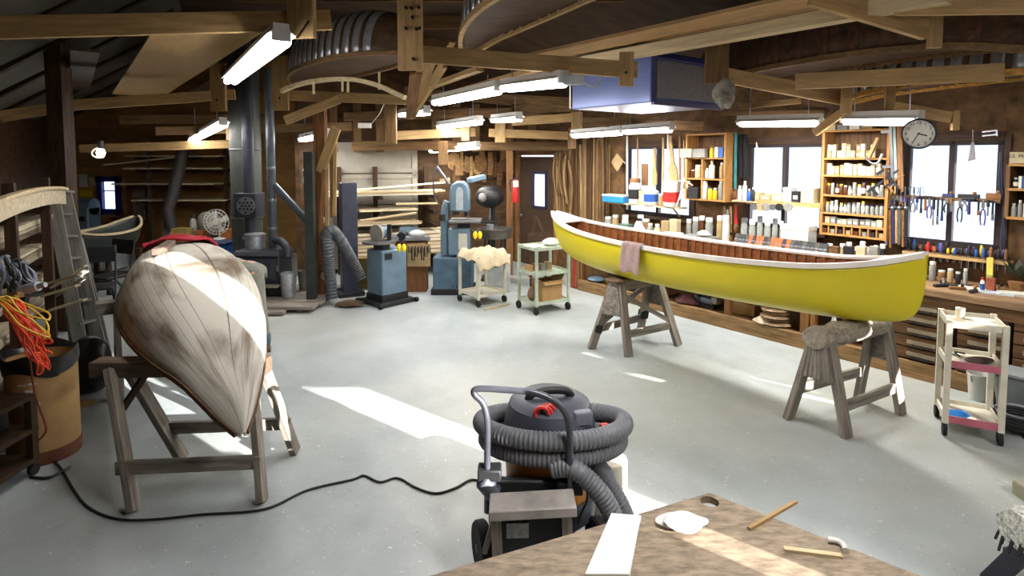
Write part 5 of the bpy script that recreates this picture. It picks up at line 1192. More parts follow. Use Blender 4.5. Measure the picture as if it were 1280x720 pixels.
# orange cord and yellow cord hanging over the drum
def cord_coil(label, c, w, h, n, m, r_, name='extension_cord', dx=.0, cat='cord'):
    pts = []
    for i in range(n*14):
        a = 2*PI*i/14; k = i/(n*14); ww = w*(.5+.5*math.sin(i*.61)**2)
        pts.append(V(c)+V((math.sin(a)*ww+dx*(1-math.cos(a))/2+.02*math.sin(i*1.7), -.06-.08*math.sin(a*1+.3)+.05*math.sin(i*.37), -h*(1-math.cos(a))/2*(.8+.2*math.sin(k*9)))))
    return MB().tube(smooth(pts, 3), r_, 6).build(name, m, None, label, cat)
ORC = mat('orange_cord', (226, 74, 34), .5, var=.06); YLC = mat('yellow_cord', (206, 170, 44), .5, var=.06); BLC = mat('black_cord', (20, 20, 22), .55)
cord_coil('bright orange extension cord coiled and hanging over the tan drum', at(26, 372, 3.85), .10, .50, 11, ORC, .0065, dx=.17)
cord_coil('yellow cord looped over the orange coil', at(20, 366, 3.8), .05, .30, 3, YLC, .0065, dx=.22)
MB().tube(smooth([at(36, 440, 3.86), at(40, 470, 3.86), at(46, 500, 3.86), at(56, 528, 3.87), at(57, 540, 3.87), at(46, 551, 3.9), at(38, 545, 3.9)], 6), .007, 6).build('extension_cord', mat('dark_orange_cord', (128, 58, 34), .5), None, 'dark orange cord end hanging down the front of the tan drum', 'cord')
t = thing('peg', 'short wooden peg holding the cords on the rack', 'peg', at(14, 370, 3.9)); MB().beam(at(-8, 372, 4.0), at(26, 368, 3.86), .04, .04).build('peg', LUMB, t); MB().box(at(-8, 372, 4.02), (.08, .03, .14)).build('plate', DARKW, t)
# hoses and grey tools over the cords
HOSEG = mat('grey_blue_hose', (104, 112, 126), .5, var=.1)
for i, (x, y, w, h) in enumerate(((16, 318, .09, .3), (30, 322, .08, .26), (38, 326, .07, .22))): cord_coil('grey hose coiled on the left rack above the orange cord, %s from the left' % ORD[i], at(x, y, 4.0+.05*i), w, h, 4, [HOSEG, BLC, HOSEG][i], .010, 'coiled_hose', .02, 'hose')
t = thing('drill', 'grey power drill hanging among the hoses above the orange cord', 'tool', at(36, 372, 3.9)); c = at(36, 372, 3.9)
MB().cyl(c+V((-.05, 0, .05)), c+V((.07, 0, .08)), .035, 12).build('motor', mat('grey_tool', (150, 154, 164), .4), t); MB().beam(c+V((-.03, 0, .03)), c+V((-.05, 0, -.09)), .04, .05, V((1, 0, 0))).build('handle', BLACKP, t); MB().cyl(c+V((.07, 0, .08)), c+V((.12, 0, .09)), .018, 10).build('chuck', STEEL, t)
# dark stand at the left edge
t = thing('tool_stand', 'dark stand with a tan upright and small casters at the left edge before the drum', 'stand', V((-3.56, 3.62, 0)))
for x in (-3.86, -3.31):
    for y in (3.42, 3.86): MB().beam((x, y, .08), (x, y, .56), .05, .05).build('leg', LUMBD if (x > -3.5 and y < 3.5) else DARKW, t); MB().cyl((x-.015, y, .04), (x+.015, y, .04), .04, 14).build('caster', RUBBER, t)
for z in (.11, .32, .55): MB().box((-3.585, 3.64, z), (.6, .5, .03)).build('shelf', DARKW, t)
MB().cyl((-3.30, 3.40, .52), (-3.27, 3.40, .30), .02, 8).build('clamp_bar', STEEL, t); MB().ell((-3.29, 3.39, .55), (.05, .04, .035)).build('clamp_head', DKMETAL, t)
MB().box((-3.64, 3.66, .43), (.4, .36, .18)).build('motor_box', BLACKP, t, bev=.01)
# black power cord on the floor to the vacuum
pts = [fl(x, y)+UP*.008 for x, y in ((48, 556), (75, 585), (90, 610), (110, 635), (145, 650), (190, 651), (250, 645), (330, 638), (385, 614), (440, 601), (455, 596), (475, 604), (497, 599), (520, 611), (545, 618), (570, 611), (590, 601), (612, 607))]
MB().tube(smooth(pts, 8), .0075, 6).build('extension_cord', BLC, None, 'black power cord snaking over the floor from the drum to the vacuum', 'cord')
MB().tube(smooth([fl(38, 598)+UP*.01, fl(60, 599)+UP*.01, fl(80, 590)+UP*.01, fl(88, 585)+UP*.01], 6), .01, 6).build('floor_hose', DKMETAL, None, 'short dark hose on the floor at the foot of the drum', 'hose')
# ---- behind: chairs, dark canoe, bins, far wall
def chair(x, y, rz, label, m):
    t = thing('folding_chair', label, 'chair', (x, y, 0), rz, 'chairs behind the stripped canoe'); M = frame((x, y, 0), rz)
    for s in (-.21, .21):
        MB(M).tube([(s, -.2, 0), (s, .12, .55), (s, .22, .98)], .014, 8).build('leg', m, t); MB(M).tube([(s*.9, .25, 0), (s*.9, -.12, .46)], .014, 8).build('leg', m, t)
    MB(M).box((0, -.03, .46), (.4, .4, .035)).build('seat', m, t, bev=.012); MB(M).box((0, .2, .86), (.42, .025, .22)).build('backrest', m, t, bev=.01)
chair(at(122, 400, 7.6).x, 7.6, .5, 'black folding chair behind the stripped canoe beside the ladder', DKMETAL); chair(at(142, 400, 8.3).x, 8.3, -.3, 'second dark folding chair farther behind the stripped canoe', BLACKP)
ha, hb = at(70, 300, 8.4), at(172, 300, 10.4)
dk = Hull(V((ha.x, ha.y, 0)), V((hb.x, hb.y, 0)), .38, [(0, 1.12), (.2, .99), (.5, .95), (.8, .99), (1, 1.12)], [(0, .95), (.05, .72), (.2, .63), (.8, .63), (.95, .72), (1, .95)], 2.2, .75, .5)
t = thing('canoe', 'dark green canoe on a low stand below the small far window', 'canoe', V((ha.x+hb.x, ha.y+hb.y, 1.26))/2)
MB().loft([dk.ring(u, 0, 16) for u in dk.stations(24)], closed=False).build('hull', mat('dark_green_hull', (40, 48, 46), .45), t, sol=.01, recalc=False)
for s in (1, -1): mb = MB(); rail(mb, [dk.edge(s, .01+.98*i/20, .01) for i in range(21)], .035, .035, None); mb.build('gunwale', BOARD, t)
t = thing('canoe_stand', 'low dark stand under the dark green canoe', 'stand', V(((ha.x+hb.x)/2, (ha.y+hb.y)/2, 0)))
for u in (.3, .7):
    c = dk.a+dk.d*u; MB().beam(c-dk.across*.4+UP*.58, c+dk.across*.4+UP*.58, .08, .08).build('bar', DARKW, t)
    for s in (-.35, .35): MB().beam(c+dk.across*s, c+dk.across*s+UP*.56, .06, .06).build('leg', DARKW, t)
    MB().beam(c-dk.across*.36+UP*.2, c+dk.across*.36+UP*.2, .05, .05).build('rail', DARKW, t)
t = thing('storage_cabinet', 'pale grey low cabinet under the dark green canoe', 'cabinet', at(134, 330, 11).xy.to_3d())
c = at(130, 330, 11); MB().box((c.x, 11, .42), (.62, .45, .78)).build('body', mat('pale_grey_cabinet', (150, 158, 158), .5), t, bev=.01); MB().box((c.x, 10.76, .42), (.54, .02, .66)).build('door', mat('pale_grey_door', (166, 174, 174), .5), t); MB().box((c.x+.2, 10.74, .5), (.02, .03, .12)).build('handle', STEEL, t)
def tote(c, w, d, h, m, label):
    t = thing('plastic_bin', label, 'bin', V(c)); x, y, z = c
    MB().hexa([(x-w*.45, y-d*.45, z), (x+w*.45, y-d*.45, z), (x+w*.45, y+d*.45, z), (x-w*.45, y+d*.45, z)], [(x-w/2, y-d/2, z+h), (x+w/2, y-d/2, z+h), (x+w/2, y+d/2, z+h), (x-w/2, y+d/2, z+h)]).build('body', m, t, bev=.02)
    MB().box((x, y, z+h+.015), (w*1.06, d*1.06, .03)).build('lid', m if m is not BLUEP else mat('dark_blue_lid', (28, 44, 78), .5), t, bev=.008)
tote((at(256, 310, 9.6).x, 9.6, .38), .24, .4, .36, BLUEP, 'left blue plastic bin behind the red cloth'); tote((at(278, 310, 9.6).x, 9.6, .38), .30, .4, .36, BLUEP, 'right blue plastic bin below the white fan')
t = thing('bin_table', 'dark low table carrying the blue bins', 'table', (at(267, 310, 9.6).x, 9.6, 0)); x = at(267, 310, 9.6).x
MB().box((x, 9.6, .36), (.8, .5, .03)).build('table_top', DARKW, t)
for a in (-.35, .35):
    for b in (-.2, .2): MB().box((x+a, 9.6+b, .17), (.05, .05, .34)).build('leg', DARKW, t)
tote((at(130, 376, 8.0).x, 8.9, 0), .4, .3, .22, mat('navy_crate', (40, 48, 104), .5), 'navy plastic crate on the floor behind the folding chairs')
# back table under the far rack, with fan and clutter
tx0, tx1 = at(205, 290, 11).x, at(292, 290, 11).x
t = thing('work_table', 'dark cluttered table below the far lumber rack', 'table', ((tx0+tx1)/2, 11, 0)); zt_ = at(250, 298, 11).z
MB().box(((tx0+tx1)/2, 11, zt_-.03), (tx1-tx0, .7, .06)).build('table_top', OAK, t)
for x in (tx0+.08, tx1-.08):
    for y in (10.72, 11.28): MB().box((x, y, (zt_-.06)/2), (.08, .08, zt_-.06)).build('leg', DARKW, t)
c = at(272, 277, 10.85); t = thing('fan', 'white round desk fan on the cluttered table before the dark flue panel', 'fan', V((c.x, c.y, zt_)))
for rr in (.24, .18, .11): MB().tube([c+V((math.cos(a)*rr, -.05-.04*(1-rr/.24), math.sin(a)*rr)) for a in [2*PI*i/24 for i in range(24)]], .006, 6, closed=True).build('grille_ring', WHITEP, t)
mb = MB()
for i in range(20): a = 2*PI*i/20; mb.cyl(c+V((math.cos(a)*.03, -.09, math.sin(a)*.03)), c+V((math.cos(a)*.24, -.05, math.sin(a)*.24)), .004, 5)
mb.build('grille', WHITEP, t)
for i in range(4):
    a = i*PI/2+.4; d = V((math.cos(a), 0, math.sin(a))); e = V((-math.sin(a), 0, math.cos(a)))
    MB().prism([(.03, -.02), (.2, -.07), (.21, .05), (.03, .02)], c, d, e, V((0, .008, 0))).build('fan_blade', mat('pale_blade', (190, 196, 190), .4), t)
MB().cyl(c+V((0, -.09, 0)), c+V((0, .1, 0)), .05, 14).build('motor', CREAM, t); MB().cyl(c+V((0, .05, -.05)), V((c.x, c.y+.05, zt_+.02)), .02, 10).build('neck', WHITEP, t); MB().lathe([(.11, 0), (.11, .02), (.04, .04)], V((c.x, c.y+.05, zt_+.002)), 20).build('base', WHITEP, t)
def onT(px0, px1, py, kind, m, nm, lb, cat, Y=11):
    a, b = at(px0, 298, Y), at(px1, 298, Y); w = b.x-a.x; h = max(.03, at((px0+px1)/2, py, Y).z-zt_); M = frame(((a.x+b.x)/2, Y, zt_), 0)
    return carton(M, w, w*.8, h, m, nm, lb, None, cat) if kind == 'c' else jar(M, w/2, h, m, DKMETAL, nm, lb, None, cat)
onT(218, 238, 285, 'c', mat('mustard_case', (150, 130, 70), .5), 'case', 'mustard case on the cluttered far table', 'case', 10.8); onT(238, 246, 268, 'j', CLEARJ, 'jar', 'tall glass jar on the cluttered far table', 'jar'); onT(246, 256, 288, 'c', mat('rust_box', (150, 84, 44), .6), 'box', 'rust coloured box left of the white fan', 'box', 10.9)
onT(277, 290, 286, 'c', mat('orange_brown_box', (170, 104, 52), .6), 'box', 'orange brown box right of the white fan', 'box', 11.1); onT(206, 216, 272, 'c', GREYBOX, 'box', 'grey box at the left end of the cluttered far table', 'box', 11.1)
heap('pale bundle behind the white fan on the far table', (at(258, 262, 11.2).x, 11.2, zt_), .22, .14, .5, mat('pale_bundle', (124, 120, 108), .9), 'bundle', 'bundle')
# far lumber rack
FX0, FX1 = at(168, 240, 12.4).x, at(286, 240, 12.4).x
t = thing('lumber_rack', 'far lumber rack with thin boards left of the dark flue panel', 'rack', ((FX0+FX1)/2, 12.5, 0)); FZ = [at(225, y, 12.3).z for y in (250, 230, 211, 196)]
for x in (187, 283): MB().beam((at(x, 240, 12.3).x, 12.3, 0), (at(x, 240, 12.3).x, 12.3, 2.5), .06, .06, V((0, 1, 0))).build('upright', STEEL if x == 187 else DARKW, t)
for x in (187, 236, 283):
    for z in FZ: MB().beam((at(x, 240, 12.4).x, 12.0, z-.03), (at(x, 240, 12.4).x, 12.9, z-.03), .05, .05).build('arm', DARKW, t)
for k, z in enumerate(FZ):
    for i in range(4):
        e = R.uniform(-.25, .25); y = 12.08+.2*i; MB().beam((FX0+e, y, z+.012), (FX1+e*.5, y, z+.012), .16, .022+.01*(i == 0)).build('board', RB[(i+k) % 4 if i else 2], None, 'long board on the far lumber rack, %s tier from below' % ORD[k], 'board', 'boards on the far rack, %s tier' % ORD[k])
MB().beam(at(131, 206, 12.0), at(226, 196, 11.8), .08, .03).build('board', RB[2], None, 'pale board sticking out toward the small far window', 'board')
MB().tube([at(229, 186, 11.3), at(221, 225, 11.2), at(210, 262, 11.0), at(214, 285, 11.0)], .11, 12).build('exhaust_hose', mat('sooty_hose', (40, 36, 34), .7), None, 'thick sooty hose sloping down before the far lumber rack', 'hose')
# far door with a poster, wall things
fdx0, fdx1 = at(160, 280, 12.95).x, at(186, 280, 12.95).x; dz_ = at(172, 226, 12.95).z
t = thing('door_3', 'brown door at the far end with a pale poster on it', None, ((fdx0+fdx1)/2, 12.97, 0), kind='structure'); MB().box(((fdx0+fdx1)/2, 12.97, dz_/2), (fdx1-fdx0, .05, dz_)).build('door_panel', wood('far_door', (112, 74, 42), var=.2), t); MB().ell((fdx1-.08, 12.92, .95), (.03, .03, .03)).build('door_knob', STEEL, t)
a, b = at(164, 235, 12.9), at(181, 275, 12.9); MB().box(((a.x+b.x)/2, 12.935, (a.z+b.z)/2), (b.x-a.x, .008, a.z-b.z)).build('poster', mat('grey_poster', (150, 140, 136), .8, var=.35, scale=4), None, 'pale grey poster on the brown far door', 'poster')
for i, (x0, y0, x1, y1, m, nm, lb) in enumerate(((95, 218, 106, 234, PAPER, 'notice', 'white notice on the pine wall left of the small far window'), (108, 222, 116, 232, IVORY, 'notice', 'small cream notice nearest the small far window'), (95, 238, 112, 246, YELP, 'sign_board', 'yellowish board under the white notice on the pine wall'))):
    a, b = at(x0, y0, 12.9), at(x1, y1, 12.9); MB().box(((a.x+b.x)/2, 12.985, (a.z+b.z)/2), (b.x-a.x, .012, a.z-b.z)).build(nm, m, None, lb, 'notice')
a = at(103, 284, 12.4); t = thing('drum_machine', 'rounded blue grey cabinet left of the small far window', 'cabinet', (a.x, 12.5, 0)); hz_ = at(103, 252, 12.4).z
MB().box((a.x, 12.55, hz_*.45), (.34, .4, hz_*.9)).build('body', BLUEGREY, t, bev=.03); MB().cyl((a.x-.17, 12.55, hz_*.9), (a.x+.17, 12.55, hz_*.9), .18, 18).build('hood', BLUEGREY, t); MB().box((a.x, 12.34, hz_*.7), (.2, .02, .1)).build('panel', DKMETAL, t)
a, b = at(128, 272, 12.6), at(156, 284, 12.6); t = thing('wall_shelf', 'small reddish wooden shelf below the small far window', 'shelf', ((a.x+b.x)/2, 12.9, b.z))
for z in (b.z, a.z): MB().box(((a.x+b.x)/2, 12.86, z), (b.x-a.x, .22, .025)).build('board', mat('red_brown_wood', (112, 62, 36), .6), t)
for x in (a.x, b.x): MB().box((x, 12.86, (a.z+b.z)/2), (.025, .22, a.z-b.z)).build('side', MATS['red_brown_wood'], t)
# =====================================================================  STOVE, POSTS, MACHINES, CARTS
IRON = mat('cast_iron', (58, 62, 70), .5, .4, var=.15); SOOT = mat('sooty_steel', (74, 78, 74), .55, .3, var=.25, scale=3)
# hearth of grey planks
t = thing('hearth_platform', 'low platform of grey planks under the wood stove', 'platform', V((-3.7, 8.6, 0)))
hx = [-4.6, -2.78]
for k in range(6): MB().box(((hx[0]+hx[1])/2+.03*(k % 2), 8.05+.24*k, .075), (hx[1]-hx[0], .225, .045), -.02).build('plank', GREYW, t, bev=.004)
for x in (-4.4, -3.7, -3.0): MB().box((x, 8.65, .026), (.1, 1.3, .05)).build('runner', GREYW, t)
MB().box((-3.45, 7.86, .04), (.6, .14, .04), .06).build('loose_plank', GREYW, None, 'loose grey plank lying before the hearth platform', 'plank')
# stove
SY = 8.45; sx = [at(291, 350, SY).x, at(351, 350, SY).x]; hb = .1; cx = (sx[0]+sx[1])/2; wx = sx[1]-sx[0]
t = thing('wood_stove', 'dark grey cast iron wood stove on a plank hearth', 'stove', (cx, SY+.25, hb))
MB().box((cx, SY+.27, .50), (wx*.92, .5, .44)).build('body', IRON, t, bev=.015)
MB().hexa([(cx-wx*.5, SY-.03, .72), (cx+wx*.5, SY-.03, .72), (cx+wx*.5, SY+.56, .72), (cx-wx*.5, SY+.56, .72)], [(cx-wx*.46, SY+.02, .79), (cx+wx*.46, SY+.02, .79), (cx+wx*.46, SY+.52, .79), (cx-wx*.46, SY+.52, .79)]).build('top_plate', IRON, t, bev=.006)
dr = MB().box((cx+.08, SY+.005, .52), (wx*.56, .03, .32)).build('fire_door', mat('stove_door', (70, 74, 84), .45, .4), t, bev=.008)
MB().box((cx+.08, SY-.015, .56), (wx*.36, .02, .14)).build('door_panel', IRON, dr); MB().cyl((cx+.32, SY-.03, .5), (cx+.32, SY-.03, .58), .014, 8).build('handle', STEEL, dr)
MB().box((cx+.1, SY-.06, .285), (wx*.7, .14, .025)).build('ash_ledge', mat('pale_ledge', (150, 144, 130), .6, .2), t)
MB().box((cx+.1, SY+.2, .19), (wx*.6, .34, .13)).build('gap_shade_box', BLACKP, t)  # black block standing in for the shade in the gap under the stove
for x in (-.42, .42):
    for y in (.08, .46): MB().cyl((cx+x*wx, SY+y, .28), (cx+x*wx*1.05, SY+y, hb), .03, 8, .022).build('leg', IRON, t)
c = at(319.5, 312, SY+.28); c.z = .79
t = thing('pot', 'silver cooking pot standing on the wood stove', 'pot', c); MB().lathe([(.14, 0), (.145, .02), (.145, .2), (.155, .21), (.155, .225), (.14, .228), (.02, .24), (.001, .24)], c, 24).build('body', SILVER, t)
for s in (-1, 1): MB().tube(smooth([c+V((s*.14, 0, .17)), c+V((s*.19, 0, .17)), c+V((s*.19, .03, .14)), c+V((s*.14, .03, .15))], 4), .008, 6).build('handle', STEEL, t)
c = at(312, 256, SY+.4); t = thing('heat_exchanger', 'dark square box with a round perforated face above the pot', 'stove heat box', c)
MB().box(c, (.33, .34, .37)).build('housing', IRON, t, bev=.008); f = c+V((.03, -.18, 0)); MB().cyl(f, f+V((0, -.02, 0)), .135, 24).build('face_plate', mat('grey_plate', (120, 124, 126), .5, .4), t)
for i, (dx, dz) in enumerate([(0, 0)]+[(.055*math.cos(k*PI/3), .055*math.sin(k*PI/3)) for k in range(6)]+[(.1*math.cos(k*PI/3+.5), .1*math.sin(k*PI/3+.5)) for k in range(6)]):
    MB().cyl(f+V((dx, -.018, dz)), f+V((dx, -.024, dz)), .019, 12).build('tube_hole', BLACKP, t)
MB().cyl(c-UP*.18, V((c.x+.0, c.y, 1.03)), .075, 16).build('lower_pipe', IRON, t); MB().cyl(c+UP*.18, V((c.x, c.y, ZC)), .085, 16).build('upper_pipe', IRON, t)
c = at(308, 230, 9.35); t = thing('flue_panel', 'tall dark grey green metal flue shroud behind the stove', 'flue', (c.x, 9.35, .02))
MB().cyl((c.x, 9.35, .02), (c.x, 9.35, 3.9), .235, 28).build('shroud', SOOT, t)
for z in (1.2, 2.3, 3.2): MB().lathe([(.238, -.02), (.245, 0), (.238, .02)], (c.x, 9.35, z), 28).build('seam_ring', SOOT, t)
c = at(341, 300, 8.75); t = thing('stove_pipe', 'slim grey stove pipe rising beside the flue with a sloping branch', 'pipe', (c.x, 8.75, .1))
MB().cyl((c.x, 8.75, .795), (c.x, 8.75, 3.5), .065, 18).build('pipe', mat('blue_grey_pipe', (92, 102, 108), .4, .5), t); MB().cyl(at(343, 232, 8.75), at(388, 280, 8.6), .055, 14).build('branch', MATS['blue_grey_pipe'], t)
for y in (210, 250, 285): z = at(341, y, 8.75).z; MB().lathe([(.066, -.02), (.071, 0), (.066, .02)], (c.x, 8.75, z), 18).build('collar', STEEL, t)
MB().tube(smooth([at(344, 300, 8.7), at(352, 302, 8.6), at(358, 310, 8.5), at(360, 322, 8.45)], 5), .06, 12).build('elbow', IRON, t)
def bucket(c, r, h, m, label, bail=True, name='bucket'):
    t = thing(name, label, 'bucket', c); c = V(c); MB().lathe([(r*.78, 0), (r, h), (r*1.04, h), (r*1.04, h-.015), (r*.96, h-.01), (r*.75, .015), (.001, .015)], c, 22).build('body', m, t)
    if bail: MB().tube([c+V((math.cos(a)*r*1.03, -.02, h-.02+math.sin(a)*-.1)) for a in [PI*i/10 for i in range(11)]], .005, 6).build('bail', STEEL, t)
    return t
c = at(361, 378, 8.5); bucket((c.x, 8.5, .1), .125, .36, SILVER, 'galvanised ash bucket beside the wood stove'); bucket((at(374, 380, 8.9).x+.05, 9.0, .1), .1, .3, GREYBOX, 'smaller grey bucket behind the ash bucket', False)
# posts
MB().beam((at(388.5, 300, 8.4).x, 8.4, 0), (at(388.5, 300, 8.4).x, 8.4, 2.26), .125, .12, V((0, 1, 0))).build('wall_post', mat('green_black_paint', (48, 54, 50), .6, var=.25), kind='structure', label='green black square post beside the stove')
x = at(403, 300, 8.75).x; MB().beam((x, 8.75, 0), (x, 8.75, 3.1), .17, .15, V((0, 1, 0))).build('wall_post', wood('red_brown_post', (128, 86, 50), var=.4), kind='structure', label='brown timber post right of the green black post')
MB().beam(at(401, 215, 8.6), at(420, 160, 8.5), .14, .06, V((0, 1, 0))).build('trim_brace', LUMB, kind='structure')
for i, (x0, y0, x1, y1, m) in enumerate(((409, 182, 408, 330, LUMB), (414, 178, 415, 272, LUMBD), (419, 176, 418, 270, LUMB), (405, 212, 399, 330, OAK))):
    a, b = at(x0, y0, 8.6-.02*i), at(x1, y1, 8.6-.02*i); MB().beam(a, b, .05, .025, V((0, 1, 0))).build('hanging_batten', m, None, 'thin batten fixed by the brown post, %s from the post' % ORD[i], 'batten', 'battens by the brown post')
for i, (x, y) in enumerate(((403, 275), (404, 300), (402, 325), (404, 345), (380, 225), (381, 215))):
    q = at(x, y, 8.62); t = thing('hanging_tool', 'small pale tool hanging on the posts, %s of the cluster' % ORD[i], 'tool', q, 0, 'small tools hung on the posts'); MB().ell(q, (.04, .03, .06), 10, 7).build('head', [PAPER, GREYBOX, REDP, IVORY2, PAPER, STEEL][i], t); MB().cyl(q, q-UP*.16, .012, 7).build('handle', OAK, t)
# ---- disc sander on its blue grey cabinet
c0 = at(478, 382, 8.25); A_ = .82; M = frame((c0.x-.0, c0.y+.33, 0), A_)
t = thing('disc_sander', 'disc sander with a round table on a blue grey metal cabinet', 'sander', (c0.x, c0.y+.33, 0), A_)
bw, bd, bh = .44, .40, .82
MB(M).box((0, 0, .035), (.62, .58, .06)).build('mobile_base', BLACKP, t, bev=.006)
for x in (-.3, .3):
    for y in (-.28, .28): MB(M).cyl((x*1.07-.02, y*1.07, .036), (x*1.07+.02, y*1.07, .036), .035, 12).build('caster', RUBBER, t)
MB(M).box((0, 0, .11), (bw+.02, bd+.02, .09)).build('plinth', BLACKP, t)
cb = MB(M).box((0, 0, .15+(bh-.15)/2), (bw, bd, bh-.15)).build('cabinet', BLUEGREY, t, bev=.02)
MB(M).box((-bw/2+.11, -bd/2-.004, bh-.09), (.12, .012, .09)).build('switch_plate', BLACKP, cb)
MB(M).box((bw/2+.006, -.02, .5), (.012, .06, .3)).build('handle_plate', STEEL, cb); MB(M).cyl((bw/2+.03, -.02, .18), (bw/2+.03, -.02, .56), .014, 8).build('lever', SILVER, cb); MB(M).box((bw/2+.02, -.02, .58), (.05, .12, .03)).build('lever_grip', NAVYH, cb)
ct = V((c0.x-.06, c0.y+.28, 0))
MB().cyl(ct+UP*.82, ct+UP*.91, .12, 20).build('pedestal', DKMETAL, t); MB().cyl(ct+V((-.03, -.04, .915)), ct+V((-.03, -.04, .94)), .25, 32).build('table', STEEL, t)
dc = at(470, 292, 8.5); MB().cyl(dc, dc+V((.02, .03, 0)), .135, 28).build('disc', mat('sanding_disc', (150, 146, 138), .8, var=.1), t); MB().cyl(dc+V((.02, .03, 0)), dc+V((.12, .22, 0)), .09, 18).build('motor', BLUEGREY, t)
MB().beam(dc+V((.18, .08, -.12)), dc+V((.18, .08, .13)), .03, .06).build('guard', DKMETAL, t)
q = at(502, 309, 8.2); t = thing('ear_muffs', 'bright yellow ear protectors hanging at the disc sander', 'ear protectors', q)
YB = mat('bright_yellow', (240, 214, 30), .4, var=.03)
for s in (-1, 1): MB().ell(q+V((s*.035, 0, -.01)), (.035, .05, .06), 12, 8).build('cup', YB, t)
MB().tube([q+V((math.cos(a)*.05, 0, .03+math.sin(a)*.05)) for a in [PI*i/8 for i in range(9)]], .008, 6).build('headband', BLACKP, t)
q = at(597, 293, 8.55); t = thing('ear_muffs', 'bright yellow ear protectors hanging at the bandsaw', 'ear protectors', q)
for s in (-1, 1): MB().ell(q+V((s*.035, 0, -.01)), (.035, .05, .06), 12, 8).build('cup', YB, t)
MB().tube([q+V((math.cos(a)*.05, 0, .03+math.sin(a)*.05)) for a in [PI*i/8 for i in range(9)]], .008, 6).build('headband', BLACKP, t)
# dark column, hose, plywood box
c = at(433.5, 300, 8.95); t = thing('dust_collector_column', 'tall dark slate box column behind the disc sander', 'column machine', (c.x, 9.05, 0))
z1_ = at(433, 229, 8.9).z; MB().box((c.x, 9.05, z1_/2), (.24, .22, z1_), .5).build('column', mat('slate_paint', (58, 62, 78), .45, .2), t, bev=.008); MB().box((c.x, 9.05, .03), (.4, .4, .06), .5).build('base', BLACKP, t)
def ribbed(mb, pts, r, n=12, pitch=.028, depth=.12):
    sp = smooth(pts, 24); out = [sp[0]]; 
    for p in sp[1:]:
        if (p-out[-1]).length > pitch/2: out.append(p)
    k = len(out); return mb.tube(out, r, n, rf=lambda u: r*(1+depth*(1 if int(round(u*(k-1))) % 2 else -1)*.5))
CORR = mat('grey_corrugated_hose', (78, 82, 86), .55, var=.12)
ribbed(MB(), [at(452, 350, 8.75), at(438, 322, 8.7), at(424, 298, 8.55), at(414, 288, 8.45), at(408, 296, 8.42), at(410, 320, 8.42), at(413, 350, 8.42), at(415, 374, 8.42)], .085).build('dust_hose', CORR, None, 'fat grey corrugated dust hose looping down left of the sander', 'hose')
c = at(436, 360, 8.8); MB().box((c.x, 9.5, .27), (.5, .25, .5)).build('plywood_box', wood('olive_ply', (104, 88, 48), var=.2), None, 'olive brown plywood box on the floor behind the dust hose', 'box', bev=.005)
heap('small heap of dark scraps on the floor left of the sander', fl(438, 383), .22, .14, .09, wood('scraps', (92, 76, 56)), 'scrap_heap', 'scraps')
# jointer with fence, tool board and cabinet behind it
t = thing('jointer', 'grey jointer with a long bed behind the sander', 'jointer', at(508, 300, 9.3).xy.to_3d()); a, b = at(486, 297, 9.2), at(536, 297, 9.4)
MB().beam(a, b, .28, .07).build('bed', STEEL, t, bev=.006); MB().beam(a+V((.15, .12, .09)), b+V((-.2, .12, .09)), .03, .13).build('fence', BLUEGREY, t); m_ = a.lerp(b, .35); MB().cyl(m_+V((0, -.16, .04)), m_+V((0, .1, .04)), .07, 14).build('cutter_head', DKMETAL, t); m_ = a.lerp(b, .72); MB().ell(m_+V((0, -.08, .07)), (.13, .1, .07)).build('guard', mat('pale_guard', (190, 190, 186), .5), t)
MB().box((m_.x-.1, 9.35, m_.z/2-.03), (.5, .24, m_.z-.06)).build('stand', wood('stand_brown', (126, 84, 50), var=.2), t)
a, b = at(509, 305, 9.05), at(538, 333, 9.05); cx_ = (a.x+b.x)/2
t = thing('tool_board', 'pale board hung with small black clamps below the jointer', 'tool board', (cx_, 9.05, b.z)); MB().box((cx_, 9.06, (a.z+b.z)/2), (b.x-a.x, .02, a.z-b.z)).build('board', IVORY2, t)
for i in range(7):
    x = a.x+.03+(b.x-a.x-.06)*i/6; q = V((x, 9.02, a.z-.03)); k = thing('c_clamp', 'small black clamp on the pale board, %s from the left' % ORD[i], 'clamp', q-UP*.15, 0, 'black clamps on the pale board')
    L = .10+.06*((i*5) % 3); MB().tube([q, q-UP*L, q-UP*L+V((.035, 0, 0)), q-UP*(L-.03)+V((.035, 0, 0))], .008, 6).build('frame', BLACKP, k); MB().cyl(q-UP*.02+V((.035, 0, 0)), q-UP*(L-.03)+V((.035, 0, 0)), .006, 6).build('screw', DKMETAL, k)
# ---- bandsaw
BY = 9.2; c = at(568, 375, BY); t = thing('bandsaw', 'old grey blue bandsaw with a rounded wheel housing on a cabinet', 'bandsaw', (c.x, BY, 0)); bs = lambda px, py, y=BY: at(px, py, y)
a, b = bs(543, 320), bs(591, 372); MB().box(((a.x+b.x)/2, BY+.05, a.z/2+.03), (b.x-a.x, .5, a.z-.06)).build('base_cabinet', mat('deep_blue_grey', (78, 104, 124), .45, .1), t, bev=.01); MB().box(((a.x+b.x)/2, BY+.05, .05), (b.x-a.x+.06, .54, .09)).build('plinth', BLACKP, t)
for x in (566, 571): q = bs(x, 358, BY-.21); MB().cyl(q, q+V((0, -.012, 0)), .014, 10).build('knob', BLACKP, t)
zt2 = bs(576, 318).z; l0, l1 = bs(561, 290), bs(588, 290)
MB().box(((l0.x+l1.x)/2, BY, (zt2+bs(576, 284).z)/2), (l1.x-l0.x, .3, bs(576, 284).z-zt2), 0).build('lower_housing', BLUEGREY, t, bev=.03)
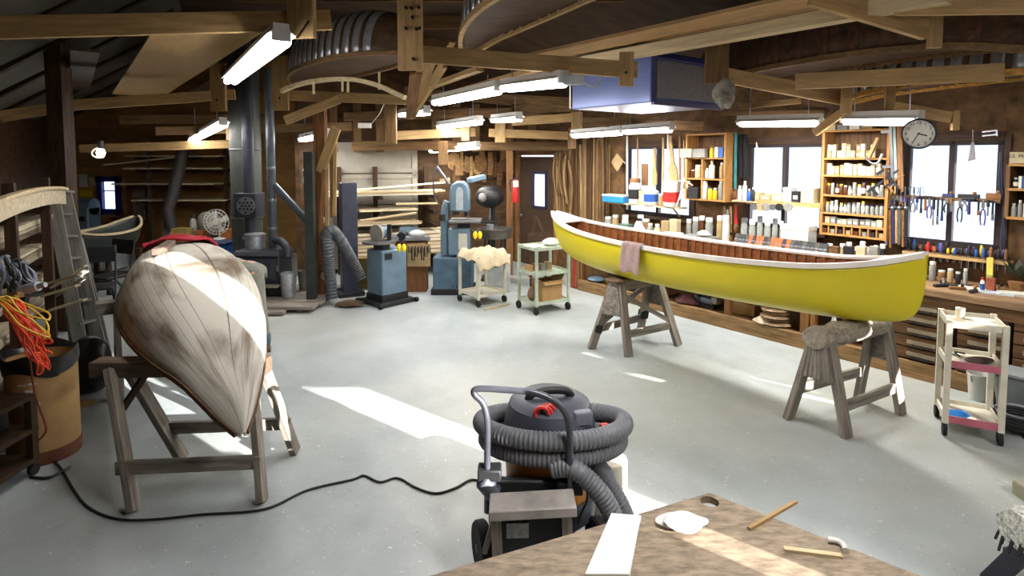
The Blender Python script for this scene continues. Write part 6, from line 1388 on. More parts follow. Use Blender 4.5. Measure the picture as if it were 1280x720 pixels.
a, b = bs(573, 292, BY-.17), bs(584, 312, BY-.17); MB().box(((a.x+b.x)/2, BY-.16, (a.z+b.z)/2), (b.x-a.x, .01, a.z-b.z)).build('paper_notice', PAPER, t)
col_ = [bs(556, 318, BY+.02), bs(556, 290, BY+.02), bs(557, 262, BY+.02), bs(560, 252, BY+.02)]
MB().tube(smooth(col_, 5), .07, 12).build('column', BLUEGREY, t)
rings = []; hc = bs(575, 246); 
hous = [(-.155, -.23), (.16, -.23), (.16, .1), (.13, .2), (.06, .25), (-.05, .25), (-.13, .2), (-.155, .1)]
MB().prism(hous, hc+V((0, -.14, 0)), V((1, 0, 0)), UP, V((0, .28, 0))).build('wheel_housing', BLUEGREY, t, bev=.03)
MB().prism([(-.05, -.2), (.06, -.2), (.06, .1), (.03, .16), (-.02, .16), (-.05, .1)], hc+V((0, -.155, 0)), V((1, 0, 0)), UP, V((0, .02, 0))).build('housing_panel', mat('light_grey_panel', (176, 184, 190), .4), t)
MB().beam(bs(585, 226, BY+.05), bs(606, 221, BY+.2), .12, .09).build('top_arm', BLUEGREY, t, bev=.02)
a, b = bs(563, 275), bs(602, 275); MB().box(((a.x+b.x)/2, BY-.05, a.z), (b.x-a.x, .5, .035)).build('table', STEEL, t, bev=.004); MB().beam(bs(580, 274), bs(580, 284), .2, .2).build('trunnion', DKMETAL, t)
MB().beam(bs(585, 262), bs(585, 275), .01, .02).build('blade', STEEL, t); MB().cyl(bs(583, 258), bs(583, 270), .03, 10).build('blade_guide', BLACKP, t); MB().box(bs(570, 264), (.1, .18, .1)).build('guide_block', BLACKP, t)
MB().cyl(bs(553, 268, BY-.1), bs(553, 276, BY-.1), .05, 14).build('switch_box', BLACKP, t)
# air hose and arm over the bandsaw
MB().cyl(bs(588, 288, BY), at(597, 288, 8.56), .008, 6).build('hook', STEEL, t)
t = thing('hanging_cable_arm', 'dark arm and drooping cable on the wall left of the bandsaw top', 'cable arm', at(545, 215, 9.4)); MB().cyl(at(546, 208, 9.75), at(562, 230, 9.75), .025, 8).build('arm', STEEL, t); MB().tube(smooth([at(546, 207, 9.6), at(542, 222, 9.5), at(543, 245, 9.5), at(549, 256, 9.4)], 6), .012, 6).build('cable', DKMETAL, t); MB().beam(at(550, 226, 9.85), at(562, 224, 9.85), .06, .06).build('wooden_block', BOARD, t)
# round pan on a stand and dark grinder
PY = 9.64; c = at(619, 300, PY); t = thing('slurry_pan', 'round dark metal pan on splayed legs between the bandsaw and the door', 'pan stand', (c.x, PY, 0))
zr_ = at(619, 285, PY).z; MB().lathe([(.2, zr_-.17), (.27, zr_-.16), (.29, zr_), (.3, zr_), (.3, zr_-.02), (.27, zr_-.02), (.25, zr_-.14), (.001, zr_-.14)], (c.x, PY, 0), 28).build('pan', mat('dull_pan', (96, 92, 84), .5, .5), t)
for k in range(4): a = k*PI/2+.6; MB().cyl((c.x+math.cos(a)*.2, PY+math.sin(a)*.2, zr_-.16), (c.x+math.cos(a)*.2, PY+math.sin(a)*.12, 0), .018, 8).build('leg', DKMETAL, t)
t = thing('drill_press', 'black drill press head in the shadow right of the bandsaw', 'drill press', (at(612, 250, 10.1).x, 10.1, 0)); q = at(612, 246, 10.1)
MB().ell(q, (.26, .2, .2)).build('head', BLACKP, t); MB().cyl((q.x+.05, 10.2, .04), (q.x+.05, 10.2, q.z), .045, 12).build('column', DKMETAL, t); MB().box((q.x+.05, 10.2, .02), (.4, .4, .04)).build('base', DKMETAL, t); MB().cyl(q-UP*.15, q-UP*.4, .03, 10).build('spindle', STEEL, t); MB().ell(at(603, 247, 9.9), (.07, .08, .08)).build('motor', GREYBOX, t); MB().box(at(612, 277, 10.0), (.3, .3, .03)).build('table', DKMETAL, t)
bucket(V((c.x-.08, PY, zr_-.138)), .06, .2, SILVER, 'small shiny cup in the round dark pan', False, 'cup')
# fire extinguisher by the door
q = W(dx0-.14, .12, 0); q0 = at(644, 255, 10.5); c = at(644.5, 253, 10.4); t = thing('fire_extinguisher', 'red fire extinguisher with a white tag beside the brown door', 'fire extinguisher', c)
MB().lathe([(.055, 0), (.06, .02), (.06, .34), (.03, .39), (.02, .42)], c, 16).build('cylinder', REDP, t); MB().beam(c+V((-.03, 0, .43)), c+V((.06, 0, .46)), .03, .03).build('handle', BLACKP, t); MB().box(c+V((0, -.065, .34)), (.1, .005, .12)).build('tag', PAPER, t); MB().tube(smooth([c+V((-.02, 0, .42)), c+V((-.1, 0, .38)), c+V((-.09, 0, .2))], 5), .012, 7).build('hose', BLACKP, t)
t = thing('door_post', 'brown timber post left of the brown door', 'post', (at(638, 300, 10.6).x, 10.6, 0), kind='structure'); MB().beam((at(637, 300, 10.6).x, 10.6, 0), (at(637, 300, 10.6).x, 10.6, 3.0), .12, .12, V((0, 1, 0))).build('post', OAK, t)
# templates hung along the back wall
shapes = [[(-.1, -.2), (.1, -.2), (.08, .15), (-.06, .2)], [(-.13, -.17), (.0, -.24), (.13, -.17), (.16, .0), (.12, .15), (0, .2), (-.13, .14), (-.16, 0)], [(-.06, -.3), (.05, -.3), (.09, .0), (.05, .25), (-.05, .25)], [(-.14, -.1), (.12, -.2), (.14, .1), (-.1, .2)], [(-.04, -.3), (.04, -.3), (.03, .28), (-.03, .28)]]
tone = [wood('template_a', (150, 110, 68)), wood('template_b', (196, 162, 108)), wood('template_c', (112, 80, 50)), wood('template_d', (170, 134, 88))]
for i in range(26):
    px = 566+i*2.9; y = 205+R.uniform(-9, 13); q = back_pt(px, y); dn_ = V((C0-C1).normalized()); nb = V((dn_.y, -dn_.x, 0))
    sc = .62+.3*R.random(); sh = shapes[1] if i in (10,) else shapes[R.randrange(5)]; o = q+nb*(.05+.03*(i % 4))
    MB().prism([(x*sc, z*sc) for x, z in sh], o, dn_, UP, nb*.015).build('template', tone[1 if i == 10 else R.randrange(4)], None, ('pale round template on the back wall above the bandsaw' if i == 10 else 'wooden template on the back wall above the bandsaw, %s from the left' % ORD[i]), 'template', None if i == 10 else 'templates on the back wall')
# lumber stack before the overhead door
dB = (C0-C1).normalized(); nB = V((dB.y, -dB.x, 0)); LR = math.atan2(dB.y, dB.x)
def bw(px, py, off): p = back_pt(px, py); r = ray(px, py); o = V((0, 0, H)); t_ = (C0+nB*off-o).dot(nB)/r.dot(nB); return o+r*t_
t = thing('lumber_rack', 'timber rack of long pale boards before the overhead door', 'rack', bw(480, 330, .5).xy.to_3d())
for x in (425, 470, 533): p = bw(x, 300, .18); MB().beam((p.x, p.y, 0), (p.x, p.y, 2.0), .08, .08, nB).build('upright', DARKW, t)
ARMZ = []
for y in (316, 279, 262, 243): 
    z = bw(480, y, .5).z; ARMZ.append(z)
    for x in (425, 470, 533): p = bw(x, 300, .18); MB().beam((p.x, p.y, z-.04), V((p.x, p.y, z-.04))+nB*.75, .06, .06).build('arm', DARKW, t)
WB = [wood('clear_board_a', (226, 210, 176), var=.12), wood('clear_board_b', (206, 184, 142), var=.15), wood('clear_board_c', (238, 228, 204), var=.1), wood('clear_board_d', (178, 146, 104), var=.2)]
for k, (n, lay, x0, x1) in enumerate(((3, 12, 436, 556), (4, 2, 440, 520), (3, 1, 446, 516), (3, 2, 414, 548))):
    lift = 0
    for l_ in range(lay):
        for i in range(n):
            off = .26+.62*(i+.5)/n; p, q = bw(x0+R.uniform(-8, 8), 290, off), bw(x1+R.uniform(-10, 8), 290, off); p.z = q.z = ARMZ[k]+lift+.017
            MB().beam(p, q, .62/n*.92, .03).build('board', WB[R.randrange(4)], None, 'long pale board before the overhead door, %s shelf, %s layer up' % (ORD[k], ORD[l_]), 'board', 'pale boards on the back rack, %s shelf' % ORD[k])
        lift += .034
for i, (x0, y0, x1, y1) in enumerate(((412, 240, 556, 228), (495, 255, 546, 254), (450, 276, 520, 266))): MB().beam(bw(x0, y0, 1.02+.08*i), bw(x1, y1, 1.02+.08*i), .09, .028).build('board', WB[2 if i == 0 else 1], None, ['long white board sloping across the overhead door', 'short pale board on the middle arms of the back rack', 'thin board sloping over the pale lumber stack'][i], 'board')
# ---- carts
def cart(label, M, w, d, zs, posts, m, cast=.045, lip=.045, edge=None, pw=.035):
    t = thing('utility_cart', label, 'cart', M.to_translation(), M.to_euler().z)
    for z in zs:
        MB(M).box((0, 0, z), (w, d, .012)).build('shelf', m, t)
        mb = MB(M)
        for s in (-1, 1): mb.box((s*w/2, 0, z+lip/2-.012), (.012, d, lip)); mb.box((0, s*d/2, z+lip/2-.012), (w, .012, lip))
        mb.build('shelf_lip', m, t)
        if edge and z < zs[-1]-.01: MB(M).box((0, -d/2-.009, z+lip/2-.012), (w, .008, lip*1.1)).build('front_edge', edge, t)
    for sx_ in (-1, 1):
        for sy in (-1, 1):
            x, y = sx_*(w/2-.004), sy*(d/2-.004)
            MB(M).box((x, y, (2*cast+zs[-1]+lip)/2), (pw, pw, zs[-1]+lip-2*cast-.01)).build('post', m, t)
            cs = MB(M).cyl((x, y, 2*cast), (x, y, cast*1.2), .014, 8).build('caster', DKMETAL, t); MB(M).cyl((x-.014, y+.012, cast), (x+.014, y+.012, cast), cast, 14).build('wheel', RUBBER, cs)
    return t
ca_, cb_, cc_ = V((.345, 7.85, 0)), V((.08, 8.22, 0)), V((.83, 8.15, 0))
cd_ = cb_+cc_-ca_; ctr = (cb_+cc_)/2; ex_ = (cc_-ca_); rz1 = math.atan2(ex_.y, ex_.x); M1 = frame(ctr, rz1); w1, dd1 = ex_.length, (cb_-ca_).length
cart('pale green metal cart with three shelves before the brown door', M1, w1*.98, dd1, (.14, .55, .90), 4, GREENC, .055)
t = thing('carton', 'open cardboard carton on the bottom shelf of the pale green cart', 'box', M1 @ V((.04, 0, .15)), rz1); Mx = M1 @ Matrix.Translation((.05, -.01, .15))
for (x, y, w, d) in ((-.17, 0, .008, .26), (.17, 0, .008, .26), (0, -.13, .34, .008), (0, .13, .34, .008)): MB(Mx).box((x, y, .14), (w, d, .28)).build('side', CARD, t)
MB(Mx).box((0, 0, .004), (.34, .26, .008)).build('bottom', CARD, t); MB(Mx).beam((-.17, 0, .28), (-.25, 0, .33), .26, .006).build('flap', CARD, t); MB(Mx).beam((0, -.13, .28), (0, -.2, .24), .34, .006).build('flap', CARD, t); MB(Mx).beam((.17, 0, .28), (.22, 0, .36), .26, .006).build('flap', CARD, t)
heap('white rag heap on the right of the pale green cart top', M1 @ V((.14, .02, .907)), .13, .1, .11, WHC, 'rag', 'rag'); heap('pale rag at the left corner of the pale green cart top', M1 @ V((-.19, -.02, .907)), .13, .09, .045, mat('pale_rag', (200, 198, 190), .9), 'rag', 'rag')
for i in range(4): MB().box(M1 @ V((-.2+.11*i, .08, .60)), (.08, .1, .09+.03*(i % 2)), rz1).build('supply_box', [CARD, OAK, GREYBOX, IVORY2][i], None, 'small box on the middle shelf of the pale green cart, %s from the left' % ORD[i], 'box', 'boxes on the pale green cart')
heap('brown bundle at the left end of the cart bottom', M1 @ V((-.21, 0, .15)), .06, .1, .2, mat('brown_bundle', (110, 84, 60), .9), 'bundle', 'bundle')
f = [fl(573, 377), fl(600, 384), fl(633, 377)]; ex_ = f[2]-f[1]; rz2 = math.atan2(ex_.y, ex_.x); ctr = (f[0]+f[2])/2; M2 = frame(ctr, rz2)
cart('cream cart with a folded tarp draped over its top beside the bandsaw', M2, ex_.length, (f[0]-f[1]).length, (.15, .70), 4, CREAM, .05)
TARP = mat('tan_tarp', (186, 170, 140), .95, var=.12, scale=8, bump=.3); rows = []; w2 = ex_.length; d2 = (f[0]-f[1]).length
for j in range(14):
    r = []
    for i in range(16):
        x = -w2*.62+w2*1.2*i/15; y = -d2*.72+d2*1.25*j/13; z = .752+.025*(1+math.sin(i*1.15+j*.8))+.018*math.sin(j*1.7-i*.4)
        over = max(0, -x-w2*.5)*1.0+max(0, -y-d2*.5)*1.3; z -= over*1.5
        if over > 0: z = min(z, .75-over)
        r.append(M2 @ V((x*(1 if x > -w2*.52 else .99), y, z)))
    rows.append(r)
MB().loft(rows, closed=False).build('tarp', TARP, None, 'crumpled tan tarp draped over the cream cart', 'tarp', sol=.012, sub=1, recalc=False)
a, b = at(607, 320, 9.25), at(638, 370, 9.25); t = thing('filing_cabinet', 'pale grey cabinet with a green label behind the cream cart', 'cabinet', ((a.x+b.x)/2, 9.3, 0)); MB().box(((a.x+b.x)/2, 9.32, a.z/2), (b.x-a.x, .3, a.z)).build('body', mat('pale_cabinet', (186, 190, 186), .5), t, bev=.006); MB().box(((a.x+b.x)/2-.07, 9.163, a.z-.16), (.15, .006, .09)).build('green_label', mat('green_label', (120, 140, 112), .6), t); MB().box(((a.x+b.x)/2, 9.16, a.z*.45), (b.x-a.x-.05, .01, a.z*.5)).build('door', MATS['pale_cabinet'], t)
MB().beam(fl(605, 388)+UP*.012, fl(636, 381)+UP*.012, .03, .02).build('batten', BOARD, None, 'pale batten lying on the floor under the cream cart', 'batten')
# near cart by the workbench
M3 = frame(fl(1180, 545), -.5) @ Matrix.Translation((.175, .2, 0)); PINK = mat('faded_pink_edge', (176, 96, 112), .6)
cart('tall cream cart with faded pink shelf edges beside the drawers', M3, .35, .38, (.13, .57, .88), 4, CREAM, .05, .05, PINK, .04)
heap('blue crumpled cloth on the bottom shelf of the tall cream cart', M3 @ V((-.08, -.1, .137)), .09, .07, .045, mat('blue_cloth', (36, 120, 196), .9), 'cloth', 'cloth')
t = thing('brown_brush', 'dark brown leather scrap on the middle shelf of the tall cream cart', 'leather scrap', M3 @ V((.06, -.05, .577))); MB().ell(M3 @ V((.05, -.04, .598)), (.12, .06, .022), 14, 8, Matrix.Rotation(.1, 3, 'Z')).build('scrap', mat('dark_leather', (84, 62, 56), .7), t); MB().tube(smooth([M3 @ V((-.06, .02, .59)), M3 @ V((-.09, .06, .61)), M3 @ V((-.02, .08, .6))], 5), .006, 6).build('strap', DKMETAL, t)
t = thing('cup', 'small white cup on top of the tall cream cart', 'cup', M3 @ V((-.06, .1, .887))); MB(M3 @ Matrix.Translation((-.06, .1, .887))).lathe([(.028, 0), (.034, .08), (.03, .08), (.025, .01), (.001, .01)], n=14).build('body', PAPER, t)
for i, (x, y, w, d, m) in enumerate(((.08, .05, .14, .1, PAPER), (-.1, -.08, .1, .14, IVORY), (.06, -.1, .16, .09, WHC))): MB(M3 @ Matrix.Translation((x, y, .89)) @ Matrix.Rotation(.3*i, 4, 'Z')).box((0, 0, .008), (w, d, .014)).build('paper', m, None, 'paper on the top of the tall cream cart, %s of three' % ORD[i], 'paper', 'papers on the tall cream cart')
bucket(fl(1222, 499), .085, .24, WHITEP, 'white bucket on the floor between the tall cream cart and drawers')
t = thing('plastic_tub', 'smoky grey plastic tub standing by the drawers right of the tall cream cart', 'tub', V((4.30, 4.74, 0))); MB(frame((4.30, 4.74, 0), RW)).hexa([(-.14, -.1, 0), (.14, -.1, 0), (.14, .1, 0), (-.14, .1, 0)], [(-.18, -.13, .36), (.18, -.13, .36), (.18, .13, .36), (-.18, .13, .36)]).build('body', mat('smoky_tub', (120, 126, 128), .3), t, bev=.03); MB(frame((4.30, 4.74, 0), RW)).box((0, 0, .37), (.4, .3, .02)).build('lid', mat('smoky_lid', (140, 146, 146), .35), t)
c = fl(1272, 540); t = thing('hose_reel', 'black cable coil on a small caster base at the right edge', 'cable coil', c+UP*0)
for k in range(4): MB().tube([c+V((math.cos(a)*(.17-.008*k), math.sin(a)*(.15-.005*k), .10+.022*k)) for a in [2*PI*i/28 for i in range(28)]], .012, 7, closed=True).build('coil', BLC if k < 3 else mat('grey_wire', (120, 122, 126), .4), t)
MB().cyl(c+UP*.055, c+UP*.09, .15, 20).build('base', BLACKP, t)
for a in (.5, 2.6, 4.4): q = c+V((math.cos(a)*.12, math.sin(a)*.12, .03)); MB().cyl(q-V((.012, 0, 0)), q+V((.012, 0, 0)), .03, 12).build('caster', RUBBER, t)
# =====================================================================  WORK TABLE, VACUUM, RIGHT STAND, PERSON
TZ_ = .75; E = atz(887, 616, TZ_); Lf = atz(560, 713, TZ_); Rt = atz(1110, 704, TZ_)
A1 = E+(Lf-E)*1.35; B1 = E+(Rt-E)*1.7; C_ = A1+B1-E
hole = atz(887, 627, TZ_); hr = .038
def holed(mb, poly, c, r, z0, z1, n=32):
    """a plate with a round hole: the outline is walked from the hole's centre"""
    angs = sorted([2*PI*i/n for i in range(n)]+[math.atan2(p.y-c.y, p.x-c.x) % (2*PI) for p in poly]); out = []; inn = []
    for a in angs:
        d = V((math.cos(a), math.sin(a), 0)); best = 1e9
        for i in range(len(poly)):
            p, q = poly[i], poly[(i+1) % len(poly)]; e = q-p; den = d.x*e.y-d.y*e.x
            if abs(den) < 1e-9: continue
            w = p-c; t_ = (w.x*e.y-w.y*e.x)/den; s_ = (w.x*d.y-w.y*d.x)/den
            if t_ > 0 and -1e-6 <= s_ <= 1+1e-6: best = min(best, t_)
        out.append(c+d*best); inn.append(c+d*r)
    k = len(angs); Z = lambda p, z: V((p.x, p.y, z)); vs = [Z(p, z1) for p in out]+[Z(p, z1) for p in inn]+[Z(p, z0) for p in out]+[Z(p, z0) for p in inn]; fs = []
    for i in range(k):
        j = (i+1) % k; fs += [(i, j, k+j, k+i), (2*k+j, 2*k+i, 3*k+i, 3*k+j), (i, 2*k+i, 2*k+j, j), (k+j, 3*k+j, 3*k+i, k+i)]
    return mb.add(vs, fs)
t = thing('work_table', 'scarred plywood work table with a round hole near its far corner', 'table', (A1+B1)/2-UP*TZ_)
PLY = wood('scarred_plywood', (144, 128, 108), var=.34, grain=3, scale=14)
holed(MB(), [E, A1, C_, B1], hole, hr, TZ_-.03, TZ_).build('table_top', PLY, t, ang=30)
for u, v in ((.08, .08), (.92, .08), (.92, .92), (.08, .92)):
    p = E+(A1-E)*u+(B1-E)*v; MB().box((p.x, p.y, (TZ_-.03)/2), (.08, .08, TZ_-.03), .4).build('leg', LUMB, t)
for a, b in (((.08, .08), (.92, .08)), ((.08, .08), (.08, .92)), ((.92, .08), (.92, .92)), ((.08, .92), (.92, .92))):
    p, q = [E+(A1-E)*u+(B1-E)*v for u, v in (a, b)]; p.z = q.z = TZ_-.09; MB().beam(p, q, .03, .1).build('apron', LUMB, t)
w = [atz(731, 724, TZ_+.004), atz(787, 724, TZ_+.004), atz(801, 650, TZ_+.004), atz(764, 647, TZ_+.004)]
MB().hexa(w, [p+UP*.02 for p in w]).build('white_board', mat('white_laminate', (234, 236, 230), .4, var=.03), None, 'smooth white board lying over the edge of the plywood table', 'board', bev=.002)
heap('torn piece of white filter cloth on the plywood table', atz(853, 658, TZ_)+UP*.002, .10, .065, .035, WHC, 'filter_cloth', 'cloth', 1, .28)
MB().beam(atz(936, 663, TZ_)+UP*.007, atz(995, 629, TZ_)+UP*.007, .014, .012).build('wood_stick', LUMB, None, 'thin wooden stick lying across the table edge', 'stick')
MB().tube(smooth([atz(1034, 678, TZ_)+UP*.012, atz(1046, 680, TZ_)+UP*.012, atz(1054, 685, TZ_)+UP*.012, atz(1057, 692, TZ_)+UP*.012], 5), .011, 10).build('plastic_elbow', WHITEP, None, 'small bent white pipe at the right edge of the plywood table', 'pipe')
MB().beam(atz(980, 688, TZ_)+UP*.006, atz(1052, 697, TZ_)+UP*.006, .02, .01).build('wood_strip', BOARD, None, 'thin wood strip near the bent white pipe on the table', 'strip')
# ---- shop vacuum on its cart
vc = V((.21, 3.16, 0)); t = thing('shop_vacuum', 'large shop vacuum on a wheeled cart with fat grey hose wrapped round it', 'vacuum cleaner', vc)
GREYV = mat('dark_grey_vacuum', (72, 76, 88), .45, var=.12); HOSEV = mat('vacuum_hose', (112, 114, 120), .5, var=.1); VR = mat('vacuum_red', (206, 50, 40), .45); AMBT = mat('amber_tank', (196, 128, 30), .35, var=.2); STEELH = mat('grey_tube', (96, 98, 108), .35, .6)
vp = lambda x, y, dD=0.: at(x, y, 3.16+dD)
MB().lathe([(.20, .16), (.235, .2), (.245, .45), (.25, .56), (.24, .6), (.001, .6)], vc, 32).build('tank', AMBT, t)
MB().lathe([(.20, .20), (.26, .22), (.262, .32), (.25, .34)], vc, 32).build('lower_band', GREYV, t)
hd = MB().lathe([(.26, .58), (.27, .62), (.258, .70), (.245, .76), (.225, .825), (.17, .86), (.001, .865)], vc, 32).build('motor_head', GREYV, t)
MB().lathe([(.262, .585), (.275, .60), (.275, .63), (.262, .645)], vc, 32).build('head_rim', BLACKP, hd)
MB().tube(smooth([vc+V((-.13, -.05, .83)), vc+V((-.10, -.05, .885)), vc+V((.0, -.03, .90)), vc+V((.10, -.01, .885)), vc+V((.13, .0, .83))], 6), .022, 10).build('carry_handle', BLACKP, hd)
MB().box(vp(728, 522, -.16), (.10, .05, .075), .25).build('switch_panel', mat('grey_panel', (120, 124, 134), .5), hd, bev=.008)
for k in range(6): a = -.3-.22*k; MB().box(vc+V((math.cos(a)*.215, math.sin(a)*.215, .72)), (.05, .015, .05), a+PI/2).build('vent_rib', BLACKP, hd)
q = vp(676, 517, -.2); MB().tube([q+V((math.cos(a)*.04+.004*i/3, -.01+.0015*i, math.sin(a)*.035)) for i, a in enumerate([2*PI*k/12 for k in range(40)])], .010, 6).build('red_cord_coil', VR, t)
for x, y in ((692, 523), (700, 524), (755, 534)): MB().box(vp(x, y, -.16), (.045, .03, .04), .2).build('red_latch', VR, t, bev=.006)
def wrap(z0, rx, ry, ph, turns, tail=None):
    pts = []
    n = int(26*turns)
    for i in range(n+1):
        a = ph+2*PI*i/26; pts.append(vc+V((.02+math.cos(a)*rx, math.sin(a)*ry, z0-.05*math.sin(a)+.008*math.cos(2*a))))
    return pts+(tail or [])
HP = [(.71, .40, .30, 0), (.60, .385, .31, .3)]
mb = MB(); ribbed(mb, wrap(.70, .40, .30, -.2, 1.02), .049, 14, .017, .11); mb.build('hose', HOSEV, t)
mb = MB(); ribbed(mb, wrap(.605, .37, .285, 2.2, .98, [vp(742, 580, -.12), vp(760, 605, -.1), vp(775, 630, -.08), vp(790, 668, -.05), vp(800, 700, 0)]), .049, 14, .017, .11); mb.build('hose', HOSEV, t)
mb = MB(); ribbed(mb, [vp(690, 585, -.30), vp(714, 585, -.33), vp(735, 600, -.36), vp(754, 622, -.38), vp(768, 650, -.38), vp(776, 690, -.36)], .049, 14, .017, .11); mb.build('hose', HOSEV, t)
# cart: frame, handle, wheels, box
hl = [vp(609, 640, -.30), vp(609, 570, -.32), vp(609, 528, -.33), vp(604, 505, -.33), vp(593, 493, -.33), vp(597, 486, -.33), vp(630, 487, -.34), vp(668, 491, -.35), vp(694, 502, -.36), vp(708, 520, -.36), vp(712, 545, -.36), vp(713, 610, -.34)]
MB().tube(smooth(hl, 5), .0165, 10).build('cart_handle', STEELH, t)
a, b = vp(609, 588, -.30), vp(716, 612, -.32)
MB().box(vp(612, 590, -.30), (.12, .09, .06)).build('handle_bracket', BLACKP, t, bev=.008); MB().box(vp(712, 606, -.30), (.13, .09, .07)).build('handle_bracket', BLACKP, t, bev=.008)
MB().cyl(vp(612, 604, -.25), vp(716, 606, -.25), .035, 12).build('cross_bar', GREYV, t)
MB().hexa([vp(612, 690, -.34), vp(716, 686, -.34), vp(720, 680, .06), vp(622, 682, .06)], [vp(608, 598, -.30), vp(716, 600, -.30), vp(716, 596, .0), vp(618, 596, .0)]).build('cart_body', BLACKP, t, bev=.02)
MB().beam(vp(612, 634, -.44), vp(719, 628, -.44), .16, .05).build('dusty_plank', mat('dusty_silver_plank', (172, 166, 160), .6, .1, var=.25), t, bev=.006)
for x, y0, y1 in ((620, 640, 700), (708, 636, 690)): MB().beam(vp(x, y0, -.44), vp(x+2, y1, -.44), .05, .04, V((0, 1, 0))).build('plank_leg', GREYW, t)
MB().beam(vp(619, 642, -.46), vp(606, 690, -.40), .025, .025, V((0, 1, 0))).build('strut', GREYW, t)
MB().box(vp(647, 663, -.42), (.11, .008, .075), .05).build('rating_label', mat('faded_label', (178, 180, 178), .6, var=.3, scale=40), t)
MB().box(vp(665, 668, -.38), (.40, .06, .22)).build('tool_box', BLACKP, t, bev=.015)
wc = V((-.155, 2.92, .135)); ax_ = V((.95, .3, 0)).normalized()
ring = []
Mw = Matrix((V((-ax_.y, ax_.x, 0)), UP, ax_)).transposed()
wt = MB().lathe([(.09, -.03), (.125, -.032), (.135, -.02), (.135, .02), (.125, .032), (.09, .03)], wc, 32, Mw).build('wheel', RUBBER, t)
MB().lathe([(.092, -.012), (.03, -.02), (.022, -.035), (.001, -.035)], wc, 24, Mw).build('hub', mat('brown_grey_hub', (92, 84, 76), .6), wt)
for k in range(5): a = 2*PI*k/5; d = Mw @ V((math.cos(a), math.sin(a), 0)); MB().beam(wc-ax_*.022+d*.025, wc-ax_*.02+d*.092, .018, .012, ax_).build('spoke', BLACKP, wt)
wc2 = V((.47, 2.95, .135)); wt = MB().lathe([(.09, -.03), (.125, -.032), (.135, -.02), (.135, .02), (.125, .032), (.09, .03)], wc2, 32, Mw).build('wheel', RUBBER, t); MB().lathe([(.092, .012), (.03, .02), (.022, .035), (.001, .035)], wc2, 24, Mw).build('hub', MATS['brown_grey_hub'], wt)
for x in (-.12, .42): q = V((x, 3.42, .04)); MB().cyl(q-V((.015, 0, 0)), q+V((.015, 0, 0)), .04, 14).build('caster', RUBBER, t)
MB().lathe([(.03, 0), (.045, .0), (.045, .09), (.035, .1), (.03, .09)], vp(618, 617, -.32), 14, Matrix.Rotation(-.7, 3, 'Y')).build('inlet_port', GREYV, t)
MB().tube(smooth([vp(733, 600, -.2), vp(734, 625, -.22), vp(727, 640, -.24), vp(722, 655, -.24)], 6), .007, 6).build('loose_wire', BLC, t)
c = V((.57, 3.40, 0)); MB().lathe([(.12, .0), (.13, .02), (.13, .36), (.12, .37), (.001, .37)], c, 24).build('cream_bucket', CREAM, None, 'cream bucket standing behind the hose end of the vacuum', 'bucket')
# ---- padded stand and tan box at the right edge
t = thing('sawhorse', 'dark sawhorse with a fuzzy carpeted top at the right edge', 'sawhorse', (2.68, 2.62, 0))
p, q = V((2.33, 2.56, .47)), V((3.36, 2.75, .51)); x = (q-p).normalized(); y = V((-x.y, x.x, 0)); rings = []
for i in range(14):
    k = i/13; c = p.lerp(q, k); r = .085*(1+.08*math.sin(i*2.3)); rings.append([c+y*math.cos(a)*r*(1.1+.06*math.sin(a*7+i))+UP*math.sin(a)*r*(1+.06*math.sin(a*6+i*2)) for a in [2*PI*j/22 for j in range(22)]])
MB().loft(rings).build('carpet_padding', mat('fuzzy_carpet', (196, 196, 186), 1, var=.5, scale=60, bump=.8), t)
for k in (.18, .92):
    c = p.lerp(q, k)
    for s in (-1, 1): MB().beam(c-UP*.06+y*.03*s, V((c.x, c.y, 0))+y*.26*s, .08, .045, x).build('leg', mat('dark_navy_leg', (38, 36, 52), .6), t)
for s in (-1, 1): u, v = p.lerp(q, .18), p.lerp(q, .92); u.z = v.z = .2; MB().beam(u+y*.19*s, v+y*.19*s, .025, .06).build('rail', MATS['dark_navy_leg'], t)
for k in range(9): c = p+x*.0+V((R.uniform(-.02, .02), 0, 0))+y*(-.08+.02*k)-UP*.05; MB().cyl(c, c-UP*R.uniform(.03, .07)-x*.02, .006, 5).build('fringe', RUBBER, t)
c = at(1299, 626, 3.5); t = thing('tan_box', 'tan framed panel box at the right edge above the fuzzy sawhorse', 'box', (c.x+.16, 3.5, 0)); MB().box((c.x+.2, 3.5, c.z), (.5, .3, .13)).build('panel', mat('tan_panel', (150, 146, 124), .6), t, bev=.015)
mb = MB()
for z in (-.065, .065): mb.box((c.x+.2, 3.345, c.z+z), (.5, .02, .014))
mb.box((c.x-.045, 3.345, c.z), (.014, .02, .13)); mb.build('trim', BLACKP, t); MB().box((c.x+.2, 3.5, (c.z-.065)/2), (.12, .2, c.z-.065)).build('pedestal', DKMETAL, t)
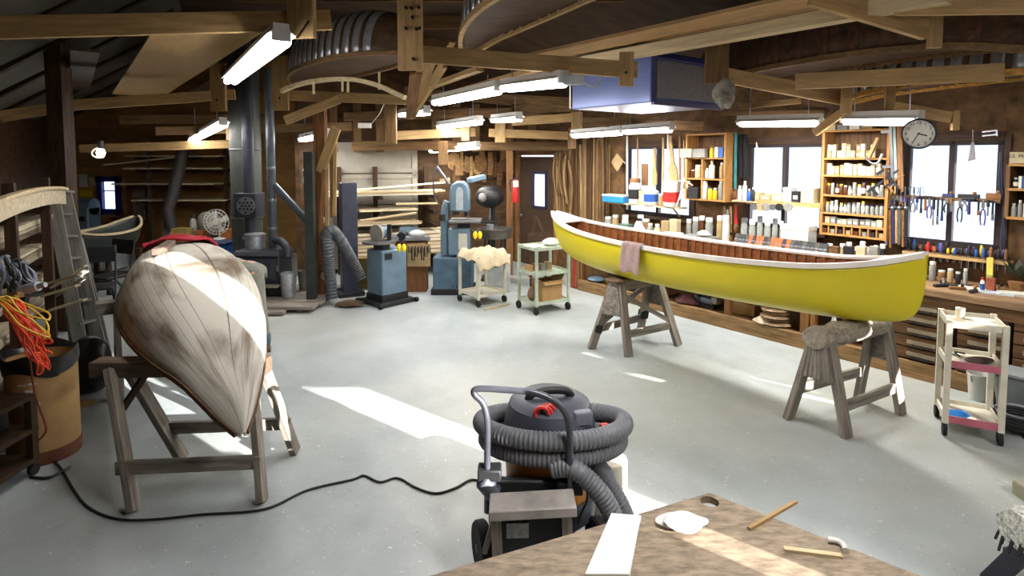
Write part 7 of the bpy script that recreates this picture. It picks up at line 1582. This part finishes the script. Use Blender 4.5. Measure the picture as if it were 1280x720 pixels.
# ---- person bending over behind the stripped canoe
SKIN = mat('skin', (196, 148, 120), .55, var=.06); TROU = mat('grey_green_trousers', (122, 124, 114), .9, var=.16, scale=10, bump=.25); JEAN = mat('blue_jeans', (66, 92, 112), .9, var=.15, scale=12); SHIRT = mat('grey_shirt', (150, 152, 142), .9, var=.12, scale=8); BOOT = mat('brown_boots', (98, 78, 60), .7, var=.2); HAIR = mat('grey_brown_hair', (92, 80, 66), .8)
def skin_mesh(name, verts, edges, radii, m, parent, root=0, sub=2):
    inv = MATS_ROOT[parent.name].inverted(); me = bpy.data.meshes.new(name); me.from_pydata([inv @ V(v) for v in verts], edges, []); o = bpy.data.objects.new(name, me); COL.objects.link(o); o.parent = parent
    md = o.modifiers.new('skin', 'SKIN'); md.use_smooth_shade = True
    for i, r in enumerate(radii): me.skin_vertices[0].data[i].radius = r if isinstance(r, tuple) else (r, r); me.skin_vertices[0].data[i].use_root = (i == root)
    s = o.modifiers.new('sub', 'SUBSURF'); s.levels = s.render_levels = sub; me.materials.append(m); MATS_ROOT[name] = MATS_ROOT[parent.name]; return o
PX = lambda px, py, D: at(px, py, D)
ft = fl(327, 440); BX, BYp = ft.x, ft.y
t = thing('person', 'person in grey green trousers and brown boots bending over behind the stripped canoe', 'person', (BX-.1, BYp, 0))
hipR, hipL = V((BX-.04, BYp-.05, .90)), V((BX-.10, BYp+.17, .90)); pel = V((BX-.06, BYp+.05, .95))
kneR, kneL = V((BX+.0, BYp-.05, .49)), V((BX-.22, BYp+.22, .49)); ankR, ankL = V((BX+.03, BYp-.01, .09)), V((BX-.22, BYp+.26, .09))
spine = [pel, V((BX-.26, BYp+.07, .95)), V((BX-.46, BYp+.09, .90)), V((BX-.62, BYp+.10, .85))]; neck = V((BX-.72, BYp+.10, .80)); head = V((BX-.84, BYp+.10, .75))
shR, shL = V((BX-.60, BYp-.08, .84)), V((BX-.60, BYp+.29, .84)); elR, elL = V((BX-.68, BYp-.14, .56)), V((BX-.68, BYp+.36, .56)); wrR, wrL = V((BX-.84, BYp-.10, .42)), V((BX-.84, BYp+.30, .42))
verts = [pel]+spine[1:]+[neck, head, shR, elR, wrR, shL, elL, wrL, hipR, kneR, ankR, hipL, kneL, ankL]
edges = [(0, 1), (1, 2), (2, 3), (3, 4), (4, 5), (3, 6), (6, 7), (7, 8), (3, 9), (9, 10), (10, 11), (0, 12), (12, 13), (13, 14), (0, 15), (15, 16), (16, 17)]
rad = [.10, .09, .10, .11, .05, .085, .06, .042, .03, .06, .042, .03, .085, .058, .04, .085, .058, .04]
# hands: a palm and five bent fingers each
for wr, s in ((8, -1), (11, 1)):
    o = verts[wr]; pv = len(verts); verts.append(o+V((-.06, 0, -.04))); edges.append((wr, pv)); rad.append((.036, .018))
    for k in range(4):
        b = verts[pv]+V((-.025, .026*(k-1.5), -.02)); L = [.030, .036, .034, .026][k]; i0 = len(verts); verts += [b, b+V((-L, 0, -L*.6)), b+V((-L*1.2, 0, -L*1.7))]; edges += [(pv, i0), (i0, i0+1), (i0+1, i0+2)]; rad += [.0095, .009, .008]
    i0 = len(verts); b = o+V((-.03, -s*.035, -.03)); verts += [b, b+V((-.025, -s*.022, -.02)), b+V((-.045, -s*.015, -.04))]; edges += [(pv, i0), (i0, i0+1), (i0+1, i0+2)]; rad += [.011, .010, .009]
skin_mesh('body', verts, edges, rad, SKIN, t)
skin_mesh('trousers', [pel+V((0, 0, .0)), spine[1]+V((.0, 0, -.01)), hipR, kneR, ankR+UP*.05, hipL, kneL, ankL+UP*.05], [(0, 1), (0, 2), (2, 3), (3, 4), (0, 5), (5, 6), (6, 7)], [.155, .15, .115, .095, .085, .115, .095, .085], TROU, t)
skin_mesh('shirt', [pel.lerp(spine[1], .5)+UP*.005, spine[2], spine[3], shR, elR, elR.lerp(wrR, .8), shL, elL, elL.lerp(wrL, .8)], [(0, 1), (1, 2), (2, 3), (3, 4), (4, 5), (2, 6), (6, 7), (7, 8)], [.158, .15, .14, .075, .056, .046, .075, .056, .046], SHIRT, t)
for an in (ankR, ankL):
    MB().lathe([(.066, .13), (.075, .10), (.078, .17), (.07, .22)], V((an.x, an.y, 0)), 16).build('jeans_cuff', JEAN, t)
    rings = []
    for xx, w, hgt in ((.085, .035, .07), (.05, .048, .12), (0, .052, .145), (-.05, .052, .125), (-.10, .056, .085), (-.15, .055, .065), (-.185, .035, .045)):
        rings.append([V((an.x+xx*.8, an.y+xx*.25, 0))+V((-.25*math.cos(a)*w, math.cos(a)*w, hgt/2+math.sin(a)*hgt/2)) for a in [2*PI*j/14 for j in range(14)]])
    bt = MB().loft(rings).build('boot', BOOT, t); 
    MB().loft([[p*1+V((0, 0, 0)) if False else V((p.x, p.y, min(p.z, .018))) for p in r] for r in rings]).build('sole', BLACKP, bt)
hx_ = V((-.94, 0, -.34)).normalized(); Mh = Matrix((V((0, 1, 0)), hx_.cross(V((0, 1, 0))), hx_)).transposed()
MB().ell(head-hx_*.01+UP*.025, (.088, .088, .108), 16, 10, Mh).build('hair', HAIR, t)
dn = V((.34*-1, 0, -.94)).normalized(); MB().ell(head+V((-.0, 0, -.088)), (.014, .016, .026), 8, 6).build('nose', SKIN, t)
for s in (-1, 1): MB().ell(head+V((.0, s*.085, -.01)), (.03, .012, .02), 8, 6).build('ear', SKIN, t); MB().ell(head+V((-.02, s*.032, -.078)), (.012, .012, .008), 8, 6).build('eye', WHITEP, t)
MB().ell(head+V((.035, 0, -.082)), (.008, .024, .007), 8, 6).build('mouth', mat('lips', (160, 96, 86), .6), t)
